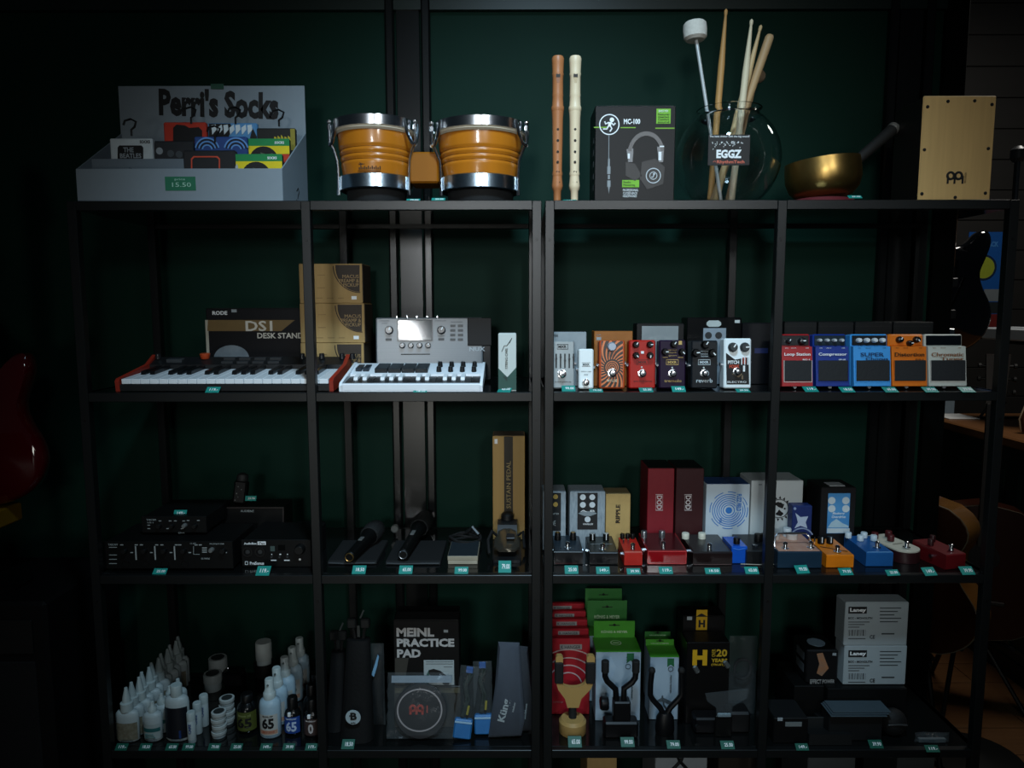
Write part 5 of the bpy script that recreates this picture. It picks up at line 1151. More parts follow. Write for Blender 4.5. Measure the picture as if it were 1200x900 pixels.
jar('white jar with grey lid label, front of the two bigger jars', 245.5, 813, 21, 20, 'bigger white jars')
jar('white jar with grey lid label, rear of the two bigger jars', 252, 801, 21, 27, 'bigger white jars')
t = jar('tall white tub with a dark label standing alone at the back', 307, 796, 18.5, 42, 'bigger white jars', dark=False)
b = B(); b.lathe([(t.h * .225 + .0035, .002), (t.h * .225 + .0035, t.h * .40)], seg=24, cap=False); b.done('label', INKK, t)
t = Th('clear_case', 'small clear plastic case standing between the jars', 'case', on(272, 806, S4)); k = t.k
b = B(); b.box(-12 * k, 12 * k, 0, .03, 0, 18 * k, .002); b.done('case', mat('#ffffff', .05, var=0, trans=1.0), t); b = B(); b.box(-10 * k, 10 * k, .004, .026, .002, 15 * k, .002); b.done('insert', BLACK, t)
DKG = mat('#0d0f10', .2)
t = bottle('amber_bottle', 'dark oil bottle with an olive green label reading 65', 286.5, 861, 23, [(.9, .3), (1, 2), (1, 27), (.85, 32), (.55, 35), (.5, 36)], DKG, sy=1, capprof=[(.6, 35.5), (.6, 44), (.5, 45), (.0005, 45)], capm=BLACK)
wraplabel(t, 4 * t.k, 27 * t.k, 1.35, mat('#4b5320', .55)); wraptext(t, '65', 14 * t.k, 17 * t.k, 12 * t.k, INKK, .03); wraptext(t, 'lemon oil', 23 * t.k, 15 * t.k, 3 * t.k, mat('#7d8550', .6))
SPB = mat('#9db7c4', .35, var=.03)
def spray(label, u, vb):
    t = bottle('spray_bottle', label, u, vb, 25, [(.9, .3), (1, 2), (1, 38), (.9, 44), (.6, 47), (.55, 48)], SPB, sy=.8, group='row of pale blue spray bottles',
               capprof=[(.58, 46), (.58, 53), (.50, 54), (.46, 54.5), (.44, 57), (.40, 57.5), (.40, 69), (.34, 70), (.0005, 70)], capm=BWC)
    b = B(); b.cyl((0, -.40 * t.r, 64 * t.k), .0025, .002, 'f', 8); b.done('nozzle', mat('#5b6463', .5), t)
    wraplabel(t, 5 * t.k, 30 * t.k, .95, mat('#b0b2ac', .6)); wraptext(t, '65', 19.5 * t.k, 14 * t.k, 13 * t.k, INKK, .04); wraptext(t, 'CREAM OF CARNAUBA', 9 * t.k, 15 * t.k, 3 * t.k, mat('#a5604a', .6)); wraptext(t, 'DUNLOP', 28 * t.k, 12 * t.k, 2 * t.k, INKK)
    wraplabel(t, 6 * t.k, 11 * t.k, .9, mat('#b08a74', .6), 'label_band', .0008)
    return t
s0 = spray('pale blue spray bottle with label 65, front of its row', 314.5, 866.5)
for i, nm in enumerate(('second', 'third', 'fourth', 'rearmost')): dup(s0.o, (s0.loc.x + .003 * i, s0.loc.y + .052 * (i + 1), S4), 'pale blue spray bottle, %s of the spray row going back' % nm)
def dark65(label, u, vb, wpx, lm, txt, tm, y=None):
    t = bottle('small_bottle', label, u, vb, wpx, [(.9, .3), (1, 2), (1, 24), (.85, 28), (.5, 31), (.45, 32)], DKG, sy=.8, group='small dark treatment bottles', capprof=[(.62, 31), (.62, 43), (.5, 45), (.0005, 45)], capm=BLACK, y=y)
    if lm:
        wraplabel(t, 3 * t.k, 23 * t.k, 1.15, lm); wraptext(t, txt, 11.5 * t.k, 12.5 * t.k if len(txt) > 1 else 6 * t.k, 12 * t.k, tm, .035); wraptext(t, 'conditioner', 21 * t.k, 13 * t.k, 2.4 * t.k, tm)
        b = B(); b.box(-.0065, .0005, -t.r * t.sy - .0035, -t.r * t.sy * .9, 24.5 * t.k, 29 * t.k, .0006); b.done('price_sticker', INKW, t)
    return t
dark65('small dark bottle with a bright blue label reading 65', 341.5, 862.5, 19.5, mat('#1d4088', .5), '65', mat('#aebfd6', .6))
dark65('small dark bottle with brown label and pale numeral beside the post', 364.5, 865, 19, mat('#40322f', .5), '0', mat('#b9b4b2', .6))
d0 = dark65('small dark bottle with black cap behind the brown labelled one', 364, 848, 19, None, '', None)
for i, nm in enumerate(('second', 'third')): dup(d0.o, (d0.loc.x - .001, d0.loc.y + .05 * (i + 1), S4), 'small dark bottle, %s behind the brown labelled one by the post' % nm)
for u, wh in ((141, 'the brown patterned dropper bottle'), (169, 'the teal banded dropper bottle'), (200, 'the big navy labelled bottle'), (219.5, 'the front stick tube'), (250, 'the stacked small pots'), (276, 'the olive label bottle'), (311, 'the front spray bottle'), (337.5, 'the blue label bottle'), (364, 'the brown label bottle')):
    tag(u, 877, S4, 'in front of ' + wh, wpx=14, hpx=5)

# ------------------------------------------------------------------ bottom shelf, middle: straps, practice pads, sachets, cloth bags
def strap(label, u, vb, wpx, hpx, badge):
    p = on(u, vb, S4); t = Th('folded_strap', label, 'strap', (p.x, p.y, S4)); k = t.k; w = wpx * k; h = hpx * k
    b = B(); n = 14; vs = []; fs = []
    for i in range(n + 1):
        f = i / n; ww = w / 2 * (1 - .30 * f); y0 = .02 + .05 * f + .004 * sin(5 * f); d = .024 - .010 * f
        for j in range(12):
            a = 2 * pi * j / 12; vs.append((ww * (abs(cos(a)) ** .7) * (1 if cos(a) > 0 else -1), y0 + d * sin(a), h * f))
    for i in range(n):
        for j in range(12): a = i * 12 + j; c = i * 12 + (j + 1) % 12; fs.append([a, c, c + 12, a + 12])
    fs += [list(range(12))[::-1], [n * 12 + j for j in range(12)]]; b.add(vs, fs); b.done('padded_strap', mat('#050606', .8, bump=.4, scale=160, spec=.3), t, smooth=70)
    yt = .07
    for sx in (-1, 1):
        b = B(); b.tube([(sx * w * .12, yt, h - .005), (sx * w * .16, yt, h + .02), (sx * w * .22, yt, h + .035)], .004, 6); b.done('webbing', RUBBER, t)
        b = B(); b.box(sx * w * .20 - .011, sx * w * .20 + .011, yt - .008, yt + .004, h + .026, h + .050, .003); b.done('buckle', mat('#1e2122', .35), t)
    b = B(); b.box(-.004, .004, yt - .006, yt - .003, h + .004, h + .034, .001); b.done('metal_slider', mat('#6d7474', .3, .9), t)
    b = B(); b.tube([(.004, yt, h + .05), (.013, yt - .004, h + .07)], .0022, 6); b.done('loop', mat('#4d5252', .4), t)
    if badge:
        b = B(); b.lathe([(.0175, 0), (.0175, .0012)], (-.003, .0015, 32 * k), 'f', 28); bd = b.done('badge', mat('#9fb0b5', .5), t)
        b = B(); b.text('B', -.0015, 33.5 * k, .015, .018, -.0005, .0008, .04); b.text('audio', -.003, 25.5 * k, .011, .003, -.0005, .0008, .02); b.tube([(-.0115, -.0005, 34 * k), (.0, -.0005, 34 * k)], .0012, 5); b.done('lettering', INKK, bd)
    return t
t = strap('black padded strap folded upright with a round pale badge', 416, 871, 40, 112, True)
strap('black padded strap with metal slider squeezed beside the post', 391, 858, 24, 84, False)
p = on(441, 858, S4)
t = Th('plastic_sleeve', 'crumpled clear plastic sleeve with blue card beside the badge strap', 'plastic bag', (p.x, p.y + .03, S4)); k = t.k
def crumple(w, h, d, seed, nx=8, nz=14, taper=0.0, skew=0.0):
    r = random.Random(seed); vs = []; fs = []
    for side in (0, 1):
        for i in range(nz + 1):
            for j in range(nx + 1):
                f = i / nz; e = sin(pi * j / nx) ** .5 * sin(pi * min(max(f, .0), 1)) ** .35
                vs.append(((j / nx - .5) * w * (1 - taper * f) + skew * f * w + r.uniform(-1, 1) * w * .02, (1 if side else -1) * d * e * (.6 + .4 * r.random()), f * h))
    N = (nz + 1) * (nx + 1)
    for side in (0, 1):
        for i in range(nz):
            for j in range(nx):
                a = side * N + i * (nx + 1) + j; q = [a, a + 1, a + nx + 2, a + nx + 1]; fs.append(q if side == 0 else q[::-1])
    return vs, fs
FILM = mat('#aab6ba', .14, var=0, alpha=.045, bump=.9, scale=70, spec=.8)
b = B(); b.add(*crumple(16 * k, 100 * k, .012, 3)); b.done('film', FILM, t, smooth=30)
b = B(); b.add(*crumple(12 * k, 80 * k, .005, 5)); b.done('contents', BLACK, t)
b = B(); b.prism([(-.012, .135), (-.002, .165), (.004, .185), (.007, .18), (.002, .155), (-.006, .13)], -.014, -.012); b.done('blue_card', mat('#6f9fc0', .5), t)
tag(407, 874.5, S4, 'in front of the badge strap', hpx=7, wpx=15)

y = .09
t = carton('practice_pad_box', 'black carton lettered MEINL PRACTICE PAD, upper of two stacked', 462, 538.5, 727, y, S4, .05, mat('#101111', .45), None, flap=mat('#1b1c1c', .4))
# stands on the lower carton: shift its base up
zb_ = at(500, 803.5, y).z
lo = place('practice_pad_box', 'black carton under the lettered practice pad carton, half hidden by a bagged pad', 'box', 462, 540, 804.5, y + .0, S4)
t.o.location.z = zb_; b = None
for ch in list(t.o.children): bpy.data.objects.remove(ch)
t.loc.z = zb_; hh = at(500, 727, y).z - zb_
b = B(); b.box(-t.w / 2, t.w / 2, 0, .05, 0, hh, .0012); b.done('carton', mat('#090a0a', .45, spec=.3), t)
b = B(); b.box(-t.w / 2 + .002, t.w / 2 - .002, .002, .048, hh, hh + .0009); b.done('top_flap', mat('#1b1c1c', .4), t)
b = t.b(); b.T('MEINL', 465, 735.5, 508.5, 746, off=.045); b.T('PRACTICE', 465.5, 748, 532, 758, off=.045); b.T('PAD', 465.5, 760.5, 493, 770.5, off=.045); b.done('lettering', mat('#a9a9a7', .6), t)
b = t.b(); b.R(520, 738, 525, 741); b.done('price_sticker', GREYP, t)
b = t.b(); b.R(497, 773.5, 532, 802.5); b.done('picture_panel', mat('#9aa6a8', .55), t)
b = t.b(); b.P([(502, 789), (503, 785), (508, 783.5), (516, 786), (524, 792), (527, 799), (526, 802), (520, 802), (516, 797), (508, 794)], -.0012); b.done('pad_picture', INKK, t)
b = t.b(); b.R(499, 797.5, 502.5, 801.5, -.0012); b.P([(500, 796), (500, 790), (503, 784), (503, 793)], -.0012); b.done('green_print', mat('#1f5147', .5), t)
b = t.b(); [b.R(499, 775 + 2.5 * i, 531, 775.6 + 2.5 * i, -.0011) for i in range(2)]; b.R(520, 781, 530, 781.6, -.0011); b.done('fine_print', mat('#5a6264', .5), t)
b = t.b(); b.P([(463, 771), (479, 771), (474, 802), (463, 802)]); b.done('grey_print', mat('#34332e', .5), t)
b = B(); b.box(-lo.w / 2, lo.w / 2, 0, .05, 0, zb_ - S4 - .0012, .0012); b.done('carton', mat('#26241f', .5), lo)
b = lo.b(); b.R(463, 806, 539, 812); b.done('pale_stripe', mat('#4b4838', .5), lo)
t = carton('accessory_box', 'narrow black box with a pale label behind the practice pad carton', 464, 538, 720, .155, S4, .05, mat('#0d0d0e', .4))
b = t.b(); b.P([(467, 726), (468.5, 722), (490, 722), (489, 726)]); b.done('label', mat('#8b9492', .5), t)
b = t.b(); b.R(523, 723.5, 532, 725.5); b.done('white_print', mat('#7c8281', .5), t)
# bagged practice pad
p = on(492, 870, S4); t = Th('practice_pad', 'round practice pad with red logo in a clear bag', 'practice pad', (p.x, p.y, S4 + .006), tilt=.28); k = t.k
R = 31 * k
b = B(); b.lathe([(R * .98, 0), (R, .003), (R, .011), (R * .97, .013), (.0004, .013)], (0, .016, R), 'f', 40); b.done('pad', mat('#141517', .7), t)
b = B(); b.ring(-.002, R * 1.05, 22.5 * k, 24 * k, .0015, .0035, seg=48, sx=1.12); b.done('white_ring', mat('#8d8787', .6), t)
b = B()
for cx in (-.013, .003): b.ring(cx * 1.1 - .004, R * 1.12, .0035, .0085, .0012, .0035, seg=18)
for x in (-.0255, -.0115, .0025): b.box(x - .0005, x + .005, .0012, .0035, R * 1.12 - .014, R * 1.12)
b.box(.014, .017, .0012, .0035, R * 1.12 - .010, R * 1.12 + .006); b.done('logo', mat('#8a2f24', .6), t)
b = B(); b.add(*crumple(80 * k, 74 * k, .022, 11), M=Matrix.Translation((0, .010, 0))); b.done('clear_bag', FILM, t, smooth=30)
b = B(); b.box(-36 * k, 36 * k, .012, .014, 62 * k, 70 * k); b.done('header_card', mat('#6e7f8b', .5), t)
# blue sachets
for i, (u, vb, rz, lab) in enumerate(((541, 870, .35, 'left'), (562, 866, -.05, 'right'))):
    p = on(u, vb, S4); t = Th('reed_sachet', 'clear sachet with a bright blue end, %s of the two' % lab, 'packet', (p.x - .001 + .010 * i, p.y + .012 + .004 * i, S4 + .0025), tilt=.15, ry=.12 if i == 0 else -.02, group='clear sachets with blue ends'); k = t.k
    b = B(); b.add(*crumple(22 * k, 84 * k, .010, 21 + i)); b.done('film', FILM, t, smooth=30)
    b = B(); b.box(-10.5 * k, 10.5 * k, -.008, .008, .001, 23 * k, .003); b.done('blue_end', mat('#1f66a0', .4), t)
    b = B(); b.box(-10 * k, 10 * k, -.0092, -.0078, 19 * k, 21 * k); b.done('pale_line', mat('#8fb4cc', .4), t)
    b = B(); b.tube([(-2 * k, 0, 26 * k), (2 * k, -.002, 46 * k), (-3 * k, .001, 62 * k), (3 * k, 0, 76 * k)], .006, 8); b.done('contents', mat('#2f3a36', .5, c2='#141a1a', scale=60), t)
    b = B(); b.tube([(3 * k, -.010, 30 * k), (4 * k, -.0105, 40 * k)], .003, 6); b.done('yellow_piece', mat('#8a8340', .5), t)
    b = B(); b.box(-4 * k, 4 * k, -.004, .004, 76 * k, 83 * k, .001); b.done('blue_tip', mat('#274f86', .5), t)
# cloth recorder bags
for i, (pts, vb, lab, rz) in enumerate((([(-20, 0), (19, 2), (23, 20), (17, 112), (-8, 113), (-12, 60)], 868, 'slate blue cloth recorder bag lettered Küng', 0), ([(-13, 0), (14, 1), (16, 30), (8, 100), (-9, 102), (-12, 50)], 868, 'darker cloth recorder bag leaning behind the lettered one', 0))):
    u = 592 if i == 0 else 611
    p = on(u, vb, S4); t = Th('recorder_bag', lab, 'cloth bag', (p.x, p.y + .024 * i, S4 + .003), tilt=.10, group='cloth recorder bags'); k = t.k
    b = B(); P = [(x * k, z * k) for x, z in pts]
    cx = sum(x for x, z in P) / len(P); cz = sum(z for x, z in P) / len(P)
    inner = [(cx + (x - cx) * .82, cz + (z - cz) * .9) for x, z in P]; n = len(P)
    vs = [(x, .0, z) for x, z in inner] + [(x, .010, z) for x, z in P] + [(x, .018, z) for x, z in inner]
    fs = [list(range(n)), [2 * n + j for j in range(n)][::-1]]
    for r_ in (0, 1): fs += [[r_ * n + j, r_ * n + (j + 1) % n, (r_ + 1) * n + (j + 1) % n, (r_ + 1) * n + j] for j in range(n)]
    b.add(vs, fs); b.done('cloth', mat('#3a424c' if i == 0 else '#2a2f35', .85, bump=.5, scale=40), t, smooth=60)
    b = B()
    if i == 0: b.text('Küng', .005 * 0 - .001, 34 * k, 27 * k, 11 * k, -.0006, .0008, .03, rot=1.32); b.text('zauber', 10 * k, 38 * k, 12 * k, 2.4 * k, -.0006, .0008, .01, rot=1.32)
    else: b.text('blockfloete', 5 * k, 26 * k, 18 * k, 2.4 * k, -.0006, .0008, .01, rot=1.45); [b.box(-4 * k, -3 * k, -.0006, .0004, (12 + 4 * j) * k, (13 + 4 * j) * k) for j in range(4)]
    b.done('lettering', mat('#8e999c', .6), t)

# ------------------------------------------------------------------ bottom shelf, right unit: red and green cartons, instrument hangers
REDB = mat('#9c1824', .45); RLAB = mat('#8f8d8c', .6)
for i, (yy, vt, nm) in enumerate(((.145, 749, 'front, with white arcs'), (.195, 737.5, 'second'), (.235, 726.5, 'third'), (.272, 717, 'fourth'), (.309, 708, 'rearmost'))):
    t = carton('hanger_box', 'red hanger carton, %s of the red row of five' % nm, 644 - .0 * i, 691 - 1.6 * i, vt, yy, S4, .016, REDB, 'red hanger cartons')
    b = t.b(); b.R(656 - 2 * i, vt + (6 if i == 0 else 2), 682 - 3 * i, vt + (12 if i == 0 else 6.5)); lb = b.done('label', RLAB, t)
    b = t.b(); b.T('K HANGER', 657.5 - 2 * i, vt + (7 if i == 0 else 2.8), 680 - 3 * i, vt + (11 if i == 0 else 5.7), y=-.0013); b.done('lettering', INKK, lb)
    if i == 0:
        b = t.b()
        for r_ in (15, 24, 33, 43): b.RG(666, 803, r_, r_ + 1.3, a0=(.25 if r_ < 20 else .38 if r_ < 30 else .80), a1=(pi - .6 if r_ < 30 else 2.15), seg=24)
        b.done('arc_print', mat('#b9a3a2', .6), t)
        b = t.b(); b.T('Guitar wall hanger', 648, 821, 660, 824); b.done('lettering', mat('#9a6a68', .6), t)
GRN = mat('#3d8a24', .45); GRN2 = mat('#2b6a2c', .5); WBX = mat('#a3b4bd', .5, c2='#7a93a8', scale=9)
def kbox(label, u0, u1, vf0, vtab0, vtab1, ut0, ut1, y, d, front=True, group='green topped hanger cartons'):
    t = place('hanger_box', label, 'box', u0, u1, vf0, y, S4, group=group)
    b = B(); b.box(-t.w / 2, t.w / 2, 0, d, 0, t.h, .001); b.done('carton', WBX, t)
    b = B(); b.box(-t.w / 2 - .0002, t.w / 2 + .0002, -.0003, d + .0003, t.h - .0002, t.h + .001); b.done('green_top', GRN, t)
    zt = at((u0 + u1) / 2, vtab0, y + d).z - S4
    kd = depth((t.loc.x, y + d, S4 + zt)) / FPX; tw = (ut1 - ut0) * kd
    b = B(); b.box(-tw / 2, tw / 2, d - .001, d + .0005, t.h, zt, .0003); tb = b.done('hang_tab', GRN if front else GRN2, t)
    zm = t.h + (zt - t.h) * .38
    b = B(); b.text('KÖNIG & MEYER', 0, zm, tw * .64, (zt - t.h) * .16, d - .0016, .0008, .02); b.done('lettering', mat('#a9c29f', .6), tb)
    b = B(); zq = t.h + (zt - t.h) * .75; b.box(-tw * .13, tw * .13, d - .0016, d - .0008, zq - .0012, zq + .0012); b.cyl((0, d - .0008, zq + .001), .0035, .0008, 'f', 12); b.done('euro_slot', mat('#12240e', .6), tb)
    return t
t = kbox('white and green hanger carton, front of the wide ones', 698, 750.5, 764, 727.5, 746, 697, 745, .118, .075)
b = B(); b.ring(0, .038, .0085, .0100, t.h - .0, t.h + .0018, seg=28, sx=1.3, ); 
b = B(); vs = []; n = 24
for i in range(n):
    a = 2 * pi * i / n
    for r in (1, 1.25): vs.append((.011 * r * cos(a), .045 + .011 * r * sin(a), t.h + .0014))
b.add(vs, [[2 * i, 2 * i + 1, (2 * i + 3) % (2 * n), (2 * i + 2) % (2 * n)] for i in range(n)]); b.box(-.007, .007, .043, .047, t.h + .0008, t.h + .0015); b.done('oval_logo', mat('#b5cfae', .6), t)
b = t.b(); b.R(734.5, 765.5, 743, 773); b.P([(734.5, 773), (743, 773), (743, 777), (738.8, 773.8), (734.5, 777)]); b.done('green_ribbon', mat('#1c5a36', .5), t)
b = t.b(); b.RG(736, 781, 2.5, 3.3); b.R(740, 795, 741.2, 818); [b.R(734, 770 + 3 * i, 734.8, 771 + 3 * i) for i in range(3)]; b.T('GUITAR HANGER', 739.4, 794, 741.6, 820, rot=pi / 2); b.done('fine_print', mat('#3d5058', .6), t)
b = t.b(); b.P([(700, 775), (716, 770), (722, 782), (716, 800), (704, 812), (700, 800)], -.0004); b.done('blue_artwork', mat('#7f9bb4', .5, c2='#a3b4bd', scale=30), t)
# the two cartons behind it
kbox('green tab of the wide carton second from the front', 690, 738, 745, 703.5, 740, 686, 732.5, .205, .055, False)
kbox('green tab of the wide carton standing rearmost', 686, 732, 727, 689.5, 704, 683, 726, .272, .045, False)
t = kbox('narrow white and green carton behind the curved hanger', 761.5, 795, 770, 749, 758, 758, 791, .122, .06)
b = t.b(); b.R(782, 771.5, 790, 778); b.P([(782, 778), (790, 778), (790, 781.5), (786, 778.7), (782, 781.5)]); b.done('green_ribbon', mat('#1c5a36', .5), t)
b = t.b(); b.RG(786, 784, 2.4, 3.2); b.T('ukulele holder', 784.6, 790, 787, 812, rot=pi / 2); b.P([(768, 822), (776, 817), (791, 824), (791, 828), (776, 822)]); b.tube([(t.q(776, 815)[0], -.001, t.q(776, 815)[1]), (t.q(778, 826)[0], -.001, t.q(778, 826)[1]), (t.q(782, 831)[0], -.001, t.q(782, 831)[1])], .0022, 6); b.done('hanger_picture', mat('#4a5358', .6), t)
kbox('green tab of the narrow carton standing behind', 759, 790, 757, 740, 749, 757, 787, .20, .05, False)

OAK = mat('#a5864f', .45, scale=16, stretch=(1, 1, .2), var=.2)
t = lay('wooden_hanger', 'pale wooden instrument hanger with padded fork on a round base', 'hanger', 656, 688.5, 866.5, S4); k = t.k
b = B(); b.lathe([(.0004, 0), (15.5 * k, 0), (16.2 * k, .002), (16.2 * k, 14 * k), (13.5 * k, 17.5 * k), (.0004, 18 * k)], (0, 16.2 * k, 0), 'z', 36); b.done('round_base', OAK, t)
yy = 16.2 * k; P = lambda u, v: ((u - 672) * k, (866.5 - v) * k * .93 + .004)
b = B(); b.tube([(0, yy, 17 * k), (0, yy + .004, 25 * k), (0, yy + .004, 36 * k)], .0095, 12); b.done('black_stem', RUBBER, t)
arc = [(672 + 14 * sin(a), 801 + 7 * cos(a)) for a in [-pi / 2 + pi * i / 10 for i in range(11)]]
yoke = [(651.5, 768), (653, 765.5), (658, 765.5), (660, 768), (659.5, 796)] + arc[1:-1] + [(688, 796), (688, 768), (690, 765.5), (695.5, 765.5), (697.5, 768), (697, 800), (693, 810), (682, 823), (679, 835), (665.5, 835), (662.5, 823), (654.5, 811), (651.5, 800)]
b = B(); b.prism([P(u, v) for u, v in yoke], yy - .006, yy + .006); b.done('fork', OAK, t)
for u0, u1 in ((650.3, 660.5), (687, 698)):
    x0, z0 = P(u0, 803); x1, z1 = P(u1, 774); b = B(); b.box(x0, x1, yy - .009, yy + .009, z0, z1, .003); b.done('padded_sleeve', mat('#0d0c0c', .8), t)
BLKM = mat('#07080a', .4, spec=.35)
t = lay('guitar_hanger', 'black double armed guitar hanger with square base in front of the white carton', 'hanger', 708, 748, 866, S4); k = t.k
b = B(); b.box(-20 * k, 20 * k, 0, .035, 0, 20 * k, .004); b.done('base_block', BLKM, t)
b = B(); b.box(-9 * k, 11 * k, .004, .034, 20 * k, 44 * k, .003); b.done('neck_block', BLKM, t)
b = B(); b.lathe([(7 * k, 0), (8 * k, .004), (8 * k, .016), (6.5 * k, .02)], (-14 * k, .022, 38 * k), '-x', 14); b.done('knob', BLKM, t)
for pts in ([(-5, 44), (-6, 56), (-16, 66), (-18.5, 72), (-18.5, 78)], [(4, 44), (4, 57), (13, 64), (17, 70), (17.5, 78)]):
    b = B(); b.tube([(x * k, .02, z * k) for x, z in pts], 3.6 * k, 10); b.done('arm', BLKM, t)
    b = B(); x, z = pts[-1]; b.cyl((x * k, .02, z * k - .003), 4.6 * k, 15 * k, 'z', 14, bev=.002); b.done('foam_tip', RUBBER, t)
t = lay('guitar_hanger', 'black wide armed hanger with oval base in front of the narrow carton', 'hanger', 769, 793, 865, S4); k = t.k
b = B(); b.lathe([(.0004, 0), (10.5 * k, 0), (11.5 * k, 6 * k), (10.5 * k, 20 * k), (7 * k, 26 * k), (.0004, 27 * k)], (0, .02, 0), 'z', 20, sy=.7); b.done('oval_base', BLKM, t)
for sx, pts in ((-1, [(-2, 24), (-6, 32), (-15, 42), (-18, 48), (-18, 62), (-16.5, 78)]), (1, [(2, 24), (6, 32), (15, 42), (19, 48), (19, 62), (18, 78)])):
    b = B(); b.tube([(x * k, .02, z * k) for x, z in pts], 3.4 * k, 10); b.done('arm', BLKM, t)
    b = B(); x, z = pts[-1]; b.sphere((x * k, .02, z * k), 4.2 * k, 12); b.done('end_ball', RUBBER, t)
YEL = mat('#b58d12', .5)
t = carton('stand_box', 'tall black carton with yellow H marks and hang tab', 799, 848, 722, .175, S4, .06, mat('#080808', .45, spec=.3))
b = t.b(); b.R(815.5, 714.5, 829, 738, -.0012, .0002); tb = b.done('yellow_tab', YEL, t)
b = t.b(); b.T('H', 818.5, 726, 826, 735, y=-.0018, off=.05); b.P([(815, 722.5), (822, 718.5), (829.5, 722.5)], -.0018, -.0008); b.done('lettering', INKK, tb)
b = t.b(); b.T('H', 816, 743, 825, 749, off=.05); b.T('20', 828, 743, 837, 748); [b.R(809, 750.5 + i, 848, 751 + i) for i in (0,)]; b.R(823, 754, 840, 755.2); b.done('lettering', mat('#8c6f14', .5), t)
b = t.b(); b.R(805, 722.5, 811, 726.5); b.done('price_sticker', GREYP, t)
t = carton('stand_box', 'black carton lettered H 20 YEARS in front of the yellow tabbed one', 804, 854, 753, .105, S4, .06, mat('#070707', .4, spec=.3))
b = t.b(); b.T('H', 811.5, 761, 828.5, 780, off=.06); b.done('logo', YEL, t)
b = t.b(); b.T('20', 839.5, 760.5, 852, 769.5, off=.03); b.T('YEARS', 833.5, 771.5, 852, 776, off=.04); b.T('(TRUST)', 833.5, 777.5, 849, 780.5, off=.03); b.T('OVER', 834, 760.5, 838.5, 769.5, rot=pi / 2); b.done('lettering', mat('#a5861c', .5), t)
b = t.b(); b.R(815, 833, 832, 834.5); b.done('yellow_strip', mat('#6d5510', .5), t)
for (u, v, a), nm in (((815.5, 784, .5), 'left'), ((851, 778, .6), 'right')):
    x, z = t.q(u, v); b = B(); b.box(-.006, .006, -.006, .0, -.011, .011, .003, M=Matrix.Translation((x, 0, z)) @ Matrix.Rotation(-a, 4, 'Y')); b.done('clip', mat('#8b9190', .25, .8), t)
p = on(836, 836, S4); t = Th('plastic_tray', 'clear plastic tray scrap with bright crimped end before the H carton', 'plastic wrap', (p.x, .05, S4)); k = t.k
b = B(); b.prism([(-24 * k, 52 * k), (26 * k, 58 * k), (24 * k, 48 * k), (8 * k, 38 * k), (6 * k, 26 * k), (-10 * k, 26 * k), (-11 * k, 36 * k), (-22 * k, 44 * k)], 0, .008); b.done('film', FILM, t, smooth=30)
b = B(); b.box(-10 * k, 6 * k, -.003, .002, 25 * k, 30 * k, .002); b.done('crimped_end', mat('#a8c0ca', .15, .6, bump=.8, scale=80), t)
b = B(); b.box(-12 * k, 8 * k, .001, .007, 0, 26 * k, .002); b.done('backing', BLACK, t)
t = place('bagged_cable', 'black cable coil in a clear bag right of the H cartons', 'bag', 856, 889, 749, .13, S4); k = t.k
b = B(); b.add(*crumple(t.w, t.h, .016, 31), M=Matrix.Translation((0, .018, 0))); b.done('clear_bag', FILM, t, smooth=30)
b = B(); b.tube([(.020 * cos(a) * (1 + .1 * sin(2 * a)), .016 + .002 * sin(3 * a), t.h * .58 + .026 * sin(a)) for a in [.3 * i for i in range(80)]], .0035, 6); b.done('cable_coil', RUBBER, t)
t = lay('clamp', 'black clamp block lying on the shelf before the H carton', 'clamp', 814, 880, 861, S4); k = t.k
b = B(); b.box(-t.w / 2, t.w * .15, 0, .04, 0.002, 20 * k, .004); b.done('jaw', BLKM, t); b = B(); b.box(t.w * .12, t.w / 2, .004, .05, 0, 26 * k, .005); b.done('body', mat('#08090a', .5), t)
b = B(); b.cyl((-t.w * .46, .0, 11 * k), .005, .004, 'f', 10); b.done('screw', mat('#303334', .3, .8), t)
tag(674, 872, S4, 'in front of the wooden hanger', hpx=8, wpx=16); tag(736, 872, S4, 'in front of the double armed hanger', hpx=7); tag(790, 874.5, S4, 'in front of the wide armed hanger', hpx=6); tag(853.5, 875, S4, 'in front of the black clamp', hpx=6)

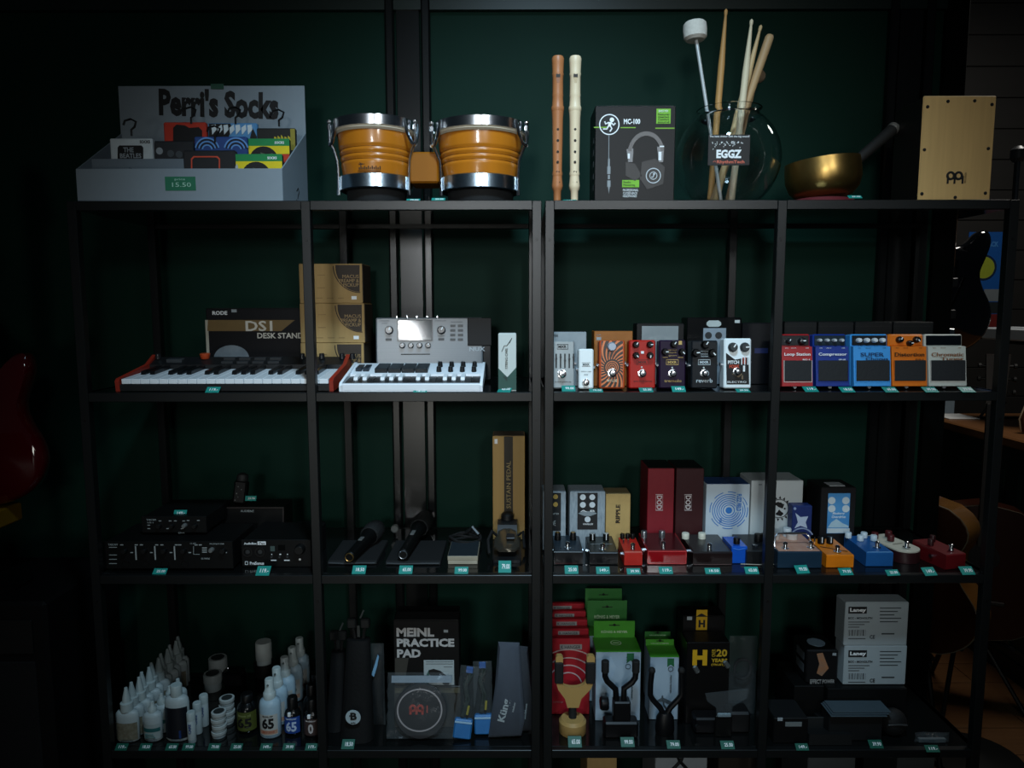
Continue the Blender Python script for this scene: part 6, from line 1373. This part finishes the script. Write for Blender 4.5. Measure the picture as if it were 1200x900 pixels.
# ------------------------------------------------------------------ bottom shelf, far right
LAN = mat('#98a3a6', .55, var=.04)
yl = .10; zb0 = at(1020, 806, yl).z
pl_ = carton('pedal_power_box', 'flat black carton lying under the two white stacked cartons', 969, 1062, 807, yl - .015, S4, .14, mat('#060707', .5, spec=.3))
z = S4 + pl_.h + .0018
for i, (u0, u1, va, vb, wh) in enumerate(((987.5, 1060.5, 757, 806, 'lower'), (988.5, 1062.5, 706, 756, 'upper'))):
    um = (u0 + u1) / 2; x = at(um, vb, yl).x
    t = Th('amplifier_box', 'white carton labelled Laney with barcode, %s of the two stacked' % wh, 'box', (x, yl, z), group='stacked white cartons'); t.w = (u1 - u0) * t.k; t.h = at(um, va, yl).z - z
    b = B(); b.box(-t.w / 2, t.w / 2, 0, .048, 0, t.h, .0015); b.done('carton', LAN, t)
    b = B(); b.box(-t.w / 2 + .002, t.w / 2 - .002, .002, .046, t.h, t.h + .001); b.done('top_flap', LAN, t)
    k = t.k; dv = va + 5
    b = t.b(); b.R(994, dv, 1016, dv + 8); lb = b.done('logo_block', INKK, t)
    b = t.b(); b.T('Laney', 996, dv + 1.3, 1014.5, dv + 7, y=-.0013, off=.03); b.done('lettering', INKW, lb)
    b = t.b(); b.T('BCC - MONOLITH', 994, dv + 12, 1022, dv + 14.5, off=.02); [b.R(994, dv + 17.5 + 3 * j, 1019 - 6 * j, dv + 18.3 + 3 * j) for j in range(3)]; [b.R(1031, dv + 1 + 4 * j, 1056 - 4 * (j % 3), dv + 2 + 4 * j) for j in range(5)]; b.R(1033, dv + 31, 1048, dv + 32.4); b.R(994, dv + 37, 1014, dv + 37.8); b.T('CE', 1019, dv + 33, 1025, dv + 37.5, off=.02); b.done('lettering', mat('#2c3234', .6), t)
    b = t.b(); u = 994.0; j = 0
    while u < 1014: wdt = (.5, .9, .4, 1.2, .6)[j % 5]; b.R(u, dv + 27, u + wdt, dv + 34); u += wdt + (.6, .4, .9, .5)[j % 4]; j += 1
    b.done('barcode', INKK, t)
    z += t.h + .0014
t = Th('paper_sheets', 'pale paper sheets lying in front of the stacked white cartons', 'papers', on(1008, 822, S4 + pl_.h)); t.o.location = (at(1000, 815, .06).x, .035, S4); k = t.k
for i in range(3):
    b = B(); b.box(-34 * k + .004 * i, 32 * k + .006 * i, -.012 + .004 * i, .045, .066 + .003 * i, .0675 + .003 * i, .0004); b.done('sheet', mat('#3f4c53', .6), t)
b = B(); b.box(-33 * k, 30 * k, .0, .044, 0, .0655, .002); b.done('folder', mat('#101213', .5), t)
t = place('power_supply_box', 'black carton lettered EFFECT POWER with orange picture', 'box', 944, 981, 762, .11, S4); dz = at(960, 803, .11).z
bx = carton('pedal_power_box', 'plain black carton underneath the EFFECT POWER carton', 930, 965, 804, .10, S4, .12, mat('#050606', .5, spec=.3))
t.o.location.z = S4 + bx.h + .0018; hh = at(960, 762, .11).z - t.o.location.z
b = B(); b.box(-t.w / 2, t.w / 2, 0, .085, 0, hh, .003); b.done('carton', mat('#0d0d0e', .4), t)
b = B(); b.lathe([(.021, 0), (.021, .001)], (0, .04, hh), 'z', 28); b.done('round_print', mat('#7f98a8', .5), t)
dzz = Vector((0, 0, t.o.location.z - S4)); Q = lambda u, v: (t.q(u, v)[0], t.q(u, v)[1] - dzz.z)
b = B(); b.prism([Q(957, 766), (Q(964, 765)), Q(971, 783), Q(963, 792), Q(957, 789), Q(960, 778)], -.0008, .0004); b.done('orange_picture', mat('#a5622a', .5, c2='#6a6a62', scale=60), t)
b = B(); x0, z0 = Q(949, 801); x1, z1 = Q(978, 796); b.text('EFFECT POWER', (x0 + x1) / 2, (z0 + z1) / 2, x1 - x0, z1 - z0, -.0008, .0006, .02); b.done('lettering', mat('#8d8d8a', .6), t)
b = B(); x0, z0 = Q(975.5, 768); b.box(x0, x0 + .009, -.0008, .0004, z0, z0 + .006); b.done('price_sticker', GREYP, t)
b = B(); [b.box(-t.w / 2 - .0005, -t.w / 2 + .001, .015, .06, zz, zz + .02) for zz in (.02, .05)]; b.done('side_print', mat('#4b5154', .5), t)
t = lay('adapter_box', 'low black carton with a pale sticker at the front of the shelf', 'box', 906, 946, 871, S4); t.h = 31 * t.k
b = B(); b.box(-t.w / 2, t.w / 2, 0, .08, 0, t.h, .0015); b.done('carton', mat('#060707', .5, spec=.3), t); b = B(); b.box(-t.w / 2 + .002, t.w / 2 - .002, .002, .078, t.h, t.h + .001); b.done('top_flap', mat('#121314', .5), t)
b = t.b(); b.R(920, 846, 939.5, 851, y0=-.0012); b.done('sticker', mat('#6b7272', .5), t); b = t.b(); b.R(911, 841, 917, 844.5, -.0012); b.done('price_sticker', GREYP, t)
for i, (u, vb, nm) in enumerate(((972, 858, 'left'), (990, 858, 'right'))):
    t = lay('power_adapter', 'black plug adapter with glossy tip, %s of the pair' % nm, 'adapter', u - 8, u + 8, vb, S4, rz=.3, group='black plug adapters'); k = t.k
    b = B(); b.box(-8 * k, 8 * k, 0, .06, 0, 15 * k, .006, 3); b.done('case', mat('#090a0b', .3), t)
    for sx in (-1, 1): b = B(); b.cyl((sx * 3 * k, .0, 8 * k), .002, .014, 'f', 8); b.done('pin', CHROME, t)
t = lay('open_carton', 'dark grey carton lying open in front of the plug adapters', 'box', 948, 998, 873, S4); k = t.k
b = B(); b.side([(0, 0), (.05, 0), (.05, .014), (0, .026)], -t.w / 2, t.w / 2); b.done('tray', mat('#0c0e0e', .6), t); b = B(); b.box(-t.w / 2, t.w / 2, .045, .05, 0.001, .04, .001); b.done('flap', mat('#141717', .6), t)
t = lay('cable_bag', 'black rounded cable pouch at the right end of the bottom shelf', 'bag', 1036, 1068, 868, S4); k = t.k
b = B(); b.sphere((0, .026, 16 * k), (t.w / 2, .025, 16 * k), 20); b.done('pouch', mat('#060707', .7, bump=.5), t); b = B(); b.tube([(-t.w * .35, .004, 18 * k), (0, -.001, 20 * k), (t.w * .35, .004, 18 * k)], .002, 6); b.done('zip', mat('#2d3031', .4), t)
t = lay('film_scrap', 'crumpled clear film at the right end of the bottom shelf', 'plastic wrap', 1077, 1117, 875, S4); k = t.k
b = B(); b.add(*crumple(t.w, 12 * k, .016, 77, 10, 5), M=Matrix.Translation((0, .018, 0))); b.done('film', FILM, t, smooth=25); b = B(); b.box(-t.w * .4, t.w * .4, .014, .022, 0, 5 * k, .001); b.done('card', mat('#4c5557', .5), t)
tag(941, 877, S4, 'in front of the low black carton', wpx=15, hpx=5); tag(1028, 874, S4, 'in front of the black cable pouch', hpx=6); tag(1094, 879, S4, 'under the crumpled film', hpx=5, y=None)

# ------------------------------------------------------------------ floor shelf
def low(label, u0, u1, z, y, m, fn=None):
    p0 = at(u0, 889, y); p1 = at(u1, 889, y); t = Th('storage_box', label, 'box', ((p0.x + p1.x) / 2, y, S5), group='boxes on the floor shelf'); w = abs(p1.x - p0.x)
    b = B(); b.box(-w / 2, w / 2, 0, .16, 0, z - S5, .002); b.done('carton', m, t); b = B(); b.box(-w / 2 + .003, w / 2 - .003, .003, .157, z - S5, z - S5 + .001); b.done('top_flap', m, t)
    if fn: fn(t, w, z - S5)
ZL = S4 - .045
low('plain kraft storage box on the floor shelf under the wooden hanger', 688, 723, ZL, .08, KRAFT)
def hooks(t, w, h):
    for i, (x, s) in enumerate(((-.25, 1), (.2, -1))):
        b = B(); b.tube([(w * x, -.001, h - .09), (w * x - .01 * s, -.001, h - .06), (w * x + .012 * s, -.001, h - .04), (w * x + .03 * s, -.001, h - .02), (w * x + .035 * s, -.001, h - .006)], .004, 6); b.done('hook_picture', INKK, t)
low('white storage box with black hook pictures on the floor shelf', 768, 829, ZL, .06, mat('#8d9498', .5), hooks)
low('dark printed box on the floor shelf below the clamp', 842, 890, ZL, .09, mat('#2a2620', .5))
low('pale grey box on the floor shelf below the adapters', 947, 1003, ZL, .08, mat('#565c5e', .5))
low('grey box at the right end of the floor shelf', 1052, 1096, ZL, .10, mat('#4e5557', .5))
# ------------------------------------------------------------------ beyond the shelves, right: counter, instruments, poster
DG = mat('#14261f', .45)
t = Th('shop_counter', 'dark green panelled shop counter with a brown wooden top', 'counter', (1.88, 1.8, 0))
b = B(); b.box(0, .62, -2.3, 0, 0, .91, .004); b.done('cabinet', DG, t)
b = B(); b.box(-.03, .65, -2.33, .03, .912, .95, .006); b.done('wooden_top', mat('#7a5230', .35, scale=6, stretch=(12, 1, 1), var=.25), t)
for j in range(4):
    y0, y1 = -.08 - j * .56, -.56 - j * .56
    b = B()
    for s in ((y1, y0, .80, .815), (y1, y0, .12, .135), (y1, y1 + .015, .135, .80), (y0 - .015, y0, .135, .80)): b.box(-.008, .001, s[0], s[1], s[2], s[3])
    b.done('panel_moulding', mat('#1d342b', .25), t)
b = B(); b.box(-.006, .0, -2.3, 0, 0, .08); b.done('plinth', mat('#0b1210', .5), t)
t = Th('paper_sheet', 'white paper lying on the wooden counter top', 'paper', (1.95, 1.74, .9508)); b = B(); b.box(-.06, .08, -.1, .05, 0, .004, .001); b.done('sheet', INKW, t)
t = Th('tablet_stand', 'folded black metal stand on the counter top', 'stand', (2.06, 1.68, .9508))
b = B(); b.box(-.02, .16, -.02, .0, 0, .008, .002); b.done('foot_bar', STEEL, t); b = B(); b.tube([(-.01, -.01, .008), (.05, -.01, .10), (.10, -.01, .07)], .006, 8); b.done('folding_arm', mat('#4a4c4c', .35, .6), t)
YF2 = YF - .004
pz = at(1152, 337, YF2); p1 = at(1134, 300, YF2).x; p2 = at(1173, 300, YF2).x; kf = depth(pz) / FPX
t = Th('blue_poster', 'blue poster with a green disc and small photographs below', 'poster', ((p1 + p2) / 2, YF2, at(1152, 395, YF2).z)); w = p2 - p1
b = t.b(); b.box(-w / 2, w / 2, -.001, .003, 0, 122 * kf); b.done('sheet', mat('#10509a', .5), t)
b = t.b(); b.lathe([(12.5 * kf, 0), (12.5 * kf, .0015)], (0, -.001, 81 * kf), 'f', 32); b.done('green_disc', mat('#8f9c2c', .5), t)
b = t.b(); b.ring(0, 81 * kf, 12.5 * kf, 15 * kf, -.002, 0); b.done('disc_ring', mat('#0a2240', .5), t)
b = t.b(); b.text('BLACK', .03, 108 * kf, 18 * kf, 6 * kf, -.0014, .001, .04); b.done('lettering', mat('#3f7fc0', .5), t)
for x0, x1, z0, z1, c in ((-.5, .02, 42, 56, '#8b9498'), (.06, .5, 42, 56, '#6d767a'), (-.5, .5, 28, 41, '#1e2526'), (-.05, .5, 12, 27, '#6a1f1c'), (-.5, -.08, 12, 27, '#27302f'), (-.5, .5, 2, 11, '#59636a')):
    b = B(); b.box(x0 * w, x1 * w, -.0022, -.0008, z0 * kf, z1 * kf); b.done('photograph', mat(c, .5), t)
p = at(1100, 512, YF2); t = Th('notice_board', 'pale grey blue board on the far wall past the counter end', 'board', (p.x, YF2, p.z)); b = B(); b.box(-.055, .075, -.004, .003, 0, .21, .001); b.done('panel', mat('#8fa0ac', .5), t)
b = B(); b.box(-.058, .078, -.007, -.003, .207, .213); b.done('top_edge', GREYP, t)
p = at(1093, 556, YF2); t = Th('wall_socket', 'white wall socket low on the far wall', 'socket', (p.x, YF2, p.z)); b = B(); b.box(-.035, .035, -.008, .003, 0, .07, .004); b.done('plate', GREYP, t); b = B(); b.lathe([(.02, 0), (.02, .002)], (0, -.008, .035), 'f', 18); b.done('insert', mat('#55595a', .5), t)

def guitar_body(sc, waist=.62, up=.78):
    """acoustic outline, half points from bottom to top; height 1 -> sc"""
    R = []
    for i in range(25):
        f = i / 24
        lower = (1 - ((f - .30) / .34) ** 2) if f < .64 else 0
        if f <= .30: h = math.sqrt(max(0, 1 - ((f - .30) / .30) ** 2))
        elif f <= .62: h = waist + (1 - waist) * (cos((f - .30) / .32 * pi) * .5 + .5)
        elif f <= .82: h = waist + (up - waist) * (.5 - .5 * cos((f - .62) / .20 * pi))
        else: h = up * math.sqrt(max(0, 1 - ((f - .82) / .18) ** 2))
        R.append((h * sc * .40, f * sc))
    return R
def guitar(name, label, loc, H, bodycol, edgecol, depth_, rz=0, tilt=0, ry=0, hole=True, topcol=None):
    t = Th(name, label, 'guitar', loc, rz=rz, tilt=tilt, ry=ry)
    half = guitar_body(H); poly = [(x, z) for x, z in half] + [(-x, z) for x, z in half[::-1][1:-1]]
    b = B(); b.prism(poly, .003, depth_); b.done('body', mat(edgecol, .18, coat=.6, scale=8), t, smooth=40)
    b = B(); b.prism([(x * .985, z * .99 + .002) for x, z in poly], 0, .004); b.done('soundboard', mat(topcol or bodycol, .2, coat=.6), t)
    b = B(); pts = [(x, .002, z) for x, z in poly] + [(poly[0][0], .002, poly[0][1])]; b.tube(pts, .0016, 5); b.done('binding', mat('#5a5140', .5), t)
    b = B(); b.box(-.024, .024, -.010, .014, H * .72, H * 1.0 + .36, .004); b.done('neck', mat('#4a3420', .4), t)
    b = B(); b.box(-.026, .026, -.013, -.009, H * .70, H + .36, .001); b.done('fingerboard', mat('#17100c', .5), t)
    b = B(); b.prism([(-.028, H + .36), (.028, H + .36), (.036, H + .53), (-.036, H + .53)], -.006, .010); b.done('headstock', mat('#3a2516', .35), t)
    for sx in (-1, 1):
        for j in range(3): b = B(); b.lathe([(.004, 0), (.004, .012), (.009, .014), (.009, .022), (.004, .024)], (sx * .034, .002, H + .40 + .045 * j), 'x' if sx > 0 else '-x', 10); b.done('tuning_peg', mat('#2a2a29', .4, .5), t)
    b = B(); b.box(-.07, .07, -.010, 0, H * .28, H * .31, .003); b.done('bridge', mat('#20140c', .5), t)
    if hole: b = B(); b.lathe([(.048, 0), (.048, .0008)], (0, .0, H * .62), 'f', 28); b.done('sound_hole', INKK, t)
    return t
t = guitar('acoustic_guitar', 'brown acoustic guitar standing on the floor beyond the shelf end', (1.19, .66, .36), .50, '#5e3f22', '#7a5228', .10, rz=-.9, topcol='#2c150b')
s = Th('guitar_stand', 'black tube stand carrying the brown acoustic guitar', 'stand', (1.19, .66, 0), rz=-.9)
for sx in (-1, 1):
    b = B(); b.tube([(sx * .05, .04, .33), (sx * .16, -.08, .006)], .008, 8); b.done('leg', BLACK, s); b = B(); b.tube([(sx * .05, .06, .335), (sx * .08, -.02, .345), (sx * .08, -.045, .352)], .008, 8); b.done('cradle_arm', RUBBER, s)
b = B(); b.tube([(0, .17, .60), (0, .13, .33), (0, .22, .006)], .009, 8); b.done('rear_leg', BLACK, s); b = B(); b.tube([(-.06, .06, .33), (0, .13, .33), (.06, .06, .33)], .008, 8); b.done('cross_bar', BLACK, s)
t = guitar('acoustic_guitar', 'dark red brown guitar at the far right edge near the counter', (1.60, .92, .26), .50, '#3d1a10', '#3a1c12', .10, rz=-.4, topcol='#3a170d')
s = Th('guitar_stand', 'low black stand under the dark red brown guitar', 'stand', (1.60, .92, 0))
for sx in (-1, 1):
    b = B(); b.tube([(sx * .05, .05, .235), (sx * .15, -.06, .006)], .008, 8); b.done('leg', BLACK, s); b = B(); b.tube([(sx * .05, .05, .235), (sx * .09, .0, .245), (sx * .09, -.05, .252)], .008, 8); b.done('cradle_arm', RUBBER, s)
b = B(); b.tube([(-.05, .05, .235), (0, .16, .235), (.05, .05, .235)], .008, 8); b.done('cross_bar', BLACK, s); b = B(); b.tube([(0, .16, .235), (0, .26, .006)], .009, 8); b.done('rear_leg', BLACK, s)

# black electric guitar hanging past the wall end
def electric(name, label, cat, u, v, y, col, flip=1, sc=1.0, ry=0, guard=None, hanger=True):
    p = at(u, v, y); t = Th(name, label, cat, (p.x, y, p.z), ry=ry)
    pts = [(-.02, 0), (.07, .012), (.135, .05), (.165, .11), (.160, .165), (.125, .225), (.115, .27), (.135, .32), (.150, .365), (.135, .40), (.105, .395), (.075, .36), (.035, .345), (-.035, .345), (-.08, .375), (-.12, .425), (-.155, .42), (-.155, .37), (-.13, .31), (-.125, .26), (-.155, .20), (-.175, .14), (-.16, .07), (-.11, .02)]
    pts = [(x * flip * sc, z * sc) for x, z in pts]
    # round the outline (two Chaikin passes)
    for _ in range(2):
        q = []
        for i in range(len(pts)):
            a, c = pts[i], pts[(i + 1) % len(pts)]; q += [(a[0] * .75 + c[0] * .25, a[1] * .75 + c[1] * .25), (a[0] * .25 + c[0] * .75, a[1] * .25 + c[1] * .75)]
        pts = q
    n = len(pts); cz = .18 * sc
    inn = [(x * .94, cz + (z - cz) * .94) for x, z in pts]
    vs = [(x, 0, z) for x, z in inn] + [(x, .010, z) for x, z in pts] + [(x, .034, z) for x, z in pts] + [(x, .044, z) for x, z in inn]
    fs = [list(range(n)), [3 * n + i for i in range(n)][::-1]]
    for r_ in range(3): fs += [[r_ * n + i, r_ * n + (i + 1) % n, (r_ + 1) * n + (i + 1) % n, (r_ + 1) * n + i] for i in range(n)]
    b = B(); b.add(vs, fs); b.done('body', mat(col, .08, coat=.8, var=.05), t, smooth=50)
    b = B(); b.box(-.026, .026, -.012, .012, .28 * sc, .60, .005); b.done('neck', mat('#3d2a1a', .4), t)
    b = B(); b.prism([(-.026, .60), (.026, .60), (.05, .65), (.03, .76), (-.02, .77), (-.032, .68)], -.008, .008); b.done('headstock', mat('#120d0a', .5), t)
    for j in range(2): b = B(); b.box(-.042, .042, -.006, .002, .12 * sc + .10 * j, .15 * sc + .10 * j, .003); b.done('pickup', mat('#222425', .4), t)
    b = B(); b.box(-.04, .04, -.008, .002, .07 * sc, .09 * sc, .002); b.done('bridge', CHROME, t)
    if guard: b = B(); b.prism([(-.10 * sc, .27 * sc), (-.03 * sc, .26 * sc), (-.02 * sc, .34 * sc), (-.05 * sc, .345 * sc), (-.085 * sc, .37 * sc), (-.115 * sc, .33 * sc)], -.003, .001); b.done('pickguard', mat(guard, .4), t)
    return t
g = electric('electric_guitar', 'black double cutaway electric bass hanging past the end of the green wall', 'guitar', 1101, 418, .75, '#050506', 1, 1.0, guard='#8d9282')
hk = Th('guitar_wall_hook', 'black hook on a post holding the hanging black bass', 'hook', (g.loc.x, .80, g.loc.z + .59))
b = B(); b.tube([(-.04, -.05, .02), (-.036, -.02, -.005), (0, 0, -.012), (.036, -.02, -.005), (.04, -.05, .02)], .006, 8); b.done('yoke', BLACK, hk)
b = B(); b.box(-.02, .02, 0, .03, -g.loc.z - .59, .05); b.done('post', BLACK, hk)
# stage keyboard on a stand above the counter
t = Th('stage_keyboard', 'white stage keyboard on a tubular stand over the counter', 'keyboard', (1.98, 1.30, 1.315), rz=0)
b = B(); b.box(0, 1.0, 0, .30, 0, .05, .006); b.done('case', mat('#b9bfc2', .35), t)
for i in range(22):
    b = B(); b.box(.02 + i * .0235, .0425 + i * .0235, -.003, .15, .048, .056, .001); b.done('white_key', KW, t)
    if i % 7 not in (2, 6): b = B(); b.box(.038 + i * .0235, .049 + i * .0235, .05, .15, .056, .064, .001); b.done('black_key', BKEY, t)
st = Th('keyboard_stand', 'black tubular stand on the counter carrying the white stage keyboard', 'stand', (1.98, 1.30, .9508))
for x in (.12, .85):
    b = B(); b.tube([(x - .08, .02, .012), (x, .12, .20), (x, .15, .352)], .012, 10); b.done('leg', STEEL, st); b = B(); b.tube([(x, .01, .352), (x, .29, .352)], .0105, 8); b.done('top_bar', STEEL, st); b = B(); b.tube([(x - .08, .02, .012), (x + .05, .25, .012)], .0115, 8); b.done('foot', RUBBER, st)
sp = Th('guitar_strap', 'brown strap with cream edges hanging below the stage keyboard', 'strap', (2.0, 1.285, .96))
cl = [(-.03, 0), (-.04, .05), (-.015, .12), (.03, .19), (.05, .25), (.052, .37)]
for dx, nm, m, r in ((0, 'leather_band', mat('#4d2a18', .5), .014), (-.018, 'cream_edge', mat('#b7a68a', .5), .003), (.018, 'cream_edge', mat('#b7a68a', .5), .003)):
    b = B(); b.tube([(x + dx, -.012 + .0005 * abs(dx) * 100, z) for x, z in cl], r, 8); b.done(nm, m, sp)
# slim pole behind the cajon
p = at(1189, 236, .62); t = Th('microphone_stand', 'slim grey microphone stand rising behind the small cajon', 'stand', (p.x, .62, 0))
b = B(); b.tube([(0, 0, .02), (0, 0, at(1189, 186, .62).z)], .008, 10); b.done('pole', mat('#50545a', .3, .8), t)
b = B(); b.lathe([(.012, 0), (.02, .01), (.02, .035), (.01, .045)], (0, 0, at(1189, 190, .62).z), 'z', 12); b.done('clutch', mat('#3a3c3e', .4), t)
b = B(); b.lathe([(.14, 0), (.14, .012), (.02, .03)], (0, 0, 0.004), 'z', 28); b.done('round_base', BLACK, t)

# ------------------------------------------------------------------ left of the shelves: red guitar, dark cabinet
za = at(30, 706, .02).z
t = Th('amplifier_cabinet', 'black amplifier cabinet left of the shelves', 'amplifier', (-1.40, .02, 0))
xr = at(52, 706, .02).x + 1.40
b = B(); b.box(-.45, xr, 0, .30, .03, za, .008); b.done('cabinet', mat('#060606', .7, bump=.4, scale=200, spec=.2), t)
b = B(); b.box(-.42, xr - .03, -.004, .002, .10, za - .14, .002); b.done('grille_cloth', mat('#080808', .9, bump=.8, scale=350), t)
b = B(); b.box(-.42, xr - .03, -.005, .001, za - .12, za - .04, .001); b.done('control_panel', mat('#0a0a0a', .5), t)
for i in range(5): b = B(); b.cyl((-.36 + .08 * i, -.004, za - .08), .011, .014, 'f', 12); b.done('knob', BLACK, t)
for sx in (-.4, xr - .05): b = B(); b.cyl((sx, .15, 0), .02, .032, 'z', 12); b.done('foot', RUBBER, t)
g = electric('electric_guitar', 'glossy red electric guitar at the left edge of the view', 'guitar', -23, 597, .10, '#4a060c', 1, .92)
sd = Th('guitar_stand', 'yellow cradled stand holding the red guitar on the amplifier', 'stand', (g.loc.x, .10, za + .0006))
zz = g.loc.z - za
b = B(); b.box(-.09, .05, -.03, .07, zz - .045, zz - .001, .004); b.done('yellow_cradle', mat('#9a7212', .5), sd)
b = B(); b.tube([(0, .02, 0.01), (0, .02, zz - .044)], .012, 10); b.done('column', BLACK, sd); b = B(); b.lathe([(.08, 0), (.08, .008), (.015, .016)], (0, .02, .0), 'z', 24); b.done('round_base', BLACK, sd)
b = B(); b.tube([(0, .065, zz - .02), (0, .085, zz + .3), (0, .06, zz + .5)], .008, 8); b.done('back_rest', BLACK, sd)
